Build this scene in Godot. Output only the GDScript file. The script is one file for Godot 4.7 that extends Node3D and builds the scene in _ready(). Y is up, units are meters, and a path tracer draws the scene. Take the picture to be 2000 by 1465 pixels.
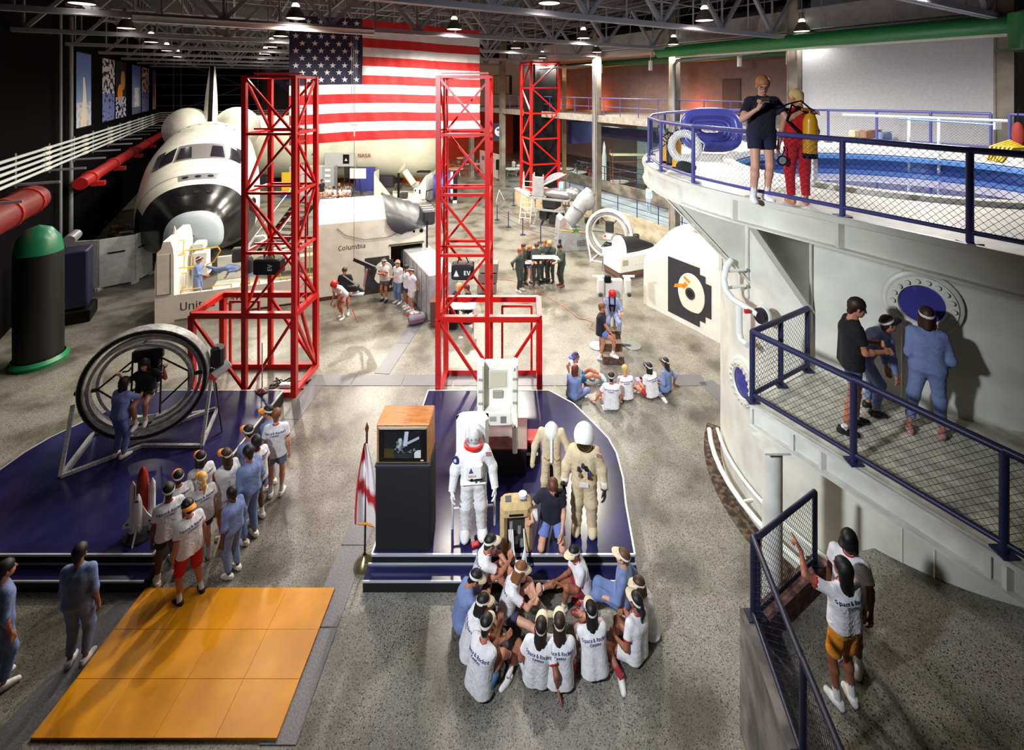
extends Node3D
# The hall is laid out in metres. F, CX, YH and EYE describe the view camera (level, lens shifted down), so that a
# pixel of the 2000x1465 photograph plus the height of the plane it lies on gives a place in the hall.
const F := 940.0
const CX := 1030.0
const YH := 174.0
const EYE := 8.2
const U := Vector3(-0.518, 0, -0.855)   # along the hall, away from the camera
const V := Vector3(0.855, 0, -0.518)    # across the hall, towards the columns
const UP := Vector3.UP
var taken := {}
var mats := {}
var unit_box: ArrayMesh
var unit_cyl: ArrayMesh
var unit_cyl8: ArrayMesh
var noise_tex := {}

func fl(x: float, y: float, h := 0.0) -> Vector3:
	var d := F * (EYE - h) / (y - YH)
	return Vector3((x - CX) * d / F, h, -d)
func at(x: float, y: float, d: float) -> Vector3:
	return Vector3((x - CX) * d / F, EYE - (y - YH) * d / F, -d)
func uv(u: float, v: float, y := 0.0) -> Vector3:
	return U * u + V * v + Vector3(0, y, 0)
func ang(dir: Vector3) -> float:          # yaw that turns +Z towards dir
	return atan2(dir.x, dir.z)

class MB:
	var v := PackedVector3Array()
	var n := PackedVector3Array()
	var t := PackedVector2Array()
	var c := PackedColorArray()
	var i := PackedInt32Array()
	func vert(p: Vector3, nn: Vector3, uvv := Vector2.ZERO) -> int:
		v.append(p); n.append(nn); t.append(uvv)
		return v.size() - 1
	func tri(a: Vector3, b: Vector3, cc: Vector3) -> void:
		var nn := (cc - a).cross(b - a).normalized()
		var k := v.size()
		v.append(a); v.append(b); v.append(cc)
		n.append(nn); n.append(nn); n.append(nn)
		t.append(Vector2.ZERO); t.append(Vector2.ZERO); t.append(Vector2.ZERO)
		i.append(k); i.append(k + 1); i.append(k + 2)
	func quad(a: Vector3, b: Vector3, cc: Vector3, d: Vector3) -> void:   # with uv 0..1
		var nn := (cc - a).cross(b - a).normalized()
		if nn == Vector3.ZERO: nn = (d - a).cross(cc - a).normalized()
		var k := v.size()
		for p in [a, b, cc, d]:
			v.append(p); n.append(nn)
		t.append(Vector2(0, 1)); t.append(Vector2(0, 0)); t.append(Vector2(1, 0)); t.append(Vector2(1, 1))
		for q in [0, 1, 2, 0, 2, 3]: i.append(k + q)
	func box(ctr: Vector3, s: Vector3, b := Basis.IDENTITY) -> void:
		var h := s * 0.5
		for ax in 3:
			for sg in [-1.0, 1.0]:
				var nx := Vector3.ZERO; nx[ax] = sg
				var e1 := Vector3.ZERO; e1[(ax + 1) % 3] = h[(ax + 1) % 3]
				var e2 := Vector3.ZERO; e2[(ax + 2) % 3] = h[(ax + 2) % 3]
				if sg < 0: e1 = -e1
				var o := Vector3(nx.x * h.x, nx.y * h.y, nx.z * h.z)
				quad(ctr + b * (o - e1 - e2), ctr + b * (o - e1 + e2), ctr + b * (o + e1 + e2), ctr + b * (o + e1 - e2))
	func bar(a: Vector3, b: Vector3, w: float, h: float) -> void:
		var z := (b - a).normalized()
		var up := Vector3.UP if absf(z.y) < 0.95 else Vector3.BACK
		var x := up.cross(z).normalized()
		box((a + b) * 0.5, Vector3(w, h, a.distance_to(b)), Basis(x, z.cross(x), z))
	func loft(rings: Array, closed := true, cap := true) -> void:        # smooth along and across
		var m: int = rings[0].size()
		var base := v.size()
		var seg := m if closed else m - 1
		for r in rings.size():
			for k in m:
				v.append(rings[r][k]); n.append(Vector3.ZERO)
				t.append(Vector2(float(k) / seg, float(r) / maxf(1.0, rings.size() - 1)))
		for r in rings.size() - 1:
			for k in seg:
				var a := base + r * m + k
				var b := base + r * m + (k + 1) % m
				var cc := a + m
				var d := b + m
				_acc(a, cc, b); _acc(b, cc, d)
		for q in range(base, v.size()): n[q] = n[q].normalized()
		if cap and closed:
			for e in [0, rings.size() - 1]:
				var ctr := Vector3.ZERO
				for p in rings[e]: ctr += p
				ctr /= m
				for k in m:
					if e == 0: tri(ctr, rings[e][k], rings[e][(k + 1) % m])
					else: tri(ctr, rings[e][(k + 1) % m], rings[e][k])
	func _acc(a: int, b: int, cc: int) -> void:
		var nn := (v[cc] - v[a]).cross(v[b] - v[a])
		n[a] += nn; n[b] += nn; n[cc] += nn
		i.append(a); i.append(b); i.append(cc)
	func tube(path: Array, r, sides := 8, closed := false, cap := true) -> void:   # r: number or array
		var rings := []
		var pn := path.size()
		var x := Vector3.ZERO
		for k in pn:
			var p: Vector3 = path[k]
			var z: Vector3
			if closed: z = (path[(k + 1) % pn] - path[(k + pn - 1) % pn]).normalized()
			elif k == 0: z = (path[1] - p).normalized()
			elif k == pn - 1: z = (p - path[k - 1]).normalized()
			else: z = ((path[k + 1] - p).normalized() + (p - path[k - 1]).normalized()).normalized()
			if x == Vector3.ZERO: x = (Vector3.UP if absf(z.y) < 0.9 else Vector3.RIGHT).cross(z).normalized()
			x = (x - z * x.dot(z)).normalized()
			var y := z.cross(x)
			var rr: float = r[k] if r is Array else r
			var ring := PackedVector3Array()
			for s in sides:
				var a := TAU * s / sides
				ring.append(p + x * (cos(a) * rr) + y * (sin(a) * rr))
			rings.append(ring)
		if closed: rings.append(rings[0])
		loft(rings, true, cap and not closed)
	func lathe(prof: Array, seg := 24, xf := Transform3D.IDENTITY, a0 := 0.0, a1 := TAU) -> void:   # prof: Vector2(r, y); crisp where the profile turns
		var part := [prof[0]]
		for k in range(1, prof.size()):
			part.append(prof[k])
			var last := k == prof.size() - 1
			var crisp := false
			if not last:
				var e: Vector2 = (prof[k] - prof[k - 1]).normalized()
				var g: Vector2 = (prof[k + 1] - prof[k]).normalized()
				crisp = e.dot(g) < 0.8
			if last or crisp:
				var rings := []
				for q in part:
					var ring := PackedVector3Array()
					var full := is_equal_approx(a1 - a0, TAU)
					for s in (seg if full else seg + 1):
						var a := a0 + (a1 - a0) * s / seg
						ring.append(xf * Vector3(cos(a) * q.x, q.y, sin(a) * q.x))
					rings.append(ring)
				loft(rings, is_equal_approx(a1 - a0, TAU), false)
				part = [prof[k]]
	func prism(poly: PackedVector2Array, h0: float, h1: float, xf := Transform3D.IDENTITY) -> void:   # polygon in x,z raised from h0 to h1
		var idx := Geometry2D.triangulate_polygon(poly)
		for k in range(0, idx.size(), 3):
			var a := poly[idx[k]]; var b := poly[idx[k + 1]]; var cc := poly[idx[k + 2]]
			var up := (b - a).cross(cc - a) > 0
			if not up:
				var s := b; b = cc; cc = s
			tri(xf * Vector3(a.x, h1, a.y), xf * Vector3(b.x, h1, b.y), xf * Vector3(cc.x, h1, cc.y))
			tri(xf * Vector3(a.x, h0, a.y), xf * Vector3(cc.x, h0, cc.y), xf * Vector3(b.x, h0, b.y))
		var ccw := Geometry2D.is_polygon_clockwise(poly)
		for k in poly.size():
			var a := poly[k]; var b := poly[(k + 1) % poly.size()]
			if ccw:
				var s := a; a = b; b = s
			quad(xf * Vector3(a.x, h0, a.y), xf * Vector3(b.x, h0, b.y), xf * Vector3(b.x, h1, b.y), xf * Vector3(a.x, h1, a.y))
	func rbox(ctr: Vector3, s: Vector3, r: float, b := Basis.IDENTITY) -> void:    # box with chamfered upright and level edges
		var h := s * 0.5
		var rings := []
		for lv in [[-h.y, h.x - r, h.z - r], [-h.y + r, h.x, h.z], [h.y - r, h.x, h.z], [h.y, h.x - r, h.z - r]]:
			var ring := PackedVector3Array()
			for q in [[1, 1, 0], [1, 1, 1], [-1, 1, 1], [-1, 1, 0], [-1, -1, 0], [-1, -1, 1], [1, -1, 1], [1, -1, 0]]:
				var px: float = q[0] * (lv[1] - (r if q[2] == 1 else 0.0))
				var pz: float = q[1] * (lv[2] - (0.0 if q[2] == 1 else r))
				ring.append(ctr + b * Vector3(px, lv[0], pz))
			rings.append(ring)
		for k in 3:
			for q in 8: quad(rings[k][q], rings[k + 1][q], rings[k + 1][(q + 1) % 8], rings[k][(q + 1) % 8])
		for q in range(1, 7):
			tri(rings[3][0], rings[3][q], rings[3][q + 1]); tri(rings[0][0], rings[0][q + 1], rings[0][q])
	func ball(ctr: Vector3, r: Vector3, seg := 16, rows := 10, y0 := -1.0, y1 := 1.0, b := Basis.IDENTITY) -> void:
		var rings := []
		var f0 := asin(y0); var f1 := asin(y1)
		for k in rows + 1:
			var f := f0 + (f1 - f0) * k / rows
			var ring := PackedVector3Array()
			for s in seg:
				var a := TAU * s / seg
				ring.append(ctr + b * Vector3(cos(a) * cos(f) * r.x, sin(f) * r.y, sin(a) * cos(f) * r.z))
			rings.append(ring)
		loft(rings, true, false)
	func mesh() -> ArrayMesh:
		var a := []
		a.resize(Mesh.ARRAY_MAX)
		a[Mesh.ARRAY_VERTEX] = v; a[Mesh.ARRAY_NORMAL] = n; a[Mesh.ARRAY_TEX_UV] = t; a[Mesh.ARRAY_INDEX] = i
		if c.size() == v.size() and c.size() > 0: a[Mesh.ARRAY_COLOR] = c
		var m := ArrayMesh.new()
		m.add_surface_from_arrays(Mesh.PRIMITIVE_TRIANGLES, a)
		return m

# ---- nodes
func numbered(called: String) -> String:
	var k: int = taken.get(called, -1) + 1
	taken[called] = k
	return called if k == 0 else "%s_%03d" % [called, k]
func thing(called: String, label: String, category: String, pos := Vector3.ZERO, yaw := 0.0, group := "") -> Node3D:
	var o := Node3D.new()
	o.name = numbered(called)
	add_child(o)
	o.position = pos
	o.rotation.y = yaw
	o.set_meta("label", label); o.set_meta("category", category)
	if group != "": o.set_meta("group", group)
	return o
func struct(called: String, m: Mesh, mt: Material) -> MeshInstance3D:
	var o := MeshInstance3D.new()
	o.name = numbered(called); o.mesh = m; o.material_override = mt
	o.set_meta("kind", "structure")
	add_child(o)
	return o
func part(parent: Node, called: String, m, mt: Material, xf := Transform3D.IDENTITY, kind := "", label := "") -> MeshInstance3D:
	var o := MeshInstance3D.new()
	o.name = called
	o.mesh = m.mesh() if m is MB else m
	o.material_override = mt
	o.transform = xf
	if kind != "": o.set_meta("kind", kind)
	if label != "": o.set_meta("label", label)
	parent.add_child(o, true)
	return o
func copy(src: Node3D, label := "") -> Node3D:
	var o: Node3D = src.duplicate()
	var stem: String = src.name
	var us := stem.rfind("_")
	if us > 0 and stem.substr(us + 1).is_valid_int(): stem = stem.substr(0, us)
	o.name = numbered(stem)
	add_child(o)
	if label != "": o.set_meta("label", label)
	return o
func frame_of(a: Vector3, b: Vector3, w: float, h: float) -> Transform3D:
	var z := b - a
	var l := z.length()
	z /= l
	var up := UP if absf(z.y) < 0.97 else Vector3.BACK
	var x := up.cross(z).normalized()
	return Transform3D(Basis(x * w, z.cross(x) * h, z * l), (a + b) * 0.5)
func bar(parent: Node, called: String, mt: Material, a: Vector3, b: Vector3, w: float, h := -1.0) -> MeshInstance3D:
	return part(parent, called, unit_box, mt, frame_of(a, b, w, w if h < 0 else h))
func rod(parent: Node, called: String, mt: Material, a: Vector3, b: Vector3, r: float, fine := false) -> MeshInstance3D:
	return part(parent, called, unit_cyl if fine else unit_cyl8, mt, frame_of(a, b, r, r))
func bx(parent: Node, called: String, mt: Material, ctr: Vector3, s: Vector3, yaw := 0.0) -> MeshInstance3D:
	return part(parent, called, unit_box, mt, Transform3D(Basis(UP, yaw) * Basis.from_scale(s), ctr))
func rbx(parent: Node, called: String, mt: Material, ctr: Vector3, s: Vector3, r: float, yaw := 0.0) -> MeshInstance3D:
	var m := MB.new()
	m.rbox(Vector3.ZERO, s, r)
	return part(parent, called, m, mt, Transform3D(Basis(UP, yaw), ctr))
func pipe(parent: Node, called: String, mt: Material, path: Array, r: float, sides := 8, closed := false) -> MeshInstance3D:
	var m := MB.new()
	m.tube(path, r, sides, closed)
	return part(parent, called, m, mt)
func lathe(parent: Node, called: String, mt: Material, prof: Array, seg := 24, xf := Transform3D.IDENTITY) -> MeshInstance3D:
	var m := MB.new()
	m.lathe(prof, seg)
	return part(parent, called, m, mt, xf)
func ball(parent: Node, called: String, mt: Material, ctr: Vector3, r: Vector3, seg := 14) -> MeshInstance3D:
	var m := MB.new()
	m.ball(Vector3.ZERO, r, seg, seg / 2 + 2)
	return part(parent, called, m, mt, Transform3D(Basis.IDENTITY, ctr))
func words(parent: Node, text: String, mt: Material, xf: Transform3D, height: float, bold := true, called := "lettering") -> MeshInstance3D:
	return part(parent, called, text_mesh(text, height, bold), mt, xf)
var text_cache := {}
func text_mesh(text: String, height: float, bold := true) -> TextMesh:
	var key := text + str(height) + str(bold)
	if text_cache.has(key): return text_cache[key]
	var f := SystemFont.new()
	f.font_names = PackedStringArray(["Droid Sans"])
	f.font_weight = 700 if bold else 400
	var tm := TextMesh.new()
	tm.font = f; tm.text = text; tm.font_size = 32
	tm.pixel_size = height / 32.0
	tm.depth = 0.0
	tm.curve_step = 3.0
	text_cache[key] = tm
	return tm

# ---- materials (colours are sRGB 0..255)
func rgb(r: float, g: float, b: float, a := 1.0) -> Color:
	return Color(r / 255.0, g / 255.0, b / 255.0, a)
func mat(col: Color, rough := 0.6, metal := 0.0, spec := 0.5) -> StandardMaterial3D:
	var key := "%s %.2f %.2f %.2f" % [col, rough, metal, spec]
	if mats.has(key): return mats[key]
	var m := StandardMaterial3D.new()
	m.albedo_color = col; m.roughness = rough; m.metallic = metal; m.metallic_specular = spec
	mats[key] = m
	return m
func noise(freq: float, octaves := 4, seed_ := 1, ramp: Array = [], size := 512) -> ImageTexture:
	var key := "%s" % [[freq, octaves, seed_, ramp, size]]
	if noise_tex.has(key): return noise_tex[key]
	var fn := FastNoiseLite.new()
	fn.seed = seed_; fn.frequency = freq; fn.fractal_octaves = octaves
	fn.noise_type = FastNoiseLite.TYPE_SIMPLEX_SMOOTH
	var im := fn.get_seamless_image(size, size)
	if ramp.size() > 0:
		var out := Image.create(size, size, false, Image.FORMAT_RGB8)
		var g := Gradient.new()
		g.offsets = PackedFloat32Array(ramp.map(func(q): return q[0]))
		g.colors = PackedColorArray(ramp.map(func(q): return q[1]))
		var lut := []
		for k in 256: lut.append(g.sample(k / 255.0))
		for y in size:
			for x in size: out.set_pixel(x, y, lut[int(im.get_pixel(x, y).r * 255.0)])
		im = out
	var tx := ImageTexture.create_from_image(im)
	noise_tex[key] = tx
	return tx
func grey_ramp(lo: float, hi: float, a := 0.3, b := 0.7) -> Array:
	return [[a, Color(lo, lo, lo)], [b, Color(hi, hi, hi)]]
func rough_mat(col: Color, rough: float, scale: float, lo := 0.85, freq := 0.02, octaves := 4, seed_ := 3, metal := 0.0) -> StandardMaterial3D:   # mottled colour on the thing itself
	var key := "n%s" % [[col, rough, scale, lo, freq, seed_, metal]]
	if mats.has(key): return mats[key]
	var m: StandardMaterial3D = mat(col, rough, metal).duplicate()
	m.albedo_texture = noise(freq, octaves, seed_, grey_ramp(lo, 1.0), 256)
	m.uv1_triplanar = true; m.uv1_world_triplanar = true
	m.uv1_scale = Vector3.ONE * scale
	mats[key] = m
	return m
func glow(col: Color, energy: float) -> StandardMaterial3D:
	var m := StandardMaterial3D.new()
	m.albedo_color = col; m.emission_enabled = true; m.emission = col; m.emission_energy_multiplier = energy
	return m
func make_units() -> void:
	var m := MB.new()
	m.box(Vector3.ZERO, Vector3.ONE)
	unit_box = m.mesh()
	for k in 2:
		m = MB.new()
		m.lathe([Vector2(0, -0.5), Vector2(1, -0.5), Vector2(1, 0.5), Vector2(0, 0.5)], 8 if k == 0 else 18, Transform3D(Basis(Vector3.RIGHT, PI / 2), Vector3.ZERO))
		if k == 0: unit_cyl8 = m.mesh()
		else: unit_cyl = m.mesh()

# ================= the hall
const LAMP_U := [4.5, 10.3, 16.6, 22.5, 28.5, 34.5, 40.5, 46.5]
const LAMP_V := [-3.4, 1.6, 6.9, 12.9, 18.5]
const TRUSS_U := [-1.4, 4.7, 10.8, 16.9, 23.0, 29.1, 35.2, 41.3, 47.4, 53.5]
var blue_paint: Material
var steel_grey: Material
var red_paint: Material
var white_paint: Material
var cream: Material
var black_mat: Material
var concrete: Material

func view_and_light() -> void:
	var cam := Camera3D.new()
	cam.name = "camera"
	cam.projection = Camera3D.PROJECTION_FRUSTUM
	cam.near = 0.1; cam.far = 200.0
	cam.size = 0.1 * 1465.0 / F
	cam.frustum_offset = Vector2(0.1 * (1000.0 - CX) / F, -0.1 * (732.5 - YH) / F)
	add_child(cam)
	cam.position = Vector3(0, EYE, 0)
	cam.current = true
	var we := WorldEnvironment.new()
	we.name = "surroundings"
	var e := Environment.new()
	e.background_mode = Environment.BG_COLOR
	e.background_color = Color(0, 0, 0)
	e.tonemap_mode = Environment.TONE_MAPPER_LINEAR
	e.tonemap_exposure = 1.0
	e.sdfgi_enabled = true; e.ssao_enabled = true; e.ssil_enabled = true
	we.environment = e
	add_child(we)

func lamp_energy(u: float, v: float) -> float:    # not every lamp burns at full strength
	var k := 78.0
	if v < 0: k = 2.5
	elif v < 3.0 and u < 12.0: k = 3.0
	elif v < 3.0: k = 56.0
	elif u > 12.0 and v > 5.0 and v < 14.0: k = 140.0
	elif u < 12.0 and v < 8.0: k = 24.0
	elif u < 12.0 and v > 16.0: k = 9.0
	elif u < 6.0: k = 62.0
	elif u < 12.0: k = 95.0
	return k * 0.6

func lamp_label(u: float, v: float) -> String:
	var row: String = {4.5: "above the pool water", 10.3: "on the truss before the pool deck", 16.6: "on the truss just before the big flag", 22.5: "on the first truss behind the big flag", 28.5: "on the second truss behind the big flag", 34.5: "on the third truss behind the big flag", 40.5: "on the fourth truss behind the big flag", 46.5: "on the fifth truss behind the big flag"}.get(u, "")
	var col: String = {-3.4: "near the poster wall", 1.6: "over the shuttle side", 6.9: "over mid hall", 12.9: "over the open floor", 18.5: "by the columns"}.get(v, "")
	return "bell lamp %s, %s" % [row, col]
func lamps() -> void:
	var shade := mat(rgb(120, 108, 100), 0.35, 0.6)
	var metal := mat(rgb(150, 150, 155), 0.4, 0.7)
	var lens := glow(rgb(255, 238, 222), 5.0)
	var proto: Node3D
	for u in LAMP_U:
		for v in LAMP_V:
			if u < 6.0 and v != 12.9: continue
			if u > 34.0 and v > 2.0: continue
			var p := uv(u, v, 10.4)
			var o: Node3D
			if proto == null:
				proto = thing("bay_lamp", lamp_label(u, v), "lamp", p, 0.0, "bell lamps under the roof")
				o = proto
				lathe(o, "shade", shade, [Vector2(0.28, 0.0), Vector2(0.285, 0.02), Vector2(0.24, 0.14), Vector2(0.13, 0.34), Vector2(0.11, 0.36)], 20)
				lathe(o, "glowing_lens", lens, [Vector2(0.0, 0.012), Vector2(0.268, 0.012)], 20)
				lathe(o, "glowing_collar", lens, [Vector2(0.10, 0.36), Vector2(0.12, 0.40), Vector2(0.085, 0.46), Vector2(0.0, 0.46)], 16)
				rbx(o, "ballast_box", metal, Vector3(0, 0.60, 0), Vector3(0.16, 0.26, 0.16), 0.02)
				rod(o, "hanger", metal, Vector3(0, 0.73, 0), Vector3(0, 1.45, 0), 0.015)
			else:
				o = copy(proto, lamp_label(u, v))
				o.position = p
				for ch in o.get_children():
					if ch is SpotLight3D:
						o.remove_child(ch)
						ch.free()
			var s := SpotLight3D.new()
			s.name = "lamp_beam"
			s.light_color = Color(1.0, 0.965, 0.90) if u > 12.0 else Color(1.0, 0.97, 0.94)
			s.light_energy = lamp_energy(u, v)
			s.light_size = 0.22
			s.spot_range = 80.0; s.spot_attenuation = 2.0
			s.spot_angle = 84.0; s.spot_angle_attenuation = 0.55
			s.shadow_enabled = true
			s.rotation.x = -PI / 2
			s.position = Vector3(0, -0.27, 0)
			o.add_child(s, true)

func strobe() -> void:      # the photographer's flash head clamped under the roof above the camera, out of the frame
	var o := Vector3(-5.0, 9.4, -1.0)
	var t := thing("studio_strobe", "black studio flash head with a silver reflector clamped under the roof", "flash lamp", o)
	rod(t, "hanger_pole", black_mat, Vector3(0, 0.0, 0), Vector3(0, 3.04, 0), 0.03)
	var aim := Vector3(1.5, 3.0, -12.0)
	var z := (o - aim).normalized()
	var x := UP.cross(z).normalized()
	var b := Basis(x, z.cross(x), z)
	lathe(t, "reflector", mat(rgb(200, 200, 204), 0.3, 0.8), [Vector2(0.36, 0.0), Vector2(0.3, 0.12), Vector2(0.1, 0.25)], 24, Transform3D(b * Basis(Vector3.RIGHT, PI / 2), Vector3.ZERO))
	rod(t, "flash_body", black_mat, z * 0.25, z * 0.6, 0.1, true)
	lathe(t, "lamp_glass", glow(rgb(250, 250, 255), 3.0), [Vector2(0.0, 0.03), Vector2(0.33, 0.03)], 24, Transform3D(b * Basis(Vector3.RIGHT, PI / 2), Vector3.ZERO))
	var s := SpotLight3D.new()
	s.name = "flash_light"
	s.light_color = Color(0.95, 0.97, 1.0)
	s.light_energy = 245.0; s.light_size = 0.33
	s.spot_range = 80.0; s.spot_attenuation = 2.0; s.spot_angle = 39.5; s.spot_angle_attenuation = 0.95
	s.shadow_enabled = true
	s.transform = Transform3D(b, -z * 0.05)
	t.add_child(s)

func floor_material() -> StandardMaterial3D:
	var m := StandardMaterial3D.new()
	m.albedo_color = rgb(184, 181, 172)
	m.albedo_texture = speckle()
	m.uv1_triplanar = true; m.uv1_world_triplanar = true; m.uv1_scale = Vector3.ONE * 0.27
	m.detail_enabled = true
	m.detail_blend_mode = BaseMaterial3D.BLEND_MODE_MUL
	m.detail_uv_layer = BaseMaterial3D.DETAIL_UV_2
	m.detail_albedo = noise(0.008, 5, 5, [[0.2, Color(0.66, 0.65, 0.62)], [0.40, Color(0.86, 0.86, 0.84)], [0.65, Color(1, 1, 1)]], 512)
	m.uv2_triplanar = true; m.uv2_world_triplanar = true; m.uv2_scale = Vector3.ONE * 0.14
	m.roughness = 0.34
	m.metallic_specular = 0.5
	return m

func speckle() -> ImageTexture:      # ground concrete: dark and pale stone grains
	var n := 768
	var rng := RandomNumberGenerator.new()
	rng.seed = 404
	var data := PackedByteArray()
	data.resize(n * n * 3)
	for k in n * n:
		var g := int(186 + rng.randf_range(-42, 34))
		data[k * 3] = g; data[k * 3 + 1] = g - 2; data[k * 3 + 2] = g - 6
	for k in 26000:
		var x := rng.randi() % n; var y := rng.randi() % n
		var w := 1 + rng.randi() % 3; var h := 1 + rng.randi() % 3
		var c := rng.randi_range(40, 110) if k % 4 != 0 else rng.randi_range(205, 240)
		for i in w:
			for j in h:
				var q := (((y + j) % n) * n + (x + i) % n) * 3
				data[q] = c; data[q + 1] = c; data[q + 2] = c
	return ImageTexture.create_from_image(Image.create_from_data(n, n, false, Image.FORMAT_RGB8, data))

func slab_uv(u0: float, u1: float, v0: float, v1: float, y0: float, y1: float) -> MB:
	var m := MB.new()
	m.prism(PackedVector2Array([flat2(uv(u0, v0)), flat2(uv(u1, v0)), flat2(uv(u1, v1)), flat2(uv(u0, v1))]), y0, y1)
	return m
func flat2(p: Vector3) -> Vector2:
	return Vector2(p.x, p.z)

func shell() -> void:
	blue_paint = mat(rgb(66, 70, 132), 0.4)
	steel_grey = mat(rgb(122, 122, 132), 0.55)
	red_paint = mat(rgb(190, 22, 20), 0.32)
	white_paint = mat(rgb(228, 228, 222), 0.45)
	cream = rough_mat(rgb(226, 224, 208), 0.5, 0.3, 0.9, 0.02, 5, 8)
	black_mat = mat(rgb(14, 14, 16), 0.7, 0.0, 0.3)
	concrete = rough_mat(rgb(140, 132, 118), 0.85, 0.25, 0.68, 0.02, 5, 4)
	struct("floor", slab_uv(-12, 62, -8, 40, -0.3, 0.0).mesh(), floor_material())
	var dark_wall := mat(rgb(11, 11, 13), 0.9, 0.0, 0.12)
	struct("ceiling", slab_uv(-12, 62, -8, 40, 12.45, 12.7).mesh(), mat(rgb(34, 34, 40), 0.8))
	struct("wall_left", slab_uv(-12, 60, -6.9, -6.6, 0, 12.45).mesh(), dark_wall)
	struct("wall_far", slab_uv(58, 58.4, -6.9, 13.5, 0, 12.45).mesh(), dark_wall)
	struct("wall_behind_viewer", slab_uv(-9.4, -9, -6.9, 40, 0, 12.45).mesh(), dark_wall)
	struct("wall_far_right", slab_uv(58, 58.4, 13.5, 40, 0, 12.45).mesh(), mat(rgb(90, 60, 55), 0.8))
	struct("wall_outer", slab_uv(-9, 58, 36, 36.4, 0, 12.45).mesh(), mat(rgb(150, 150, 150), 0.8))
	# roof steel
	var k := 0
	var n_tr := 0
	for tu in TRUSS_U:
		var t := thing("roof_truss", "grey steel roof truss of chords and diagonals, " + ["above the viewer's place", "above the tank's near end", "before the pool deck lamps", "just before the big flag", "first behind the big flag", "second behind the big flag", "third behind the big flag", "fourth behind the big flag", "fifth behind the big flag", "last one by the far wall"][n_tr], "truss", Vector3.ZERO, 0, "roof trusses")
		n_tr += 1
		var v0 := -6.5; var v1 := 18.9
		for s in [-0.07, 0.07]:
			bar(t, "bottom_chord", steel_grey, uv(tu + s, v0, 10.22), uv(tu + s, v1, 10.22), 0.11, 0.15)
		bar(t, "top_chord", steel_grey, uv(tu, v0, 12.0), uv(tu, v1, 12.0), 0.2, 0.16)
		var vv := -6.2
		while vv < 18.5:
			bar(t, "post", steel_grey, uv(tu, vv, 10.22), uv(tu, vv, 12.0), 0.06)
			if vv + 1.47 < 18.9:
				bar(t, "diagonal", steel_grey, uv(tu, vv, 10.25), uv(tu, vv + 1.47, 12.0), 0.12, 0.12)
				bar(t, "post", steel_grey, uv(tu, vv + 1.47, 10.22), uv(tu, vv + 1.47, 12.0), 0.04)
			if vv - 1.47 > -6.6: bar(t, "diagonal", steel_grey, uv(tu, vv, 10.25), uv(tu, vv - 1.47, 12.0), 0.12, 0.12)
			vv += 2.95
	var jm := mat(rgb(96, 96, 104), 0.5)
	for q in 14:
		var jv := -5.6 + q * 1.85
		var j := thing("roof_joist", "thin grey open-web joist under the dark roof deck", "joist", Vector3.ZERO, 0, "roof joists")
		bar(j, "top_chord", jm, uv(-2, jv, 12.38), uv(57.8, jv, 12.38), 0.09, 0.06)
		bar(j, "bottom_chord", jm, uv(-2, jv, 11.75), uv(57.8, jv, 11.75), 0.08, 0.05)
		var path := []
		for z in 125: path.append(uv(-2 + z * 0.48, jv, 12.36 if z % 2 == 0 else 11.77))
		pipe(j, "web", jm, path, 0.016, 4)
	for q in 9:
		var br := thing("bridging_rod", "thin bright steel bracing rod between roof joists", "rod", Vector3.ZERO, 0, "bracing rods")
		rod(br, "rod", mat(rgb(170, 170, 175), 0.5), uv(12.5 + q * 5.0, -6, 11.72), uv(14.0 + q * 5.0, 18.5, 11.72), 0.025)
	# white crane rail under the second truss
	var rail := thing("crane_rail", "white painted steel rail fixed below a roof truss", "rail")
	bar(rail, "web", white_paint, uv(16.75, -2.4, 10.12), uv(16.75, 4.05, 10.12), 0.05, 0.16)
	bar(rail, "lower_flange", white_paint, uv(16.75, -2.4, 10.05), uv(16.75, 4.05, 10.05), 0.14, 0.03)
	bar(rail, "upper_flange", white_paint, uv(16.75, -2.4, 10.2), uv(16.75, 4.05, 10.2), 0.14, 0.03)
	# columns
	var colm := rough_mat(rgb(140, 132, 120), 0.7, 0.15, 0.75, 0.02, 5, 9)
	var col_at := {4.7: "at the outer end of the grey wall", 10.8: "between the grey wall and the brown balcony wall", 16.9: "behind the raft with a pipe on it", 23.0: "behind the jet trainer with a pipe on it", 35.2: "behind the slender red tower", 41.3: "next to the emblem banner"}
	for u in [4.7, 10.8, 16.9, 23.0, 35.2, 41.3]:
		var c := thing("steel_column", "tall weathered grey column " + col_at[u], "column", uv(u, 18.9), ang(U), "columns along the balcony")
		var hh := 12.4
		for s in [-1.0, 1.0]:
			bx(c, "flange", colm, Vector3(0, hh / 2, s * 0.19), Vector3(0.36, hh, 0.05))
		bx(c, "web", colm, Vector3(0, hh / 2, 0), Vector3(0.08, hh, 0.36))
		bx(c, "casing", colm, Vector3(0, hh / 2, 0), Vector3(0.30, hh, 0.34))
		bx(c, "base_plate", colm, Vector3(0, 0.02, 0), Vector3(0.6, 0.04, 0.6))

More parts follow.
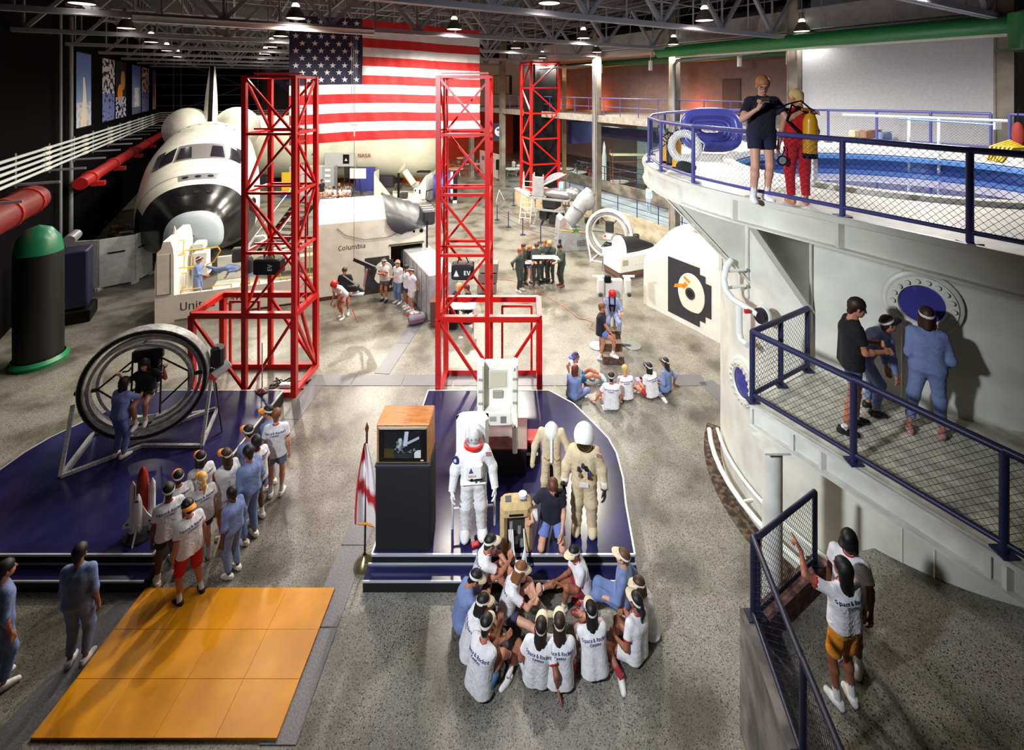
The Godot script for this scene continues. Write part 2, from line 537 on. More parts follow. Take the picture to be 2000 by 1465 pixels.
func chain_link(parent: Node, a: Vector3, b: Vector3, y0: float, y1: float, mt: Material, cell := 0.048, r := 0.0023) -> void:
	# one panel of diamond mesh between two posts: kinked wires, joined because nobody could count them
	var m := MB.new()
	var l := a.distance_to(b)
	var h := y1 - y0
	var ex := (b - a) / l
	var side := ex.cross(UP).normalized() * r
	var s := -h
	var step := cell * 1.6
	while s < l:
		for dirn in 2:
			var t0 := maxf(0.0, -s); var t1 := minf(h, l - s)
			if t1 - t0 > 0.01:
				var p0 := a + ex * (s + t0) + UP * (y0 + (t0 if dirn == 0 else h - t0))
				var p1 := a + ex * (s + t1) + UP * (y0 + (t1 if dirn == 0 else h - t1))
				var z := (p1 - p0).normalized()
				var w := z.cross(side).normalized() * r
				m.quad(p0 + w, p1 + w, p1 - w, p0 - w)
				m.quad(p0 + side, p1 + side, p1 - side, p0 - side)
		s += step
	part(parent, "wire_mesh", m, mt, Transform3D.IDENTITY, "stuff")

func fence(t: Node3D, feet: Array, rail_h: float, mt: Material, mesh_mat: Material, low := 0.1, r := 0.035, closed_end := true) -> void:
	for k in feet.size():
		var f: Vector3 = feet[k]
		rod(t, "post", mt, f, f + UP * rail_h, r)
		bx(t, "foot_plate", mt, f + UP * 0.01, Vector3(0.16, 0.02, 0.16))
	for k in feet.size() - 1:
		var a: Vector3 = feet[k]; var b: Vector3 = feet[k + 1]
		rod(t, "top_rail", mt, a + UP * rail_h, b + UP * rail_h, r * 1.05)
		rod(t, "bottom_rail", mt, a + UP * low, b + UP * low, r * 0.8)
		if mesh_mat: chain_link(t, a, b, low, rail_h, mesh_mat)

# ================= the diving tank with its deck, walkway and ramp
const TC := Vector3(7.7, 0, -9.8)
const DECK := 6.58
func ring_dir(a: float) -> Vector3:      # 0 = towards the open floor, 90 deg = away along the hall
	return -V * cos(a) + U * sin(a)
func deck_edge(a: float, r: float) -> Vector3:
	var d := ring_dir(a)
	if sin(a) >= 0: return TC + d * r
	return TC + d * minf(r / maxf(0.001, absf(cos(a))), 10.4 / maxf(0.001, -sin(a)))

func tank() -> void:
	var wall := rough_mat(rgb(214, 214, 202), 0.42, 0.25, 0.92, 0.02, 5, 21)
	var t := thing("diving_tank", "huge round off-white steel water tank with a deck on top", "tank", TC)
	lathe(t, "tank_wall", wall, [Vector2(3.5, 0.0), Vector2(3.5, 6.2)], 96)
	lathe(t, "pool_wall", mat(rgb(72, 112, 176), 0.3), [Vector2(3.25, 3.0), Vector2(3.25, DECK + 0.02)], 96)
	lathe(t, "pool_floor", mat(rgb(40, 70, 140), 0.4), [Vector2(0.0, 3.0), Vector2(3.25, 3.0)], 48)
	lathe(t, "coping", mat(rgb(236, 236, 228), 0.4), [Vector2(3.22, DECK - 0.10), Vector2(3.22, DECK + 0.05), Vector2(3.27, DECK + 0.08), Vector2(3.42, DECK + 0.07), Vector2(3.47, DECK - 0.01)], 96)
	lathe(t, "gutter_band", mat(rgb(96, 140, 200), 0.25), [Vector2(3.235, DECK - 0.26), Vector2(3.16, DECK - 0.24), Vector2(3.16, DECK - 0.14), Vector2(3.235, DECK - 0.12)], 96)
	for a in [20.0, 26.0]:      # weld seams
		var sd := ring_dir(deg_to_rad(-a))
		bar(t, "weld_seam", wall, sd * 3.502 + UP * 0.1, sd * 3.502 + UP * 6.1, 0.02)
	# deck plate with a round opening
	var m := MB.new()
	var n := 120
	for k in n:
		var a := TAU * k / n; var b := TAU * (k + 1) / n
		var i0 := ring_dir(a) * 3.26; var i1 := ring_dir(b) * 3.26
		var o0 := deck_edge(a, 5.15) - TC; var o1 := deck_edge(b, 5.15) - TC
		var hi := UP * DECK; var lo := UP * (DECK - 0.06)
		m.quad(i0 + hi, i1 + hi, o1 + hi, o0 + hi)
		m.quad(i0 + lo, o0 + lo, o1 + lo, i1 + lo)
		m.quad(o0 + lo, o0 + hi, o1 + hi, o1 + lo)
	part(t, "deck_plate", m, rough_mat(rgb(238, 237, 230), 0.55, 0.5, 0.93, 0.03, 5, 2))
	# edge beam: web and flanges following the deck edge
	var edge := []
	var aa := 185.0
	while aa > 0: edge.append(deck_edge(deg_to_rad(aa), 5.12) - TC); aa -= 7.0
	for s in 9: edge.append(-V * 5.12 - U * (s * 1.24))
	for spec in [["edge_web", 5.10, 6.20, 6.52, 0.02], ["edge_flange", 5.16, 6.17, 6.20, 0.10], ["edge_lip", 5.19, 6.52, 6.60, 0.06]]:
		var em := MB.new()
		for k in edge.size() - 1:
			var a: Vector3 = edge[k] * (spec[1] / 5.12); var b: Vector3 = edge[k + 1] * (spec[1] / 5.12)
			if k >= edge.size() - 9:
				a = edge[k] - V * (spec[1] - 5.12); b = edge[k + 1] - V * (spec[1] - 5.12)
			em.bar(a + UP * (spec[2] + spec[3]) * 0.5, b + UP * (spec[2] + spec[3]) * 0.5, spec[4], spec[3] - spec[2])
		part(t, spec[0], em, wall, Transform3D.IDENTITY)
	for k in range(0, edge.size(), 2):
		bar(t, "edge_stiffener", wall, edge[k] * 1.0 + UP * 6.18, edge[k] * 1.0 + UP * 6.54, 0.1, 0.06)
	# triangular brackets
	for a in [0.0, 22.0, 44.0, 66.0, 88.0]:
		var d := ring_dir(deg_to_rad(a))
		var g := MB.new()
		var w := d.cross(UP) * 0.015
		var p0 := d * 5.08 + UP * 6.2; var p1 := d * 3.5 + UP * 6.2; var p2 := d * 3.5 + UP * 4.55
		g.tri(p0 + w, p1 + w, p2 + w); g.tri(p0 - w, p2 - w, p1 - w)
		var br := part(t, "bracket", g, wall)
		var f := MB.new()
		f.bar(d * 5.12 + UP * 6.18, d * 3.5 + UP * 4.50, 0.14, 0.03)
		part(br, "bracket_flange", f, wall)
		rod(br, "wall_pipe", wall, d * 3.54 + UP * 4.2, d * 3.54 + UP * 6.2, 0.045)
	# water
	var water := StandardMaterial3D.new()
	water.albedo_color = rgb(38, 52, 112)
	water.roughness = 0.03; water.metallic_specular = 0.7
	lathe(t, "water", water, [Vector2(0.0, DECK - 0.38), Vector2(3.245, DECK - 0.38)], 64)
	# portholes
	for ph in [[ (Vector3(5.69, 5.12, -6.95) - TC), 0.26], [Vector3(4.25 - 7.7, 2.5, 0.45), 0.26]]:
		var dirp: Vector3 = ph[0]; dirp.y = 0; dirp = dirp.normalized()
		var o = dirp * 3.49 + UP * ph[0].y
		var b := Basis(UP.cross(dirp).normalized(), dirp, UP.cross(dirp).normalized().cross(dirp))
		var xf := Transform3D(b, o)
		var p := lathe(t, "porthole", wall, [Vector2(0.47, 0.0), Vector2(0.46, 0.05), Vector2(0.42, 0.07), Vector2(0.40, 0.06), Vector2(0.40, 0.10), Vector2(0.28, 0.11), Vector2(0.262, 0.08)], 48, xf)
		lathe(p, "glass", mat(rgb(58, 58, 132), 0.08, 0.0, 0.6), [Vector2(0.0, 0.07), Vector2(0.265, 0.07)], 40)
		for k in 18:
			var q := TAU * k / 18
			rod(p, "bolt", wall, Vector3(cos(q) * 0.34, 0.10, sin(q) * 0.34), Vector3(cos(q) * 0.34, 0.15, sin(q) * 0.34), 0.03)
	# deck railing
	var wire := mat(rgb(52, 54, 86), 0.5, 0.4)
	var feet := []
	for k in range(13, -1, -1): feet.append(TC + ring_dir(deg_to_rad(13.8 * k)) * 5.08 + UP * DECK)
	for k in range(1, 7): feet.append(TC - V * 5.08 - U * (1.24 * k) + UP * DECK)
	var r := thing("deck_railing", "blue tube railing with diamond wire mesh around the pool deck", "railing")
	fence(r, feet, 0.98, blue_paint, wire, 0.12)
	var far := []
	for k in 8: far.append(TC + V * 5.08 - U * (0.3 + 1.24 * k) + UP * DECK)
	var r2 := thing("deck_railing", "blue mesh railing on the far straight side of the pool deck before the grey wall", "railing")
	fence(r2, far, 0.98, blue_paint, wire, 0.12)
	# white poles and ladder at the far pool side
	var pr := thing("pool_handrail", "white tube handrail standing in the pool water", "handrail")
	var wp := mat(rgb(205, 212, 216), 0.4)
	var pa := at(1646, 224, 13.4); var pb := at(1968, 236, 11.0)
	rod(pr, "rail", wp, pa, pb, 0.035)
	for q in [0.45, 0.63]:
		var pp := pa.lerp(pb, q)
		rod(pr, "post", wp, pp, Vector3(pp.x, DECK - 0.6, pp.z), 0.035)
	var pole := thing("pool_pole", "pale blue net pole lying along the pool handrail", "pole")
	rod(pole, "shaft", mat(rgb(110, 150, 200), 0.4), at(1756, 232, 12.2), at(1945, 244, 10.8), 0.02)
	bx(pole, "head", wp, at(1948, 246, 10.8), Vector3(0.14, 0.16, 0.05))
	var pit := thing("pipe_trench", "stained dark floor trench curving round the tank foot", "trench", TC)
	var pmesh := MB.new()
	for k in 24:
		var a := deg_to_rad(-45 + k * 4.5); var b := deg_to_rad(-45 + (k + 1) * 4.5)
		pmesh.quad(ring_dir(a) * 3.5 + UP * 0.006, ring_dir(b) * 3.5 + UP * 0.006, ring_dir(b) * 3.86 + UP * 0.006, ring_dir(a) * 3.86 + UP * 0.006)
		pmesh.quad(ring_dir(a) * 3.86, ring_dir(a) * 3.86 + UP * 0.006, ring_dir(b) * 3.86 + UP * 0.006, ring_dir(b) * 3.86)
	part(pit, "trench_bed", pmesh, rough_mat(rgb(96, 78, 60), 0.9, 0.8, 0.4, 0.03, 5, 29))
	# fixed pipes on the tank side
	var pvc := mat(rgb(214, 220, 214), 0.35)
	var ring := thing("white_pipe", "white plastic pipe curving round the foot of the tank", "pipe", Vector3.ZERO, 0, "pipes at the tank foot")
	var path := []
	for k in 16: path.append(TC + ring_dir(deg_to_rad(-40 + k * 6.0)) * 3.74 + UP * 0.42)
	pipe(ring, "tube", pvc, path, 0.05, 10)
	for k in [3, 6, 10]: bar(ring, "bracket", pvc, path[k], path[k].lerp(TC + UP * 0.42, 0.07), 0.04, 0.03)
	var ring2 := thing("white_pipe", "thinner white plastic pipe close to the tank wall", "pipe", Vector3.ZERO, 0, "pipes at the tank foot")
	path = []
	for k in 16: path.append(TC + ring_dir(deg_to_rad(-38 + k * 5.5)) * 3.60 + UP * 0.7)
	pipe(ring2, "tube", pvc, path, 0.035, 8)
	var hose := thing("fill_pipe", "curved white pipe with a dark wall flange on the tank side", "pipe")
	path = []
	for q in [[1428, 508, 9.1], [1418, 524, 9.0], [1414, 545, 8.95], [1418, 566, 8.9], [1430, 583, 8.8], [1447, 594, 8.6], [1466, 606, 8.45], [1480, 614, 8.35]]:
		path.append(at(q[0], q[1], q[2]))
	pipe(hose, "tube", pvc, path, 0.055, 10)
	var fd := ring_dir(deg_to_rad(13.0))
	var fo := at(1484, 617, 8.3)
	rod(hose, "flange", mat(rgb(24, 24, 26), 0.5), fo - fd * 0.06, fo + fd * 0.02, 0.13, true)
	rod(hose, "flange_plate", pvc, fo - fd * 0.10, fo - fd * 0.06, 0.16, true)
	bx(hose, "red_tag", mat(rgb(190, 40, 40), 0.5), at(1459, 608, 8.35), Vector3(0.09, 0.06, 0.05))
	for q in [[1424, 530], [1424, 562]]:
		var pa2 := at(q[0], q[1], 9.0)
		rod(hose, "bracket", pvc, pa2, pa2 + Vector3(0.35, 0, -0.1), 0.03)
	var drop := thing("down_pipe", "vertical white plastic pipe beside the curved one on the tank", "pipe")
	pipe(drop, "tube", pvc, [at(1444, 590, 8.75), at(1444, 650, 8.75), at(1448, 664, 8.7), at(1460, 674, 8.5)], 0.055, 10)

func walkway() -> void:
	var wm := rough_mat(rgb(214, 211, 192), 0.7, 0.5, 0.86, 0.03, 5, 12)
	var fm := rough_mat(rgb(214, 214, 206), 0.5, 0.3, 0.9, 0.03, 5, 13)
	var q0 := Vector3(3.29, 3.6, -7.08)
	var t := thing("viewing_walkway", "cream steel walkway running along the tank below its deck", "walkway", q0)
	var m := MB.new()
	m.prism(PackedVector2Array([Vector2(0, 0), flat2(V * 2.6), flat2(V * 4.2 - U * 1.2), flat2(V * 4.4 - U * 8.5), flat2(-U * 8.5)]), -0.05, 0.0)
	part(t, "floor_plate", m, wm)
	bar(t, "edge_lip", fm, V * 0.02 + UP * -0.03, -U * 8.5 + V * 0.02 - UP * 0.03, 0.14, 0.05)
	bar(t, "edge_web", fm, V * 0.06 + UP * -0.19, -U * 8.5 + V * 0.06 - UP * 0.19, 0.03, 0.30)
	bar(t, "edge_flange", fm, V * 0.05 + UP * -0.34, -U * 8.5 + V * 0.05 - UP * 0.34, 0.20, 0.03)
	bar(t, "end_beam", fm, UP * -0.19, V * 1.6 - UP * 0.19, 0.04, 0.34)
	for k in 5: bar(t, "stiffener", fm, V * 0.03 - U * (1.0 + k * 1.75) - UP * 0.06, V * 0.03 - U * (1.0 + k * 1.75) - UP * 0.34, 0.08, 0.05)
	for k in 4: bar(t, "joist", fm, -U * (0.6 + k * 2.0) - UP * 0.2, -U * (0.6 + k * 2.0) + V * 2.0 - UP * 0.2, 0.06, 0.25)
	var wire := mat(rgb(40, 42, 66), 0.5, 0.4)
	var r := thing("walkway_railing", "dark blue tube railing with diamond wire mesh on the viewing walkway", "railing")
	var feet := [q0 + V * 1.5]
	feet.append(q0 + V * 0.75)
	for k in 6: feet.append(q0 - U * (1.36 * k) + V * 0.03)
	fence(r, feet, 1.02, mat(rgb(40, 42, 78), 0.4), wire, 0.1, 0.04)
	var c := thing("walkway_post", "round white steel post holding up the viewing walkway", "post", Vector3(3.42, 1.2, -6.72))
	rod(c, "shaft", fm, Vector3(0, -1.2, 0), Vector3(0, 2.06, 0), 0.13, true)
	bx(c, "cap_plate", fm, Vector3(0, 2.05, 0), Vector3(0.4, 0.03, 0.4))
	# entrance ramp below, with its retaining wall and fence
	var dark := floor_material()
	var g0 := Vector3(2.9, 0, -6.06)
	var ramp := thing("entrance_ramp", "raised concrete ramp floor between the tank and a low concrete wall", "ramp")
	var rm := MB.new()
	rm.prism(PackedVector2Array([flat2(g0), flat2(g0 + V * 2.2), flat2(g0 + V * 5.0 - U * 1.0), flat2(g0 + V * 5.0 - U * 9.0), Vector2(2.4, 2.0), Vector2(2.75, -4.2)]), 0.0, 1.24)
	part(ramp, "slab", rm, dark)
	var rw := thing("retaining_wall", "low stained concrete wall beside the entrance ramp", "wall")
	var wm2 := MB.new()
	wm2.prism(PackedVector2Array([Vector2(2.72, -6.16), Vector2(2.92, -6.16), Vector2(2.77, -4.2), Vector2(2.5, 2.0), Vector2(2.3, 2.0), Vector2(2.57, -4.2)]), 0.0, 1.56)
	part(rw, "wall_body", wm2, rough_mat(rgb(128, 122, 116), 0.85, 0.3, 0.65, 0.02, 5, 18))
	bar(rw, "end_curb", rough_mat(rgb(120, 84, 80), 0.85, 0.8, 0.6, 0.03, 4, 17), g0 + V * 0.1 + UP * 1.4, g0 + V * 1.5 + UP * 1.4, 0.2, 0.3)
	var rr := thing("ramp_fence", "dark blue mesh fence across the end of the entrance ramp", "fence")
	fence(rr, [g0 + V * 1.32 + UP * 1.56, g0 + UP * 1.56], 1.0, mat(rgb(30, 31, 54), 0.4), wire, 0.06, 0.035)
	var r3 := thing("ramp_fence", "dark blue mesh fence on the low concrete wall beside the ramp", "fence")
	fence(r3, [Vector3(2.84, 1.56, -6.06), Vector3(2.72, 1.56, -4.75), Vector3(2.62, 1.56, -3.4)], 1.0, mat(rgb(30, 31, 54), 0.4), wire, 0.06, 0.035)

# ================= stages, floor strips, red towers
func stage_poly(mirror: bool) -> PackedVector2Array:
	var p := [[-2.62, 8.11], [1.81, 8.11], [1.86, 9.09], [1.93, 9.7], [1.92, 10.37], [1.82, 10.8], [1.61, 11.2], [1.15, 12.0], [0.56, 12.52], [-2.58, 12.52]]
	var out := PackedVector2Array()
	for q in p: out.append(Vector2(q[0] if not mirror else -8.93 - q[0], -q[1]))
	return out
func stages() -> void:
	var deep: StandardMaterial3D = rough_mat(rgb(36, 34, 80), 0.2, 0.3, 0.88, 0.02, 5, 6)
	deep.metallic_specular = 0.32
	var nose := mat(rgb(196, 198, 204), 0.35, 0.3)
	var riser := mat(rgb(14, 14, 18), 0.6)
	for s in 2:
		var lab: String = ["glossy dark blue stage floor with silver edges carrying the space suits", "dark blue stage platform under the big spinning ring trainer"][s]
		var t := thing("stage_platform", lab, "platform")
		var poly := stage_poly(s == 1)
		var m := MB.new()
		m.prism(poly, 0.02, 0.345)
		part(t, "body", m, riser)
		var m2 := MB.new()
		m2.prism(poly, 0.345, 0.36)
		part(t, "floor_surface", m2, deep)
		var n := poly.size()
		for k in n:
			var a := Vector3(poly[k].x, 0.35, poly[k].y); var b := Vector3(poly[(k + 1) % n].x, 0.35, poly[(k + 1) % n].y)
			bar(t, "edge_trim", nose, a, b, 0.03, 0.035)
		var x0: float = -2.68 if s == 0 else -10.75
		var x1: float = 1.83 if s == 0 else -6.25
		var st := bx(t, "step", riser, Vector3((x0 + x1) / 2, 0.09, -7.98), Vector3(x1 - x0, 0.18, 0.28))
		bx(t, "step_tread", deep, Vector3((x0 + x1) / 2, 0.183, -7.98), Vector3(x1 - x0, 0.012, 0.28))
		bx(t, "step_nosing", nose, Vector3((x0 + x1) / 2, 0.175, -7.842), Vector3(x1 - x0, 0.03, 0.02))
		bx(t, "step_back_trim", nose, Vector3((x0 + x1) / 2, 0.20, -8.105), Vector3(x1 - x0, 0.035, 0.02))
	# floor trench covers
	var strip := rough_mat(rgb(112, 112, 118), 0.4, 1.5, 0.85, 0.08, 3, 7, 0.3)
	var spec := [
		[[-3.12, 6.0], [-3.12, 12.6], 0.46, "along the yellow mat and the dark blue stage"],
		[[-5.95, 9.2], [-5.85, 13.3], 0.44, "beside the left stage by the red tower"],
		[[-6.3, 13.55], [5.0, 13.55], 0.5, "running across the hall behind the stage"],
		[[-4.2, 13.85], [-3.85, 17.2], 0.44, "leading to the grey locker wall"],
		[[5.0, 13.5], [5.6, 11.4], 0.46, "bending round towards the tank"],
		[[-6.55, 5.9], [-6.35, 7.8], 0.44, "dark edge beside the yellow mat by the left steps"]]
	for q in spec:
		var a := Vector3(q[0][0], 0.004, -q[0][1]); var b := Vector3(q[1][0], 0.004, -q[1][1])
		var t := thing("trench_cover", "grey checker plate floor strip " + q[3], "floor plate")
		var n := maxi(1, int(round(a.distance_to(b) / 1.35)))
		for k in n:
			bar(t, "plate", strip, a.lerp(b, float(k) / n + 0.002), a.lerp(b, float(k + 1) / n - 0.002), q[2], 0.012)
	# yellow mat of square pads
	var ym := rough_mat(rgb(222, 146, 8), 0.34, 0.3, 0.94, 0.02, 5, 15)
	var mt := thing("yellow_mat", "large yellow floor mat of joined square pads", "mat")
	for i in 4:
		for j in 3:
			rbx(mt, "pad", ym, Vector3(-6.25 + 0.775 * (i + 0.5), 0.02, -7.88 + 0.61 * (j + 0.5)), Vector3(0.7735, 0.04, 0.6085), 0.003)

func tower(x0: float, x1: float, d0: float, d1: float, bx0: float, bx1: float, hole_side: float, label: String) -> Node3D:
	var t := thing("red_tower", label, "tower")
	var lv := [0.0, 2.17, 3.83, 5.42, 7.0, 8.53]
	var c := [Vector3(x0, 0, -d0), Vector3(x1, 0, -d0), Vector3(x1, 0, -d1), Vector3(x0, 0, -d1)]
	for p in c:
		bar(t, "post", red_paint, p, p + UP * 8.56, 0.12)
	for k in range(2, lv.size()):
		for s in 4:
			var a: Vector3 = c[s]; var b: Vector3 = c[(s + 1) % 4]
			bar(t, "brace", red_paint, a + UP * lv[k], b + UP * lv[k], 0.08, 0.07)
			if k >= 2:
				var up := (k + s) % 2 == 0
				bar(t, "diagonal", red_paint, (a if up else b) + UP * lv[k - 1], (b if up else a) + UP * lv[k], 0.06)
				if s == 0: bar(t, "inner_diagonal", red_paint, (b if up else a) + UP * lv[k - 1] + Vector3(0, 0, -(d1 - d0)), (a if up else b) + UP * lv[k] + Vector3(0, 0, -(d1 - d0)), 0.05)
		bar(t, "platform_bar", red_paint, c[0].lerp(c[3], 0.35) + UP * (lv[k] + 0.1), c[1].lerp(c[2], 0.35) + UP * (lv[k] + 0.1), 0.05)
	# base frame
	var b0 := Vector3(bx0, 0, -d0); var b1 := Vector3(bx1, 0, -d0); var b2 := Vector3(bx1, 0, -d1); var b3 := Vector3(bx0, 0, -d1)
	for s in 4:
		var q := [b0, b1, b2, b3]
		bar(t, "base_rail", red_paint, q[s] + UP * 2.17, q[(s + 1) % 4] + UP * 2.17, 0.14, 0.15)
		bar(t, "ground_rail", red_paint, q[s] + UP * 0.07, q[(s + 1) % 4] + UP * 0.07, 0.13, 0.14)
		bar(t, "base_post", red_paint, q[s], q[s] + UP * 2.17, 0.14)
	for q in [[Vector3(bx0, 2.1, -d0), Vector3(hole_side, 0.1, -d0)], [Vector3(bx1, 2.1, -d0), Vector3(hole_side, 0.1, -d0)],
			[Vector3(bx1, 2.1, -d0), Vector3(bx1, 0.1, -d1)], [Vector3(x0, 2.1, -d1), Vector3(x1, 0.1, -d1)], [Vector3(bx1, 2.1, -(d0 + 0.4)), Vector3(bx1, 0.1, -d1)]]:
		bar(t, "base_diagonal", red_paint, q[0], q[1], 0.07)
	return t
func towers() -> void:
	var t := tower(-7.55, -6.22, 12.85, 14.15, -8.95, -6.22, -7.5, "red steel lattice tower standing beside the left stage and shuttle nose")
	for q in [[-8.7, -7.87]]:
		for x in q: bar(t, "door_post", red_paint, Vector3(x, 0.1, -14.1), Vector3(x, 2.0, -14.1), 0.06)
		bar(t, "door_head", red_paint, Vector3(q[0], 1.98, -14.1), Vector3(q[1], 1.98, -14.1), 0.06)
	for d in [13.25, 13.68]: bar(t, "ladder_rail", red_paint, Vector3(-6.3, 2.2, -d), Vector3(-6.3, 8.5, -d), 0.045)
	for k in 20: rod(t, "ladder_rung", red_paint, Vector3(-6.3, 2.4 + k * 0.31, -13.25), Vector3(-6.3, 2.4 + k * 0.31, -13.68), 0.012)
	var r := tower(-2.34, -1.05, 12.65, 13.85, -2.34, 0.32, -1.0, "red steel lattice tower rising behind the centre stage")
	for q in [[-0.72, 0.12]]:
		for x in q: bar(r, "door_post", red_paint, Vector3(x, 0.1, -13.8), Vector3(x, 2.0, -13.8), 0.06)
		bar(r, "door_head", red_paint, Vector3(q[0], 1.98, -13.8), Vector3(q[1], 1.98, -13.8), 0.06)
	for d in [13.0, 13.4]: bar(r, "ladder_rail", red_paint, Vector3(-2.25, 2.2, -d), Vector3(-2.25, 8.5, -d), 0.04)
	for k in 20: rod(r, "ladder_rung", red_paint, Vector3(-2.25, 2.4 + k * 0.31, -13.0), Vector3(-2.25, 2.4 + k * 0.31, -13.4), 0.012)
	# loudspeakers hung inside the towers
	var sb := mat(rgb(16, 16, 18), 0.5)
	var pale := mat(rgb(225, 225, 225), 0.6)
	for q in [[-7.0, 3.42, -13.05, "left", 0.72], [-1.72, 3.36, -12.85, "right", 0.58]]:
		var s := thing("loudspeaker", "black loudspeaker box hung inside the %s tower" % ("red ladder side of the shuttle" if q[3] == "left" else "red stage"), "loudspeaker", Vector3(q[0], q[1], q[2]))
		rbx(s, "cabinet", sb, Vector3.ZERO, Vector3(q[4], 0.42, 0.36), 0.04)
		rbx(s, "grille", mat(rgb(26, 26, 28), 0.8), Vector3(0, 0, 0.185), Vector3(q[4] - 0.08, 0.36, 0.02), 0.008)
		for z in [-0.15, 0.15]: rod(s, "hanger", sb, Vector3(z, 0.2, 0), Vector3(z * 0.4, 0.42, 0), 0.015)
		if q[3] == "left":
			words(s, "EV", pale, Transform3D(Basis(Vector3.BACK, PI / 2), Vector3(0.12, 0, 0.2)), 0.16)
		else:
			words(s, "EV", pale, Transform3D(Basis.IDENTITY, Vector3(0.13, 0, 0.2)), 0.16)
			var m := MB.new()
			m.tri(Vector3(-0.22, -0.09, 0.198), Vector3(-0.15, 0.08, 0.198), Vector3(-0.08, -0.09, 0.198))
			part(s, "logo_triangle", m, pale)
	# third tower by the columns
	var c := at(1054, 386, 33.5); c.y = 0
	var t3 := thing("red_tower", "slender red steel tower with a black panel near the columns", "tower", c, deg_to_rad(20))
	var w := 1.0
	var cs := [Vector3(-w, 0, w), Vector3(w, 0, w), Vector3(w, 0, -w), Vector3(-w, 0, -w)]
	for p in cs: bar(t3, "post", red_paint, p + UP * 1.1, p + UP * 10.1, 0.16)
	var n := 5
	for k in n + 1:
		var y := 1.4 + k * 1.72
		for s in 4:
			var a: Vector3 = cs[s]; var b: Vector3 = cs[(s + 1) % 4]
			bar(t3, "brace", red_paint, a + UP * y, b + UP * y, 0.1)
			if k < n and s != 2: bar(t3, "diagonal", red_paint, (a if k % 2 == 0 else b) + UP * y, (b if k % 2 == 0 else a) + UP * (y + 1.72), 0.09)
	bx(t3, "black_panel", black_mat, Vector3(0.1, 5.4, -0.9), Vector3(1.9, 9.0, 0.05))
	bx(t3, "side_panel", black_mat, Vector3(0.9, 5.4, 0), Vector3(0.05, 9.0, 1.8))
	rod(t3, "black_pole", black_mat, Vector3(-0.6, 1.1, 0.5), Vector3(-0.6, 9.9, 0.5), 0.08)
	rbx(t3, "plinth", mat(rgb(206, 186, 150), 0.7), Vector3(0, 0.55, 0), Vector3(2.7, 1.1, 2.7), 0.03)
	rbx(t3, "plinth_top", mat(rgb(226, 220, 206), 0.6), Vector3(0, 1.13, 0), Vector3(2.8, 0.06, 2.8), 0.02)

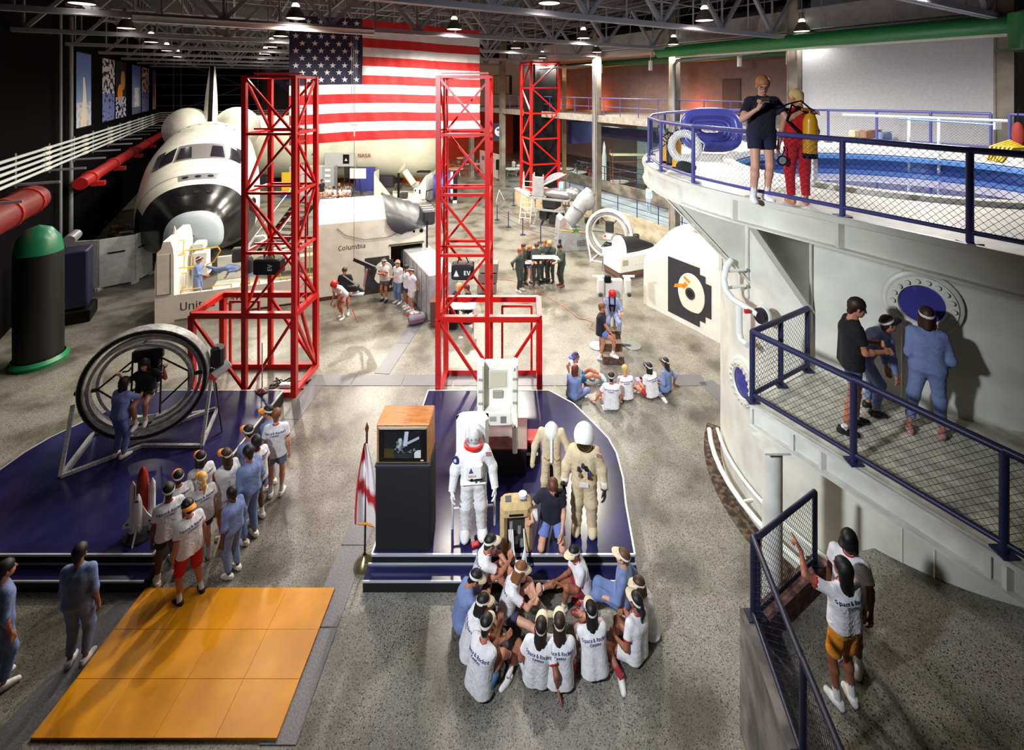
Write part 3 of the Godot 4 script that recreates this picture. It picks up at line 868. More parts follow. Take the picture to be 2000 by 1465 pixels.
# ================= people: skeleton -> distance field -> surface nets
class Field:
	var kind := PackedInt32Array()       # 0 tapered capsule, 1 ellipsoid, +10 cut away
	var a := PackedVector3Array()
	var b := PackedVector3Array()
	var ra := PackedFloat32Array()
	var rb := PackedFloat32Array()
	var cut := PackedInt32Array()        # 1 flat at a, 2 flat at b
	var k := 0.03
	func cap(p: Vector3, q: Vector3, r0: float, r1 := -1.0, c := 0) -> void:
		if p.distance_squared_to(q) < 1e-6: q = p + Vector3(0, 0.002, 0)
		kind.append(0); a.append(p); b.append(q); ra.append(r0); rb.append(r0 if r1 < 0 else r1); cut.append(c)
	func ell(c: Vector3, r: Vector3, minus := false) -> void:
		kind.append(11 if minus else 1); a.append(c); b.append(r); ra.append(maxf(r.x, maxf(r.y, r.z))); rb.append(minf(r.x, minf(r.y, r.z))); cut.append(0)
	func one(i: int, p: Vector3) -> float:
		if kind[i] == 0:
			var ba := b[i] - a[i]
			var pa := p - a[i]
			var t := pa.dot(ba) / ba.length_squared()
			var tc := clampf(t, 0.0, 1.0)
			var c := cut[i]
			if c & 1: tc = minf(t, tc) if t < 0 else tc
			if c & 2: tc = t if t > 1.0 else tc
			var d := (pa - ba * tc).length() - lerpf(ra[i], rb[i], clampf(tc, -0.2, 1.2))
			if c:
				var l := ba.length()
				if c & 1: d = maxf(d, -t * l)
				if c & 2: d = maxf(d, (t - 1.0) * l)
			return d
		var q := (p - a[i])
		var r := b[i]
		var k0 := (q / r).length()
		var k1 := (q / (r * r)).length()
		return k0 * (k0 - 1.0) / maxf(k1, 1e-5)
	func dist(p: Vector3) -> float:
		var f := 10.0
		for i in kind.size():
			var d := one(i, p)
			if kind[i] < 10:
				var h := maxf(k - absf(f - d), 0.0)
				f = minf(f, d) - h * h * 0.25 / k
			else: f = maxf(f, -d)
		return f
	func surf(cell: float) -> Array:
		var lo := Vector3.ONE * 1e9
		var hi := -lo
		for i in kind.size():
			if kind[i] >= 10: continue
			var r := Vector3.ONE * maxf(ra[i], rb[i])
			if kind[i] == 1: r = b[i]
			var e := a[i] if kind[i] == 1 else b[i]
			lo = lo.min(a[i] - r).min(e - r); hi = hi.max(a[i] + r).max(e + r)
		lo -= Vector3.ONE * cell * 2.0; hi += Vector3.ONE * cell * 2.0
		var nx := int((hi.x - lo.x) / cell) + 2
		var ny := int((hi.y - lo.y) / cell) + 2
		var nz := int((hi.z - lo.z) / cell) + 2
		var f := PackedFloat32Array()
		f.resize(nx * ny * nz)
		f.fill(1.0)
		var kk := k
		var ik := 0.25 / k
		var marg := k + cell * 2.2
		for i in kind.size():
			var A := a[i]; var B := b[i]; var R0 := ra[i]; var DR := rb[i] - ra[i]
			var el := kind[i] % 10 == 1
			var minus := kind[i] >= 10
			var rr := Vector3.ONE * (maxf(ra[i], rb[i]) + marg)
			if el: rr = B + Vector3.ONE * marg
			var e := A if el else B
			var l0 := (A.min(e) - rr - lo) / cell
			var l1 := (A.max(e) + rr - lo) / cell
			var x0 := maxi(0, int(l0.x)); var x1 := mini(nx - 1, int(l1.x) + 1)
			var y0 := maxi(0, int(l0.y)); var y1 := mini(ny - 1, int(l1.y) + 1)
			var z0 := maxi(0, int(l0.z)); var z1 := mini(nz - 1, int(l1.z) + 1)
			var BA := B - A
			var inv := 1.0 / BA.length_squared()
			var bl := BA.length()
			var c := cut[i]
			for z in range(z0, z1 + 1):
				for y in range(y0, y1 + 1):
					var q := (z * ny + y) * nx + x0
					var p := lo + Vector3(x0, y, z) * cell
					for x in range(x0, x1 + 1):
						var d: float
						if el:
							var w := p - A
							var k0 := (w / B).length()
							d = k0 * (k0 - 1.0) / maxf((w / (B * B)).length(), 1e-5)
						else:
							var pa := p - A
							var t := pa.dot(BA) * inv
							var tc := clampf(t, 0.0, 1.0)
							if c:
								if c & 1 and t < 0.0: tc = t
								if c & 2 and t > 1.0: tc = t
								d = (pa - BA * tc).length() - (R0 + DR * clampf(tc, -0.2, 1.2))
								if c & 1: d = maxf(d, -t * bl)
								if c & 2: d = maxf(d, (t - 1.0) * bl)
							else:
								d = (pa - BA * tc).length() - (R0 + DR * tc)
						var e0 := f[q]
						if minus: f[q] = maxf(e0, -d)
						else:
							var h := kk - absf(e0 - d)
							if h > 0.0: f[q] = minf(e0, d) - h * h * ik
							elif d < e0: f[q] = d
						q += 1
						p.x += cell
		var vs := PackedVector3Array(); var ns := PackedVector3Array(); var idx := PackedInt32Array()
		var ids := PackedInt32Array()
		ids.resize(f.size())
		ids.fill(-1)
		var lim := cell * 1.8
		var sy := nx; var sz := nx * ny
		for z in nz - 1:
			for y in ny - 1:
				var q := (z * ny + y) * nx
				for x in nx - 1:
					var f0 := f[q]
					if f0 < lim and f0 > -lim:
						var f1 := f[q + 1]; var f2 := f[q + sy]; var f3 := f[q + sy + 1]
						var f4 := f[q + sz]; var f5 := f[q + sz + 1]; var f6 := f[q + sz + sy]; var f7 := f[q + sz + sy + 1]
						var s0 := f0 < 0.0
						if not (s0 == (f1 < 0.0) and s0 == (f2 < 0.0) and s0 == (f3 < 0.0) and s0 == (f4 < 0.0) and s0 == (f5 < 0.0) and s0 == (f6 < 0.0) and s0 == (f7 < 0.0)):
							var sum := Vector3.ZERO
							var n := 0.0
							if s0 != (f1 < 0.0): sum += Vector3(f0 / (f0 - f1), 0, 0); n += 1.0
							if (f2 < 0.0) != (f3 < 0.0): sum += Vector3(f2 / (f2 - f3), 1, 0); n += 1.0
							if (f4 < 0.0) != (f5 < 0.0): sum += Vector3(f4 / (f4 - f5), 0, 1); n += 1.0
							if (f6 < 0.0) != (f7 < 0.0): sum += Vector3(f6 / (f6 - f7), 1, 1); n += 1.0
							if s0 != (f2 < 0.0): sum += Vector3(0, f0 / (f0 - f2), 0); n += 1.0
							if (f1 < 0.0) != (f3 < 0.0): sum += Vector3(1, f1 / (f1 - f3), 0); n += 1.0
							if (f4 < 0.0) != (f6 < 0.0): sum += Vector3(0, f4 / (f4 - f6), 1); n += 1.0
							if (f5 < 0.0) != (f7 < 0.0): sum += Vector3(1, f5 / (f5 - f7), 1); n += 1.0
							if s0 != (f4 < 0.0): sum += Vector3(0, 0, f0 / (f0 - f4)); n += 1.0
							if (f1 < 0.0) != (f5 < 0.0): sum += Vector3(1, 0, f1 / (f1 - f5)); n += 1.0
							if (f2 < 0.0) != (f6 < 0.0): sum += Vector3(0, 1, f2 / (f2 - f6)); n += 1.0
							if (f3 < 0.0) != (f7 < 0.0): sum += Vector3(1, 1, f3 / (f3 - f7)); n += 1.0
							ids[q] = vs.size()
							vs.append(lo + (Vector3(x, y, z) + sum / n) * cell)
							ns.append(Vector3(f1 + f3 + f5 + f7 - f0 - f2 - f4 - f6, f2 + f3 + f6 + f7 - f0 - f1 - f4 - f5, f4 + f5 + f6 + f7 - f0 - f1 - f2 - f3).normalized())
							if x > 0 and y > 0 and z > 0:
								if s0 != (f1 < 0.0): _quad(idx, ids[q - sy - sz], ids[q - sz], ids[q], ids[q - sy], s0)
								if s0 != (f2 < 0.0): _quad(idx, ids[q - 1 - sz], ids[q - 1], ids[q], ids[q - sz], s0)
								if s0 != (f4 < 0.0): _quad(idx, ids[q - 1 - sy], ids[q - sy], ids[q], ids[q - 1], s0)
					q += 1
		return [vs, ns, idx]
	func _quad(idx: PackedInt32Array, p: int, q: int, r: int, s: int, inside: bool) -> void:
		if p < 0 or q < 0 or r < 0 or s < 0: return
		if inside: idx.append_array(PackedInt32Array([p, s, r, p, r, q]))
		else: idx.append_array(PackedInt32Array([p, q, r, p, r, s]))

func surf_mesh(s: Array, cols := PackedColorArray()) -> ArrayMesh:
	var ar := []
	ar.resize(Mesh.ARRAY_MAX)
	ar[Mesh.ARRAY_VERTEX] = s[0]; ar[Mesh.ARRAY_NORMAL] = s[1]; ar[Mesh.ARRAY_INDEX] = s[2]
	if cols.size() > 0: ar[Mesh.ARRAY_COLOR] = cols
	var m := ArrayMesh.new()
	m.add_surface_from_arrays(Mesh.PRIMITIVE_TRIANGLES, ar)
	return m
func append_surf(to: Array, cols: PackedColorArray, s: Array, sc: PackedColorArray, xf: Transform3D) -> void:
	var base: int = to[0].size()
	var flip := xf.basis.determinant() < 0
	var vs: PackedVector3Array = to[0]; var ns: PackedVector3Array = to[1]; var idx: PackedInt32Array = to[2]
	for p in s[0]: vs.append(xf * p)
	for q in s[1]: ns.append((xf.basis * q).normalized())
	var si: PackedInt32Array = s[2]
	for q in range(0, si.size(), 3):
		idx.append(base + si[q]); idx.append(base + si[q + (2 if flip else 1)]); idx.append(base + si[q + (1 if flip else 2)])
	to[0] = vs; to[1] = ns; to[2] = idx
	cols.append_array(sc)

var tpl := {}
func head_template() -> Array:
	if tpl.has("head"): return tpl.head
	var f := Field.new()
	f.k = 0.022
	f.ell(Vector3(0, 0.035, -0.014), Vector3(0.076, 0.086, 0.095))
	f.ell(Vector3(0, -0.03, 0.022), Vector3(0.062, 0.084, 0.070))
	f.ell(Vector3(0, -0.084, 0.048), Vector3(0.034, 0.028, 0.034))
	f.cap(Vector3(0, -0.07, -0.03), Vector3(0, -0.16, -0.045), 0.05, 0.05)
	f.cap(Vector3(-0.032, 0.020, 0.076), Vector3(0.032, 0.020, 0.076), 0.012)
	f.k = 0.008
	f.cap(Vector3(0, 0.008, 0.090), Vector3(0, -0.028, 0.104), 0.008, 0.013)
	for s in [-1.0, 1.0]:
		f.ell(Vector3(0.077 * s, -0.008, -0.012), Vector3(0.010, 0.030, 0.018))
		f.ell(Vector3(0.029 * s, 0.0, 0.100), Vector3(0.017, 0.011, 0.016), true)
	f.cap(Vector3(-0.018, -0.055, 0.084), Vector3(0.018, -0.055, 0.084), 0.009)
	var s := f.surf(0.0062)
	var cols := PackedColorArray()
	for p in s[0]:
		var c := Color.WHITE
		if p.z > 0.05:
			var ax := absf(p.x)
			if Vector2((ax - 0.029) / 0.015, p.y / 0.0085).length() < 1.0: c = Color(0.9, 0.95, 1.0) if absf(ax - 0.029) > 0.006 else Color(0.1, 0.08, 0.08)
			elif ax > 0.014 and ax < 0.047 and p.y > 0.016 and p.y < 0.026: c = Color(0.30, 0.24, 0.22)
			elif ax < 0.022 and absf(p.y + 0.055) < 0.008: c = Color(0.85, 0.50, 0.48)
		cols.append(c)
	tpl.head = [s, cols]
	return tpl.head
func hand_template(style: String) -> Array:
	var key := "hand_" + style
	if tpl.has(key): return tpl[key]
	var f := Field.new()
	f.k = 0.012
	var curl: Array = {"relaxed": [18.0, 30.0, 25.0], "flat": [4.0, 5.0, 4.0], "fist": [70.0, 85.0, 60.0], "point": [70.0, 85.0, 60.0]}[style]
	f.cap(Vector3(0, 0, -0.02), Vector3(0, 0, 0.02), 0.026, 0.024)
	for i in 4:
		var x: float = [0.030, 0.010, -0.010, -0.029][i]
		f.cap(Vector3(x * 0.6, 0, 0.012), Vector3(x, 0, 0.085), 0.014, 0.0115)
		var p := Vector3(x, 0, 0.085)
		var an := 0.0
		var ln: Array = [[0.040, 0.024, 0.018], [0.044, 0.027, 0.020], [0.041, 0.025, 0.018], [0.032, 0.020, 0.015]][i]
		for j in 3:
			an += deg_to_rad(curl[j] if not (style == "point" and i == 0) else 3.0)
			var q = p + Vector3(x * 0.06, -sin(an), cos(an)) * ln[j]
			f.cap(p, q, 0.0100 - j * 0.0008, 0.0094 - j * 0.0008)
			p = q
	var tx := 1.0 if style != "fist" else 0.5
	f.cap(Vector3(0.018, -0.004, 0.015), Vector3(0.046 * lerpf(0.8, 1.0, tx), -0.012, 0.048), 0.015, 0.012)
	f.cap(Vector3(0.046 * lerpf(0.8, 1.0, tx), -0.012, 0.048), Vector3(0.056 * tx, -0.028, 0.082), 0.0115, 0.0095)
	var s := f.surf(0.0068)
	var cols := PackedColorArray()
	cols.resize(s[0].size())
	cols.fill(Color.WHITE)
	tpl[key] = [s, cols]
	return tpl[key]
func shoe_mesh(high := false) -> ArrayMesh:
	var key := "shoe%s" % high
	if tpl.has(key): return tpl[key]
	var f := Field.new()
	f.k = 0.03
	f.cap(Vector3(0, 0.035, -0.055), Vector3(0, 0.03, 0.02), 0.038, 0.036)
	f.cap(Vector3(-0.010, 0.028, 0.04), Vector3(-0.008, 0.024, 0.145), 0.036, 0.030)
	f.cap(Vector3(0.012, 0.028, 0.04), Vector3(0.010, 0.024, 0.135), 0.036, 0.030)
	f.cap(Vector3(0, 0.05, -0.03), Vector3(0, 0.13 if high else 0.085, -0.03), 0.042, 0.045, 2)
	f.cap(Vector3(0, 0.055, 0.0), Vector3(0, 0.045, 0.09), 0.036, 0.028)
	var s := f.surf(0.012)
	var vs: PackedVector3Array = s[0]
	for i in vs.size():
		if vs[i].y < 0.0: vs[i].y = 0.0
	s[0] = vs
	tpl[key] = surf_mesh(s)
	return tpl[key]
func hair_mesh(style: String) -> ArrayMesh:
	var key := "hair_" + style
	if tpl.has(key): return tpl[key]
	var f := Field.new()
	f.k = 0.03
	f.ell(Vector3(0, 0.046, -0.016), Vector3(0.088, 0.095, 0.104))
	f.cap(Vector3(0, 0.0, -0.06), Vector3(0, -0.06, -0.065), 0.055, 0.045)
	if style == "bob" or style == "curly":
		for s in [-1.0, 1.0]: f.cap(Vector3(0.055 * s, 0.02, -0.03), Vector3(0.062 * s, -0.12, -0.03), 0.042, 0.04)
		f.cap(Vector3(0, 0.0, -0.06), Vector3(0, -0.13, -0.065), 0.06, 0.055)
	if style == "long":
		for s in [-1.0, 1.0]: f.cap(Vector3(0.05 * s, 0.02, -0.045), Vector3(0.055 * s, -0.22, -0.085), 0.045, 0.035)
		f.cap(Vector3(0, 0.0, -0.06), Vector3(0, -0.28, -0.105), 0.058, 0.045)
		f.cap(Vector3(0.02, -0.2, -0.1), Vector3(0.015, -0.36, -0.115), 0.045, 0.02)
	if style == "tail":
		f.cap(Vector3(0, 0.03, -0.115), Vector3(0, -0.06, -0.145), 0.028, 0.034)
		f.cap(Vector3(0, -0.06, -0.145), Vector3(0, -0.26, -0.13), 0.034, 0.012)
	if style == "bun": f.ell(Vector3(0, 0.03, -0.125), Vector3(0.04, 0.04, 0.035))
	f.ell(Vector3(0, -0.045, 0.085), Vector3(0.072, 0.092, 0.075), true)
	if style == "short" or style == "buzz":
		f.ell(Vector3(0, -0.10, 0.02), Vector3(0.10, 0.085, 0.075), true)
	var s := f.surf(0.0095)
	var vs: PackedVector3Array = s[0]
	var ns: PackedVector3Array = s[1]
	var fn := FastNoiseLite.new()
	fn.seed = 4
	fn.frequency = 22.0 if style == "curly" else 30.0
	var amp := 0.022 if style == "curly" else 0.011
	for i in vs.size():
		var p := vs[i]
		var q := p if style == "curly" else Vector3(p.x * 2.2, p.y * 0.35, p.z * 2.2)
		vs[i] = p + ns[i] * fn.get_noise_3dv(q) * amp
	s[0] = vs
	tpl[key] = surf_mesh(s)
	return tpl[key]
func hat_parts(style: String) -> Array:   # meshes: [crown or band, brim or null]
	if tpl.has("hat_" + style): return tpl["hat_" + style]
	var m := MB.new()
	var br := MB.new()
	var rx := 0.091; var rz := 0.108; var zc := -0.018
	if style == "visor":
		var rings := []
		for l in [[0.022, 1.0], [0.03, 1.03], [0.058, 1.0], [0.060, 0.97], [0.022, 0.97]]:
			var ring := PackedVector3Array()
			for k in 24:
				var q := TAU * k / 24
				ring.append(Vector3(sin(q) * rx * l[1], l[0] + 0.012 * cos(q), zc + cos(q) * rz * l[1]))
			rings.append(ring)
		m.loft(rings, true, false)
	elif style == "cap" or style == "cap_back":
		m.ball(Vector3(0, 0.03, zc), Vector3(rx + 0.004, 0.108, rz + 0.004), 20, 8, 0.0, 1.0)
	elif style == "helmet":
		m.ball(Vector3(0, 0.02, -0.01), Vector3(0.125, 0.135, 0.14), 24, 12, -0.35, 1.0)
		for s in [-1.0, 1.0]: m.ball(Vector3(0.098 * s, -0.04, -0.005), Vector3(0.03, 0.075, 0.06), 10, 6)
	if style != "helmet":
		var dirz := -1.0 if style == "cap_back" else 1.0
		var rows := []
		for j in 5:
			var r := j / 4.0
			var ring := PackedVector3Array()
			for k in 13:
				var q := lerpf(-1.35, 1.35, k / 12.0)
				var out := 0.095 * r * cos(q * 0.9)
				ring.append(Vector3(sin(q) * (rx + out * 0.25), 0.04 - 0.035 * r * r - 0.012 * (sin(q) * sin(q)), zc + dirz * (cos(q) * (rz) + out)))
			rows.append(ring)
		br.loft(rows, false, false)
		var top := []
		for ring in rows:
			var up := PackedVector3Array()
			for p in ring: up.append(p + Vector3(0, 0.006, 0))
			top.append(up)
		br.loft(top, false, false)
	tpl["hat_" + style] = [m.mesh(), br.mesh() if br.v.size() > 0 else null]
	return tpl["hat_" + style]

func ik(a: Vector3, t: Vector3, l1: float, l2: float, pole: Vector3) -> Array:
	var d := t - a
	var l := d.length()
	if l > (l1 + l2) * 0.999:
		t = a + d / l * (l1 + l2) * 0.999; d = t - a; l = d.length()
	var z := d / l
	var x := (l1 * l1 - l2 * l2 + l * l) / (2.0 * l)
	var h := sqrt(maxf(0.0, l1 * l1 - x * x))
	var p := pole - z * pole.dot(z)
	p = p.normalized() if p.length() > 1e-4 else Vector3.UP
	return [a + z * x + p * h, t]
func v3(q) -> Vector3:
	return q if q is Vector3 else Vector3(q[0], q[1], q[2])

func cloth_mat(c: Color) -> Material:
	var key := "cloth%s" % c
	if mats.has(key): return mats[key]
	var m: StandardMaterial3D = rough_mat(c, 0.85, 1.1, 0.93, 0.03, 4, 19).duplicate()
	m.uv1_world_triplanar = false
	m.rim_enabled = true; m.rim = 0.2; m.rim_tint = 0.6
	m.normal_enabled = true
	m.normal_texture = fold_normal()
	m.normal_scale = 0.4
	mats[key] = m
	return m
var fold_tex: ImageTexture
func fold_normal() -> ImageTexture:      # soft creases of worn cloth
	if fold_tex: return fold_tex
	var fn := FastNoiseLite.new()
	fn.seed = 77; fn.frequency = 0.028; fn.fractal_octaves = 3; fn.fractal_type = FastNoiseLite.FRACTAL_RIDGED
	var im := fn.get_seamless_image(256, 256)
	im.convert(Image.FORMAT_RGBA8)
	im.bump_map_to_normal_map(6.0)
	fold_tex = ImageTexture.create_from_image(im)
	return fold_tex
func skin_mat(c: Color) -> Material:
	var key := "skin%s" % c
	if mats.has(key): return mats[key]
	var m: StandardMaterial3D = mat(c, 0.5).duplicate()
	m.vertex_color_use_as_albedo = true
	mats[key] = m
	return m

const SK := [Color(0.80, 0.60, 0.50), Color(0.72, 0.48, 0.37), Color(0.58, 0.36, 0.26), Color(0.34, 0.20, 0.14)]

# o: pose and clothes. Lengths are for a figure 1.72 m tall, +z ahead, +x the figure's left.
func person(label: String, pos: Vector3, face: float, o: Dictionary, group := "") -> Node3D:
	var root := thing("person", label, "person", pos, deg_to_rad(face), group)
	var sc: float = o.get("h", 1.68) / 1.72
	root.scale = Vector3.ONE * sc
	var cell: float = o.get("cell", 0.021)
	var hip: Vector3 = v3(o.get("hip", [0, 0.93, 0]))
	var lean: float = deg_to_rad(o.get("lean", 3.0))
	var side: float = deg_to_rad(o.get("side", 0.0))
	var twist: float = deg_to_rad(o.get("twist", 0.0))
	var fat: float = o.get("fat", 1.0)
	var bs := Basis(UP, twist) * Basis(Vector3.RIGHT, lean) * Basis(Vector3.BACK, side)
	var s := bs * UP
	var lx := bs * Vector3.RIGHT
	var fw := bs * Vector3.BACK
	var hx: Vector3 = Basis(UP, twist * 0.4) * Vector3.RIGHT
	var neck := hip + s * 0.50
	var curve := fw * (0.02 + 0.03 * sin(maxf(0.0, lean)))
	var chest := hip + s * 0.33 - curve * 0.6
	var waist := hip + s * 0.14 - curve * 0.4
	var ha: Array = o.get("head", [0, 0, 0])
	var hb := Basis(UP, deg_to_rad(ha[0])) * bs.slerp(Basis.IDENTITY, 0.5) * Basis(Vector3.RIGHT, deg_to_rad(ha[1])) * Basis(Vector3.BACK, deg_to_rad(ha[2]))
	var head := neck + s * 0.035 + hb * Vector3(0, 0.125, 0.022)
	var limbs := []
	for sd in [1.0, -1.0]:
		var L: bool = sd > 0
		var sh = hip + s * 0.435 + lx * (0.172 * sd)
		var wr: Vector3 = v3(o.get("lh" if L else "rh", [0.24 * sd, 0.84, 0.04]))
		var arm := ik(sh, wr, 0.285, 0.255, v3(o.get("le" if L else "re", [0.35 * sd, -0.2, -1.0])))
		var hj = hip + hx * (0.088 * sd) - UP * 0.02
		var ft: Vector3 = v3(o.get("lf" if L else "rf", [0.10 * sd, 0.085, 0.0]))
		var leg := ik(hj, ft, 0.425, 0.415, v3(o.get("lk" if L else "rk", [0.12 * sd, 0.1, 1.0])))
		limbs.append([sh, arm[0], arm[1], hj, leg[0], leg[1]])
	# body
	var f := Field.new()
	f.k = 0.03
	f.cap(limbs[0][3] + UP * 0.03, limbs[1][3] + UP * 0.03, 0.092 * fat)
	f.cap(hip, chest, 0.095 * fat, 0.10 * fat)
	f.cap(chest + lx * 0.07, chest - lx * 0.07, 0.095)
	f.cap(hip + s * 0.43 + lx * 0.12, hip + s * 0.43 - lx * 0.12, 0.055)
	f.cap(neck - s * 0.04, head + hb * Vector3(0, -0.06, -0.02), 0.058, 0.048)
	for q in limbs:
		f.cap(q[0], q[1], 0.046, 0.037)
		f.cap(q[1], q[1].lerp(q[2], 0.3), 0.037, 0.037)
		f.cap(q[1].lerp(q[2], 0.3), q[2], 0.037, 0.025)
		f.cap(q[3], q[4], 0.078 * fat, 0.052)
		f.cap(q[4], q[4].lerp(q[5], 0.3) - (q[5] - q[4]).cross(hx).normalized() * 0.008, 0.050, 0.054)
		f.cap(q[4].lerp(q[5], 0.3), q[5], 0.052, 0.034)
	var bsurf := f.surf(cell)
	var cols := PackedColorArray()
	cols.resize(bsurf[0].size())
	cols.fill(Color.WHITE)
	var ht := head_template()
	append_surf(bsurf, cols, ht[0], ht[1], Transform3D(hb, head))
	for k in 2:
		var q: Array = limbs[k]
		var sd: float = 1.0 if k == 0 else -1.0
		var z: Vector3 = (q[2] - q[1]).normalized()
		var hd = o.get("lhd" if k == 0 else "rhd")
		if hd != null: z = v3(hd).normalized()
		var th: Vector3 = v3(o.get("lt" if k == 0 else "rt", [-0.4 * sd, 0.1, 1.0]))
		th = (th - z * th.dot(z)).normalized()
		var y := (th.cross(z) if k == 0 else z.cross(th))
		var tp := hand_template(o.get("lg" if k == 0 else "rg", "relaxed"))
		append_surf(bsurf, cols, tp[0], tp[1], Transform3D(Basis(th, y, z), q[2] + z * 0.01))
	part(root, "body", surf_mesh(bsurf, cols), skin_mat(o.get("skin", SK[0])))
	# clothes
	var top: Color = o.get("top", rgb(226, 226, 230))
	var bot: Color = o.get("bot", rgb(40, 44, 90))
	var ct: float = cell * 1.0
	var overall: bool = o.get("overall", false)
	var sit: bool = hip.y < 0.6
	var ft := Field.new()
	ft.k = 0.045
	var e := 0.022 * fat
	var hem: float = o.get("hem", 0.10 if not sit else 0.07)
	var tuck: bool = overall or o.get("tuck", false)
	for x in [-0.055, 0.055]:
		ft.cap(chest + lx * x, hip + hx * x * (1.0 if tuck else 1.4) - s * (0.03 if tuck else hem), 0.106 + e, 0.112 * fat + (e * (0.4 if tuck else 0.95)), 2)
	ft.cap(chest + lx * 0.085 + s * 0.03, chest - lx * 0.085 + s * 0.03, 0.098 + e * 0.7)
	ft.cap(hip + s * 0.44 + lx * 0.135, hip + s * 0.44 - lx * 0.135, 0.058 + e * 0.3)
	ft.cap(neck - s * 0.07, neck + s * 0.012, 0.075, 0.062, 2)
	if o.get("front", false): ft.cap(chest + fw * 0.04 + lx * 0.05, chest + fw * 0.04 - lx * 0.05, 0.085)
	var slv: float = o.get("sleeve", 0.62)
	for q in limbs:
		if slv <= 1.0: ft.cap(q[0], q[0].lerp(q[1], slv), 0.060, 0.066, 2)
		else:
			ft.cap(q[0], q[1], 0.062, 0.056)
			ft.cap(q[1], q[1].lerp(q[2], slv - 1.0), 0.054, 0.044, 2)
	var lenb: float = o.get("leg", 0.55)
	var target := ft if overall else Field.new()
	if not overall: target.k = 0.035
	if not overall: target.cap(limbs[0][3] + UP * 0.05, limbs[1][3] + UP * 0.05, 0.105 * fat)
	else: target.cap(limbs[0][3] + UP * 0.04, limbs[1][3] + UP * 0.04, 0.112 * fat)
	if not overall: target.cap(hip + UP * 0.0, waist, 0.11 * fat, 0.10 * fat)
	for q in limbs:
		if lenb <= 1.0: target.cap(q[3], q[3].lerp(q[4], lenb), 0.102 * fat, 0.094 if lenb < 0.8 else 0.086, 2)
		else:
			target.cap(q[3], q[4], 0.100 * fat, 0.075)
			target.cap(q[4], q[4].lerp(q[5], lenb - 1.0), 0.074, 0.058, 2)
	part(root, "coverall" if overall else o.get("top_name", "shirt"), surf_mesh(ft.surf(ct)), cloth_mat(top))
	if not overall: part(root, "trousers" if lenb > 1.0 else "shorts", surf_mesh(target.surf(ct)), o.get("bot_mat", cloth_mat(bot)))
	if o.has("trim"):     # coloured ribbed neck and sleeve bands of a ringer shirt
		var tm := cloth_mat(o.trim)
		var m := MB.new()
		var nk := neck + s * 0.008
		var pth := []
		for k in 14: pth.append(nk + lx * cos(TAU * k / 14) * 0.066 + fw * sin(TAU * k / 14) * 0.066)
		m.tube(pth, 0.011, 6, true)
		part(root, "neck_band", m, tm)
		for q in limbs:
			var z: Vector3 = (q[1] - q[0]).normalized()
			var c: Vector3 = q[0].lerp(q[1], slv)
			rod(root, "sleeve_band", tm, c - z * 0.014, c + z * 0.008, 0.0675)
	# feet
	for k in 2:
		var q: Array = limbs[k]
		var sd: float = 1.0 if k == 0 else -1.0
		var dn: Vector3 = (q[5] - q[4]).normalized()
		var fd: Vector3 = v3(o.get("lfd" if k == 0 else "rfd", [0.18 * sd, 0.0, 1.0])).normalized()
		var up := (UP - fd * UP.dot(fd)).normalized()
		if o.has("fup"): up = v3(o.fup); up = (up - fd * up.dot(fd)).normalized()
		var xf := Transform3D(Basis(up.cross(fd), up, fd), q[5] - up * 0.085)
		part(root, "shoe", shoe_mesh(o.get("high", false)), mat(o.get("shoe", rgb(228, 228, 225)), 0.5), xf)
		if o.get("sock", 0.12) > 0.0 and lenb < 1.6:
			rod(root, "sock", cloth_mat(o.get("sockc", rgb(232, 232, 230))), q[5] + dn * 0.02, q[5] - dn * o.get("sock", 0.12), 0.043)
	# hair and hat
	var hxf := Transform3D(hb, head)
	if o.get("hair", "short") != "none":
		part(root, "hair", hair_mesh(o.get("hair", "short")), mat(o.get("hairc", rgb(46, 30, 22)), 0.55), hxf)
	if o.has("hat"):
		var hp := hat_parts(o.hat)
		var hn: String = {"visor": "visor", "cap": "cap", "cap_back": "cap", "helmet": "helmet"}[o.hat]
		var hatn := part(root, hn, hp[0], mat(o.get("hatc", rgb(232, 228, 216)), 0.4), hxf * Transform3D(Basis(Vector3.RIGHT, -0.22 if o.hat == "visor" else -0.05), Vector3(0, 0.018 if o.hat == "visor" else 0.0, 0)))
		if hp[1]: part(hatn, "brim", hp[1], mat(o.get("brimc", rgb(222, 206, 170)), 0.5))
	if o.has("glasses"):
		var gm := mat(rgb(30, 26, 24), 0.3)
		var g := MB.new()
		for x in [-0.03, 0.03]:
			var pth := []
			for k in 12: pth.append(Vector3(x + cos(TAU * k / 12) * 0.022, -0.002 + sin(TAU * k / 12) * 0.018, 0.106))
			g.tube(pth, 0.0028, 5, true)
		g.tube([Vector3(-0.052, 0.002, 0.105), Vector3(-0.078, 0.0, 0.0)], 0.0025, 5)
		g.tube([Vector3(0.052, 0.002, 0.105), Vector3(0.078, 0.0, 0.0)], 0.0025, 5)
		g.tube([Vector3(-0.009, 0.0, 0.107), Vector3(0.009, 0.0, 0.107)], 0.0025, 5)
		part(root, "glasses", g, gm, hxf)
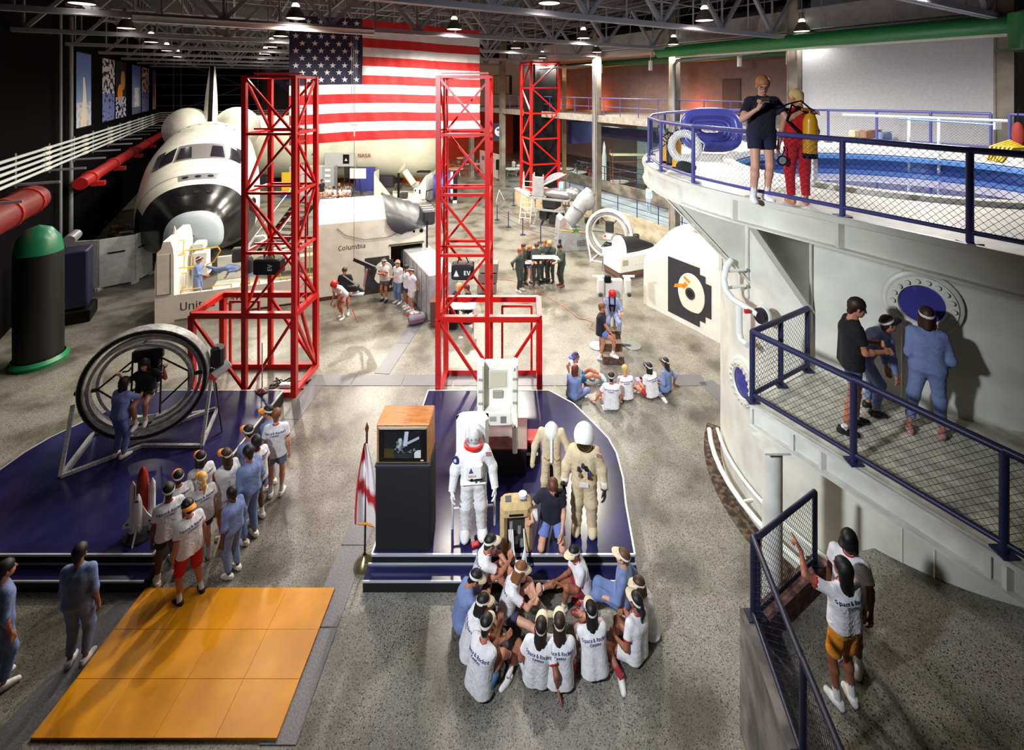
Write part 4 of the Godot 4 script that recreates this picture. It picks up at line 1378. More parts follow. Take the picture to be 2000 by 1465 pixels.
	# print on the back of the shirt, laid on the cloth
	if o.get("print", false):
		var ink := mat(rgb(38, 40, 110), 0.8)
		for ln in [["Space & Rocket", 0.0], ["Center", -0.048]]:
			var ar: Array = text_mesh(ln[0], 0.052).surface_get_arrays(0)
			var vs: PackedVector3Array = ar[Mesh.ARRAY_VERTEX]
			var out := PackedVector3Array()
			var nn := PackedVector3Array()
			for p in vs:
				var q = chest + s * (0.06 + ln[1] + p.y) - lx * p.x * 1.0 - fw * 0.30
				for it in 9:
					var d := ft.dist(q)
					if d < 0.0005: break
					q += fw * d * 0.9
				out.append(q - fw * 0.006)
				nn.append(-fw)
			var ix: PackedInt32Array = ar[Mesh.ARRAY_INDEX] if ar[Mesh.ARRAY_INDEX] != null else PackedInt32Array(range(vs.size()))
			part(root, "lettering", surf_mesh([out, nn, ix]), ink)
	return root

# ================= orbiter mock-ups, flag, tank at the back
const HULL := [[0.0, 0.02, 2.12, 2.08], [0.06, 0.5, 2.58, 1.68], [0.22, 0.88, 2.86, 1.38], [0.6, 1.22, 3.2, 1.15], [1.2, 1.58, 3.55, 0.98], [2.0, 2.02, 3.9, 0.82], [3.0, 2.35, 4.25, 0.72], [4.0, 2.52, 4.52, 0.7], [5.0, 2.6, 4.75, 0.7], [6.2, 2.65, 5.3, 0.7], [7.2, 2.68, 5.62, 0.7], [8.5, 2.7, 5.76, 0.7], [12.0, 2.7, 5.98, 0.7], [19.0, 2.7, 6.05, 0.7]]
func hull(s: float, a: float, out := 0.0) -> Vector3:      # s metres from the nose, a degrees from the top
	var k := 0
	while k < HULL.size() - 2 and s > HULL[k + 1][0]: k += 1
	var t := clampf((s - HULL[k][0]) / (HULL[k + 1][0] - HULL[k][0]), 0.0, 1.0)
	var w: float = lerpf(HULL[k][1], HULL[k + 1][1], t) + out
	var top: float = lerpf(HULL[k][2], HULL[k + 1][2], t) + out
	var bot: float = lerpf(HULL[k][3], HULL[k + 1][3], t) - out
	var c := bot + (top - bot) * 0.42
	var ra := deg_to_rad(a)
	var sx := signf(sin(ra)) * pow(absf(sin(ra)), 0.82)
	var cy := cos(ra)
	var y := c + (top - c) * pow(absf(cy), 0.9) if cy > 0 else c - (c - bot) * pow(absf(cy), 0.55)
	return Vector3(w * sx, y, -s - (0.0 if s > 0.01 else 0.0))
func hull_patch(s0: float, s1: float, a0: float, a1: float, out := 0.0, ns := 8, na := 12) -> MB:
	var m := MB.new()
	var rings := []
	for i in ns + 1:
		var ring := PackedVector3Array()
		for j in na + 1: ring.append(hull(lerpf(s0, s1, float(i) / ns), lerpf(a0, a1, float(j) / na), out))
		rings.append(ring)
	m.loft(rings, false, false)
	return m
func hull_quad(q: Array, out := 0.012) -> MB:   # four [s, a] corners
	var m := MB.new()
	var rings := []
	for i in 13:
		var ring := PackedVector3Array()
		for j in 13:
			var u := i / 12.0; var v := j / 12.0
			var s: float = lerpf(lerpf(q[0][0], q[1][0], v), lerpf(q[3][0], q[2][0], v), u)
			var a: float = lerpf(lerpf(q[0][1], q[1][1], v), lerpf(q[3][1], q[2][1], v), u)
			ring.append(hull(s, a, out))
		rings.append(ring)
	m.loft(rings, false, false)
	return m
func disc_on(parent: Node, called: String, p: Vector3, n: Vector3, r: float, mt: Material, thick := 0.02) -> MeshInstance3D:
	return rod(parent, called, mt, p - n * 0.01, p + n * thick, r, true)
func hull_disc(parent: Node, called: String, s: float, a: float, r: float, mt: Material) -> void:
	var p := hull(s, a); var du := hull(s + 0.05, a) - hull(s - 0.05, a); var da := hull(s, a + 2) - hull(s, a - 2)
	var n := du.cross(da).normalized()
	if n.dot(p - Vector3(0, 2.5, p.z)) < 0: n = -n
	disc_on(parent, called, p, n, r, mt, 0.015)

func orbiter() -> void:
	var white := rough_mat(rgb(232, 230, 218), 0.5, 0.2, 0.92, 0.02, 5, 33)
	var black := rough_mat(rgb(26, 25, 28), 0.24, 0.4, 0.7, 0.02, 4, 34)
	var o := Vector3(-13.87, 0, -20.0)
	var t := thing("shuttle_orbiter", "large white space shuttle mock-up with black nose and grey nose cap", "spacecraft", o, ang(-U))
	part(t, "nose_cap", hull_patch(0.0, 0.42, -180, 180, 0.004, 8, 36), mat(rgb(176, 192, 202), 0.45))
	part(t, "nose", hull_patch(0.42, 2.0, -180, 180, 0.0, 10, 40), black)
	part(t, "upper_hull", hull_patch(2.0, 19.0, -72, 72, 0.0, 100, 40), white)
	for s in [-1.0, 1.0]:
		part(t, "side_hull", hull_patch(3.0, 19.0, 72 * s, 106 * s, 0.0, 30, 8), white)
		part(t, "nose_flank", hull_patch(2.0, 3.0, 72 * s, 106 * s, 0.0, 5, 8), black)
		part(t, "lower_hull", hull_patch(2.0, 19.0, 106 * s, 180 * s, 0.0, 30, 10), black)
	part(t, "aft_wall", hull_patch(18.98, 19.0, -180, 180, -0.01, 2, 30), white)
	part(t, "nose_seam", hull_patch(2.93, 2.97, -98, 98, 0.006, 1, 30), mat(rgb(70, 68, 66), 0.6))
	part(t, "thruster_panel", hull_quad([[2.45, -15], [2.45, 15], [2.92, 15], [2.92, -15]]), mat(rgb(120, 118, 122), 0.5))
	for q in [-9.0, 0.0, 9.0]:
		hull_disc(t, "thruster", 2.7, q, 0.13, black_mat)
		hull_disc(t, "thruster", 1.45, q * 1.4, 0.12, black_mat)
	for q in [[2.3, 80], [2.5, 84], [2.75, 88], [3.0, 78]]: hull_disc(t, "thruster", q[0], q[1], 0.13, black_mat)
	var glass := mat(rgb(40, 36, 46), 0.12, 0.0, 0.6)
	part(t, "window_frame", hull_quad([[4.85, -21], [4.85, 21], [6.25, 17], [6.25, -17]], 0.02), mat(rgb(112, 108, 112), 0.5))
	for s in [-1.0, 1.0]:
		part(t, "window", hull_quad([[5.0, 5.5 * s], [5.0, 18.5 * s], [6.0, 15.5 * s], [6.0, 6.5 * s]], 0.035), glass)
		part(t, "window", hull_quad([[4.95, 22 * s], [4.85, 37 * s], [5.9, 34 * s], [6.15, 19 * s]], 0.035), glass)
		part(t, "window", hull_quad([[4.9, 38.5 * s], [5.1, 46 * s], [6.3, 40 * s], [6.2, 30 * s]], 0.035), mat(rgb(60, 56, 62), 0.2))
	for q in [[11.2, -27], [11.9, -17], [12.3, -6], [12.3, 6], [11.9, 17], [11.2, 27]]: hull_disc(t, "roof_fitting", q[0], q[1], 0.09, black_mat)
	for s in [-1.0, 1.0]:
		part(t, "roof_panel_line", hull_quad([[10.5, 9 * s], [10.5, 20 * s], [10.42, 20 * s], [10.42, 9 * s]]), mat(rgb(150, 146, 120), 0.6))
		part(t, "roof_panel_line", hull_quad([[9.7, 9 * s], [9.7, 20 * s], [9.62, 20 * s], [9.62, 9 * s]]), mat(rgb(150, 146, 120), 0.6))
		part(t, "roof_slot", hull_quad([[8.9, 4 * s], [8.9, 13 * s], [8.84, 13 * s], [8.84, 4 * s]]), mat(rgb(130, 126, 110), 0.6))
		ball(t, "engine_pod", white, Vector3(1.45 * s + 0.15, 5.4, -16.6), Vector3(1.5, 1.5, 3.4), 24)
	var fin := MB.new()
	var rows := []
	for q in [[5.9, -14.6, -19.8, 0.42], [7.8, -16.4, -20.2, 0.34], [9.9, -18.4, -20.6, 0.18]]:
		rows.append(PackedVector3Array([Vector3(-q[3], q[0], q[1] - 0.35), Vector3(-q[3] * 0.35, q[0], q[1]), Vector3(q[3] * 0.35, q[0], q[1]), Vector3(q[3], q[0], q[1] - 0.35), Vector3(q[3] * 0.8, q[0], q[2]), Vector3(-q[3] * 0.8, q[0], q[2])]))
	fin.loft(rows, true, true)
	part(t, "tail_fin", fin, white)
	bar(t, "fin_leading_edge", black, Vector3(0, 5.9, -14.58), Vector3(0, 9.9, -18.38), 0.26, 0.04)
	# stand under the orbiter
	for s in [-1.0, 1.0]:
		for z in [-5.0, -11.0, -17.0]: rbx(t, "cradle", black_mat, Vector3(1.6 * s, 0.36, z), Vector3(0.5, 0.74, 0.9), 0.03)

func cabin_hatch(t: Node3D, c: Vector3, x: Vector3, n: Vector3, arrow: bool, hs := 1.0) -> void:
	# white round hatch in a patch of black tiles, on the plane through c with right axis x and normal n
	var tile := mat(rgb(46, 44, 50), 0.7)
	var b := Basis(x * hs, UP * hs, n)
	var hw := 0.92
	for i in 8:
		for j in 9:
			var px := -hw + 0.23 * (i + 0.5); var py := -1.0 + 0.22 * (j + 0.5)
			var r := Vector2(px * 1.02, py * 0.95).length()
			if (px < 0 and absf(py) < 0.95 and r < 1.32) or r < 0.98:
				bx_b(t, "tile", tile, c + b * Vector3(px, py, 0.01), Vector3(0.226, 0.216, 0.03), b)
	var m := MB.new()
	var rings := []
	for z in [[0.02, 1.0], [0.045, 1.0], [0.05, 0.97]]:
		var ring := PackedVector3Array()
		for k in 40:
			var a := TAU * k / 40
			var yy = sin(a) * 0.68 * z[1]
			if yy < -0.55: yy = -0.55 - (absf(yy) - 0.55) * 0.4
			ring.append(Vector3(cos(a) * 0.56 * z[1] + 0.12, yy, z[0]))
		rings.append(ring)
	m.loft(rings, true, true)
	part(t, "hatch", m, mat(rgb(222, 222, 206), 0.5), Transform3D(b, c))
	var p := c + b * Vector3(0.1, 0.0, 0.05)
	disc_on(t, "hatch_window_ring", p, n, 0.2 * hs, mat(rgb(60, 60, 60), 0.5), 0.02)
	disc_on(t, "hatch_window", p + n * 0.015, n, 0.13 * hs, mat(rgb(24, 24, 26), 0.2), 0.02)
	if arrow:
		var am := MB.new()
		for q in [[Vector3(-0.62, -0.02, 0), Vector3(-0.56, 0.12, 0), Vector3(-0.1, 0.28, 0), Vector3(-0.16, 0.12, 0)]]: am.quad(q[0], q[1], q[2], q[3])
		am.tri(Vector3(-0.2, 0.04, 0), Vector3(-0.14, 0.36, 0), Vector3(0.02, 0.26, 0))
		part(t, "orange_arrow", am, mat(rgb(232, 140, 24), 0.6), Transform3D(b, c + n * 0.06))
		var a2 := MB.new()
		a2.quad(Vector3(-0.18, 0.44, 0), Vector3(-0.15, 0.54, 0), Vector3(0.1, 0.42, 0), Vector3(0.07, 0.33, 0))
		part(t, "orange_label", a2, mat(rgb(232, 140, 24), 0.6), Transform3D(b, c + n * 0.06))
func bx_b(parent: Node, called: String, mt: Material, ctr: Vector3, s: Vector3, b: Basis) -> MeshInstance3D:
	return part(parent, called, unit_box, mt, Transform3D(b * Basis.from_scale(s), ctr))

func mockup() -> void:
	# long white mock-up: open cargo bay lettered United States, crew cabin lettered Columbia
	var white := rough_mat(rgb(228, 226, 214), 0.5, 0.3, 0.93, 0.02, 5, 35)
	var ink := mat(rgb(30, 30, 32), 0.7)
	var yel := mat(rgb(226, 180, 40), 0.4)
	var A := Vector3(0.934, 0, -0.358)
	var yaw := atan2(-A.z, A.x)
	var o := Vector3(-12.95, 0, -16.72)
	var t := thing("cargo_bay_mockup", "white open shuttle cargo bay mock-up with black lettering and yellow handrails", "mock-up", o, yaw)
	# local: +x along the wall, +z to the camera
	bx(t, "lettered_wall", white, Vector3(2.88, 0.52, -0.06), Vector3(4.64, 0.86, 0.12))
	bx(t, "kick_board", white, Vector3(2.88, 0.05, -0.35), Vector3(4.64, 0.1, 0.4))
	words(t, "United States", ink, Transform3D(Basis.IDENTITY, Vector3(1.82, 0.5, 0.006)), 0.37, false)
	bx(t, "inner_floor", mat(rgb(206, 210, 206), 0.6), Vector3(3.25, 0.32, -1.4), Vector3(3.9, 0.06, 2.6))
	bx(t, "far_wall", white, Vector3(3.25, 0.7, -2.8), Vector3(3.9, 1.2, 0.12))
	bx(t, "far_bench", white, Vector3(3.9, 0.85, -2.45), Vector3(2.2, 0.5, 0.5))
	var bm := MB.new()
	var prof := PackedVector2Array([Vector2(0.0, 0.0), Vector2(0.56, 0.0), Vector2(0.56, 2.3), Vector2(0.53, 2.6), Vector2(0.46, 2.85), Vector2(0.24, 2.86), Vector2(0.18, 2.6), Vector2(0.06, 2.5), Vector2(0.0, 1.9)])
	bm.prism(prof, -2.3, 0.0, Transform3D(Basis(Vector3.RIGHT, Vector3.BACK, Vector3.UP), Vector3.ZERO))
	part(t, "aft_bulkhead", bm, white)
	bx(t, "bulkhead_panel", white, Vector3(0.26, 1.72, 0.015), Vector3(0.38, 1.4, 0.03))
	for q in [[0.46, 1.72, 0.012, 1.4]]: bx(t, "panel_gap", ink, Vector3(q[0], q[1], 0.02), Vector3(q[2], q[3], 0.03))
	bx(t, "panel_gap", ink, Vector3(0.26, 1.02, 0.02), Vector3(0.4, 0.015, 0.03))
	var spike := MB.new()
	spike.lathe([Vector2(0.1, 0), Vector2(0.06, 0.2), Vector2(0.0, 0.38)], 10)
	part(t, "spike", spike, white, Transform3D(Basis.IDENTITY, Vector3(0.3, 2.8, -1.0)))
	for q in [[1.05, 0.95, 0.6], [2.0, 0.95, 0.6], [2.9, 0.95, 0.6], [3.9, 0.95, 0.5], [4.7, 0.95, 0.6]]:
		pipe(t, "handrail", yel, [Vector3(q[0] - q[2] / 2, q[1], -0.06), Vector3(q[0] - q[2] / 2, q[1] + 0.12, -0.06), Vector3(q[0] + q[2] / 2, q[1] + 0.12, -0.06), Vector3(q[0] + q[2] / 2, q[1], -0.06)], 0.022, 6)
	for q in [[0.56, 0.9, -0.8], [0.56, 1.7, -0.6], [0.56, 2.2, -0.5], [0.56, 1.3, -1.6]]:
		pipe(t, "handrail", yel, [Vector3(q[0], q[1], q[2]), Vector3(q[0] + 0.14, q[1], q[2]), Vector3(q[0] + 0.14, q[1] + 0.5, q[2] - 0.1), Vector3(q[0], q[1] + 0.5, q[2] - 0.1)], 0.022, 6)
	pipe(t, "handrail", yel, [Vector3(0.56, 2.15, -1.2), Vector3(1.65, 2.15, -1.2), Vector3(1.72, 2.0, -1.2), Vector3(1.5, 1.6, -1.2), Vector3(1.2, 1.5, -1.2), Vector3(0.56, 1.5, -1.2)], 0.025, 6)
	pipe(t, "handrail", yel, [Vector3(3.7, 0.35, -1.9), Vector3(3.7, 1.75, -1.9), Vector3(4.8, 1.8, -1.9), Vector3(4.8, 0.35, -1.9)], 0.025, 6)
	for q in [[0.95, 1.6, -1.9, 0.5, 0.6], [0.9, 1.1, -2.1, 0.6, 0.4], [0.85, 2.05, -2.1, 0.4, 0.3]]:
		rbx(t, "equipment_box", mat(rgb(214, 222, 222), 0.5), Vector3(q[0], q[1], q[2]), Vector3(q[3], q[4], 0.5), 0.05)
	var lad := mat(rgb(212, 224, 228), 0.4)
	var oct := []
	for k in 8: oct.append(Vector3(3.0 + cos(TAU * (k + 0.5) / 8) * 0.42, 1.75 + sin(TAU * (k + 0.5) / 8) * 0.62, -1.5))
	pipe(t, "octagonal_frame", lad, oct, 0.06, 6, true)
	rod(t, "mast", lad, Vector3(2.45, 0.3, -1.4), Vector3(2.45, 2.5, -1.4), 0.06)
	rod(t, "boom", lad, Vector3(3.4, 1.75, -1.5), Vector3(4.6, 1.8, -1.9), 0.05)
	rbx(t, "backpack_unit", mat(rgb(50, 52, 58), 0.5), Vector3(2.3, 1.75, -1.3), Vector3(0.4, 0.55, 0.3), 0.04)
	# cabin
	var c := thing("crew_cabin_mockup", "white shuttle crew cabin mock-up with a rounded roof and dark doorway", "mock-up", o, yaw)
	var m := MB.new()
	var rings := []
	for xs in [5.2, 5.6, 7.2, 7.9, 9.22, 9.35]:
		var k := 1.0 if xs < 8.0 else lerpf(1.0, 0.78, (xs - 8.0) / 1.35)
		var ring := PackedVector3Array()
		for q in [[0.0, 0.0], [0.0, 1.8], [0.0, 2.95 * k], [-0.25, 3.18 * k], [-0.8, 3.42 * k], [-1.6, 3.52 * k], [-2.4, 3.42 * k], [-2.95, 3.15 * k], [-3.2, 2.9 * k], [-3.2, 0.0]]:
			ring.append(Vector3(xs, q[1], q[0]))
		rings.append(ring)
	for r in rings.size() - 1:
		for q in 9:
			if not (r == 3 and q == 0): m.quad(rings[r][q], rings[r][q + 1], rings[r + 1][q + 1], rings[r + 1][q])      # the doorway stays open
	for e in [0, rings.size() - 1]:
		for q in range(1, 9): m.tri(rings[e][0], rings[e][q], rings[e][q + 1])
	part(c, "cabin_shell", m, white)
	bx(c, "base_strip", mat(rgb(66, 44, 36), 0.7), Vector3(6.6, 0.07, 0.015), Vector3(2.9, 0.14, 0.04))
	words(c, "Columbia", ink, Transform3D(Basis.IDENTITY, Vector3(6.45, 1.95, 0.008)), 0.24, false)
	bx(c, "inner_floor", mat(rgb(120, 118, 114), 0.8), Vector3(7.3, 0.02, -1.6), Vector3(4.0, 0.03, 3.1))
	bx(c, "inner_wall", mat(rgb(120, 118, 114), 0.8), Vector3(7.3, 1.4, -1.75), Vector3(4.0, 2.8, 0.05))
	for x in [7.9, 9.22]: bx(c, "door_jamb", white, Vector3(x, 0.9, -0.05), Vector3(0.05, 1.8, 0.14))
	bx(c, "door_head", mat(rgb(84, 82, 54), 0.7), Vector3(8.55, 1.86, 0.02), Vector3(1.4, 0.06, 0.05))
	bx(c, "corner_post", black_mat, Vector3(9.38, 1.4, 0.03), Vector3(0.06, 2.6, 0.06))
	cabin_hatch(c, Vector3(7.55, 0.78, 0.0), Vector3.RIGHT, Vector3.BACK, false, 0.68)
	bx(c, "rescue_label", mat(rgb(236, 222, 110), 0.6), Vector3(7.1, 1.28, 0.012), Vector3(0.5, 0.14, 0.01))
	words(c, "RESCUE", ink, Transform3D(Basis.IDENTITY, Vector3(7.1, 1.28, 0.02)), 0.12)
	pipe(c, "cable", ink, [Vector3(5.9, 2.75, 0.02), Vector3(6.2, 2.45, 0.03), Vector3(6.9, 2.2, 0.03), Vector3(7.8, 2.2, 0.03), Vector3(8.6, 2.45, 0.03), Vector3(9.1, 2.7, 0.03)], 0.01, 5)
	for q in [[8.95, 2.6, 0.05], [8.85, 2.42, 0.05], [9.15, 2.42, 0.08]]: disc_on(c, "port", Vector3(q[0], q[1] - 0.1, 0.0), Vector3.BACK, q[2], black_mat)
	for q in [0.5, 0.9]: bx(c, "end_slot", black_mat, Vector3(5.195, 2.4, -q), Vector3(0.02, 0.5, 0.16))
	# black tarpaulin over the nose end
	var tp := thing("tarpaulin", "black plastic tarpaulin draped over the white cabin roof end", "tarpaulin", o, yaw)
	var tm := MB.new()
	var rows := []
	for i in 9:
		var f := i / 8.0
		var ring := PackedVector3Array()
		var x := lerpf(7.75, 9.3, f)
		var kk := lerpf(1.0, 0.82, f)
		for q in [[0.12, lerpf(3.2, 2.6, f) - 0.75 * (1.0 - absf(f - 0.3) * 1.3)], [0.06, 2.98 * kk + 0.04], [-0.25, 3.24 * kk + 0.04], [-0.8, 3.47 * kk + 0.05], [-1.6, 3.57 * kk + 0.06], [-2.4, 3.47 * kk + 0.05], [-2.9, 3.25 * kk + 0.03]]:
			ring.append(Vector3(x + 0.03 * sin(i * 5.0 + q[0] * 9.0), q[1] + 0.03 * sin(i * 3.1 + q[0] * 7.0), q[0]))
		rows.append(ring)
	tm.loft(rows, false, false)
	part(tp, "sheet", tm, mat(rgb(30, 31, 40), 0.42))
	var vb := rbx(tp, "window_box", mat(rgb(40, 40, 46), 0.5), Vector3(9.5, 2.78, -0.75), Vector3(0.5, 0.62, 1.3), 0.06)
	for z in [0.25, 0.65, 1.05]: bx(tp, "box_seam", mat(rgb(190, 190, 186), 0.5), Vector3(9.5, 3.1, -z), Vector3(0.5, 0.02, 0.05))
	# grey locker row
	var lk := thing("locker_row", "long row of grey metal lockers beside the cabin doorway", "lockers", Vector3(-3.47, 0, -17.0), atan2(-1.63, -2.8))
	var gm := rough_mat(rgb(176, 178, 182), 0.5, 0.5, 0.85, 0.03, 4, 37)
	rbx(lk, "body", gm, Vector3(-0.55, 0.8, 1.65), Vector3(1.1, 1.6, 3.3), 0.02)
	for k in 6: bx(lk, "door_gap", mat(rgb(90, 90, 94), 0.6), Vector3(0.004, 0.8, 0.28 + k * 0.55), Vector3(0.012, 1.5, 0.012))
	for k in 5: bx(lk, "top_seam", mat(rgb(130, 130, 134), 0.6), Vector3(-0.55, 1.603, 0.6 + k * 0.55), Vector3(1.1, 0.006, 0.01))

func right_cabin() -> void:
	var white := rough_mat(rgb(230, 229, 220), 0.5, 0.3, 0.94, 0.02, 5, 38)
	var t := thing("cabin_trainer", "white domed shuttle cabin trainer with a hatch beside the big tank", "mock-up", Vector3(4.76, 0, -17.9), ang(-U))
	# local +z towards the camera end, +x = away from the open floor side reversed: floor side is -x
	var rings := []
	for q in [[-0.6, 0.78], [0.0, 1.0], [1.2, 1.14], [2.4, 1.24], [3.12, 1.28]]:
		var ring := PackedVector3Array()
		var k: float = q[1]
		for p in [[0.0, 0.0], [0.0, 1.0], [0.0, 1.9], [0.02, 2.05], [0.1, 2.25], [0.25, 2.45], [0.45, 2.63], [0.75, 2.8], [1.1, 2.9], [1.5, 2.94], [2.2, 2.85], [2.6, 2.5], [2.7, 2.0], [2.7, 0.0]]:
			ring.append(Vector3(p[0], p[1] * k if p[1] > 0.1 else 0.0, q[0]))
		rings.append(ring)
	var m := MB.new()
	m.loft(rings, false, false)
	for e in [0, rings.size() - 1]:
		for q in range(1, rings[e].size() - 1): m.tri(rings[e][0], rings[e][q], rings[e][q + 1])
	part(t, "shell", m, white)
	cabin_hatch(t, Vector3(0, 1.2, 1.55), Vector3(0, 0, 1), Vector3(-1, 0, 0), true)
	var wf := bx_b(t, "roof_window", mat(rgb(110, 100, 96), 0.3), Vector3(0.75, 3.28, 1.6), Vector3(0.5, 0.04, 0.7), Basis(Vector3.BACK, 0.55))
	bx_b(t, "roof_window_pane", mat(rgb(190, 196, 200), 0.1), Vector3(0.74, 3.31, 1.6), Vector3(0.36, 0.04, 0.5), Basis(Vector3.BACK, 0.55))

func flag() -> void:
	var t := thing("national_flag", "huge flag with red and white stripes and white stars hanging under the roof", "flag")
	var u0 := 19.3; var v0 := 1.65; var v1 := 9.25; var y0 := 6.2; var y1 := 10.9
	var vc := v0 + (v1 - v0) * 0.335
	var wave := func(v: float, y: float) -> float: return 0.05 * sin(v * 3.1 + y * 0.4) + 0.025 * sin(v * 7.3 + 1.0 + y * 1.1) * (1.0 - (y - y0) / (y1 - y0)) + 0.02 * sin(v * 13.0 + y * 2.0) + 0.02 * sin(y * 4.0 + v)
	var sag := func(v: float) -> float: return 0.06 * sin((v - v0) / (v1 - v0) * PI * 1.5) - 0.05
	var red := cloth_flag(rgb(196, 18, 24)); var white := cloth_flag(rgb(226, 228, 232)); var navy := cloth_flag(rgb(20, 22, 62))
	var sh := (y1 - y0) / 13.0
	for k in 13:
		var a := y1 - sh * (k + 1); var b := y1 - sh * k
		var x0: float = vc if k < 7 else v0
		var rings := []
		for yy in [a, (a + b) * 0.5, b]:
			var ring := PackedVector3Array()
			for i in 61:
				var v := lerpf(x0, v1, i / 60.0)
				ring.append(uv(u0 + (wave as Callable).call(v, yy), v, yy + (sag as Callable).call(v)))
			rings.append(ring)
		var m := MB.new()
		m.loft(rings, false, false)
		part(t, "stripe", m, red if k % 2 == 0 else white)
	var rings2 := []
	for j in 9:
		var yy := lerpf(y1 - sh * 7, y1, j / 8.0)
		var ring := PackedVector3Array()
		for i in 31:
			var v := lerpf(v0, vc, i / 30.0)
			ring.append(uv(u0 + (wave as Callable).call(v, yy), v, yy + (sag as Callable).call(v)))
		rings2.append(ring)
	var cm := MB.new()
	cm.loft(rings2, false, false)
	var canton := part(t, "blue_field", cm, navy)
	for r in 9:
		var n := 6 if r % 2 == 0 else 5
		for c in n:
			var v := v0 + (vc - v0) * ((c * 2 + 1 + (r % 2)) / 12.0)
			var y := y1 - sh * 7 * ((r + 0.7) / 9.4)
			var m := MB.new()
			var ctr := uv(u0 - 0.02 + (wave as Callable).call(v, y), v, y + (sag as Callable).call(v))
			var pts := []
			for q in 10:
				var an := PI / 2 + TAU * q / 10.0
				var rr := 0.118 if q % 2 == 0 else 0.046
				var vv := v + cos(an) * rr; var yy := y + sin(an) * rr
				pts.append(uv(u0 - 0.012 + (wave as Callable).call(vv, yy), vv, yy + (sag as Callable).call(vv)))
			for q in 10: m.tri(ctr, pts[(q + 1) % 10], pts[q])
			part(canton, "star", m, mat(rgb(232, 232, 236), 0.8))
	for k in 9:
		var v := lerpf(v0 + 0.05, v1 - 0.05, k / 8.0)
		rod(t, "hanging_cord", mat(rgb(200, 200, 200), 0.7), uv(u0, v, y1 - 0.1), uv(u0, v, 11.75), 0.008)
	# hoist with four cables and hook line, hanging from the crane rail
	var h := thing("cable_hoist", "thin steel hoist cables with a spreader hanging before the striped cloth", "hoist")
	var top := at(692, 62, 16.4)
	var st := mat(rgb(120, 120, 126), 0.4, 0.6)
	ball(h, "trolley", red_paint, top, Vector3(0.1, 0.1, 0.1))
	var mid := at(692, 244, 16.6)
	for x in [-0.09, -0.03, 0.03, 0.09]: rod(h, "cable", st, top + Vector3(x, 0, 0), mid + Vector3(x, 0, 0), 0.008)
	rod(h, "spreader_bar", st, mid + Vector3(-0.11, 0, 0), mid + Vector3(0.11, 0, 0), 0.014)
	for x in [-0.1, 0.1]: rod(h, "spreader_leg", st, mid + Vector3(x, 0, 0), mid + Vector3(0, -0.2, 0), 0.008)
	rod(h, "hook", mat(rgb(220, 220, 224), 0.4), mid + Vector3(0, -0.2, 0), mid + Vector3(0, -0.4, 0), 0.02)
	rod(h, "drop_line", st, mid + Vector3(0, -0.4, 0), at(691, 506, 16.8), 0.009)
func cloth_flag(c: Color) -> StandardMaterial3D:
	var m: StandardMaterial3D = mat(c, 0.75).duplicate()
	m.backlight_enabled = true
	m.backlight = Color(0.12, 0.12, 0.12)
	return m

func back_tank() -> void:
	var white := rough_mat(rgb(226, 226, 206), 0.55, 0.1, 0.93, 0.02, 4, 39)
	var c := at(620, 250, 42.0); c.y = 3.2
	var t := thing("rocket_tank", "huge white cylindrical rocket stage lying across the back of the hall", "rocket stage", c)
	var m := MB.new()
	var xf := Transform3D(Basis(Vector3.BACK, -PI / 2) , Vector3.ZERO)
	m.lathe([Vector2(0.0, -6.2), Vector2(2.7, -6.0), Vector2(2.7, 9.2), Vector2(2.5, 10.0), Vector2(1.9, 10.7), Vector2(1.0, 11.1), Vector2(0.0, 11.2)], 40, xf)
	part(t, "tank_body", m, white)
	for x in [-4.0, 1.0, 6.5]: rbx(t, "cradle", mat(rgb(52, 48, 60), 0.6), Vector3(x, -2.75, 0.2), Vector3(1.2, 0.9, 3.4), 0.05)
	var fz := 2.74
	# small painted flag
	bx(t, "flag_print", mat(rgb(214, 206, 206), 0.6), Vector3(0.98, -0.42, fz - 0.05), Vector3(0.56, 0.34, 0.02))
	bx(t, "flag_print_field", mat(rgb(92, 96, 140), 0.6), Vector3(0.83, -0.34, fz - 0.03), Vector3(0.24, 0.18, 0.02))
	for k in 3: bx(t, "flag_print_stripe", mat(rgb(196, 120, 120), 0.6), Vector3(1.1, -0.3 - k * 0.1, fz - 0.035), Vector3(0.3, 0.03, 0.02))
	words(t, "NASA", mat(rgb(150, 84, 84), 0.6), Transform3D(Basis.IDENTITY, Vector3(5.0, -0.42, fz)), 0.42)
	bx(t, "grey_sheet", mat(rgb(188, 192, 192), 0.6), Vector3(3.05, -0.75, fz + 0.02), Vector3(2.5, 1.1, 0.03))
	bx(t, "black_board", black_mat, Vector3(3.55, -0.7, fz + 0.05), Vector3(0.5, 0.75, 0.03))
	var lm := MB.new()
	lm.tri(Vector3(3.43, -0.85, fz + 0.07), Vector3(3.55, -0.62, fz + 0.07), Vector3(3.67, -0.85, fz + 0.07))
	part(t, "logo_triangle", lm, mat(rgb(220, 220, 220), 0.6))

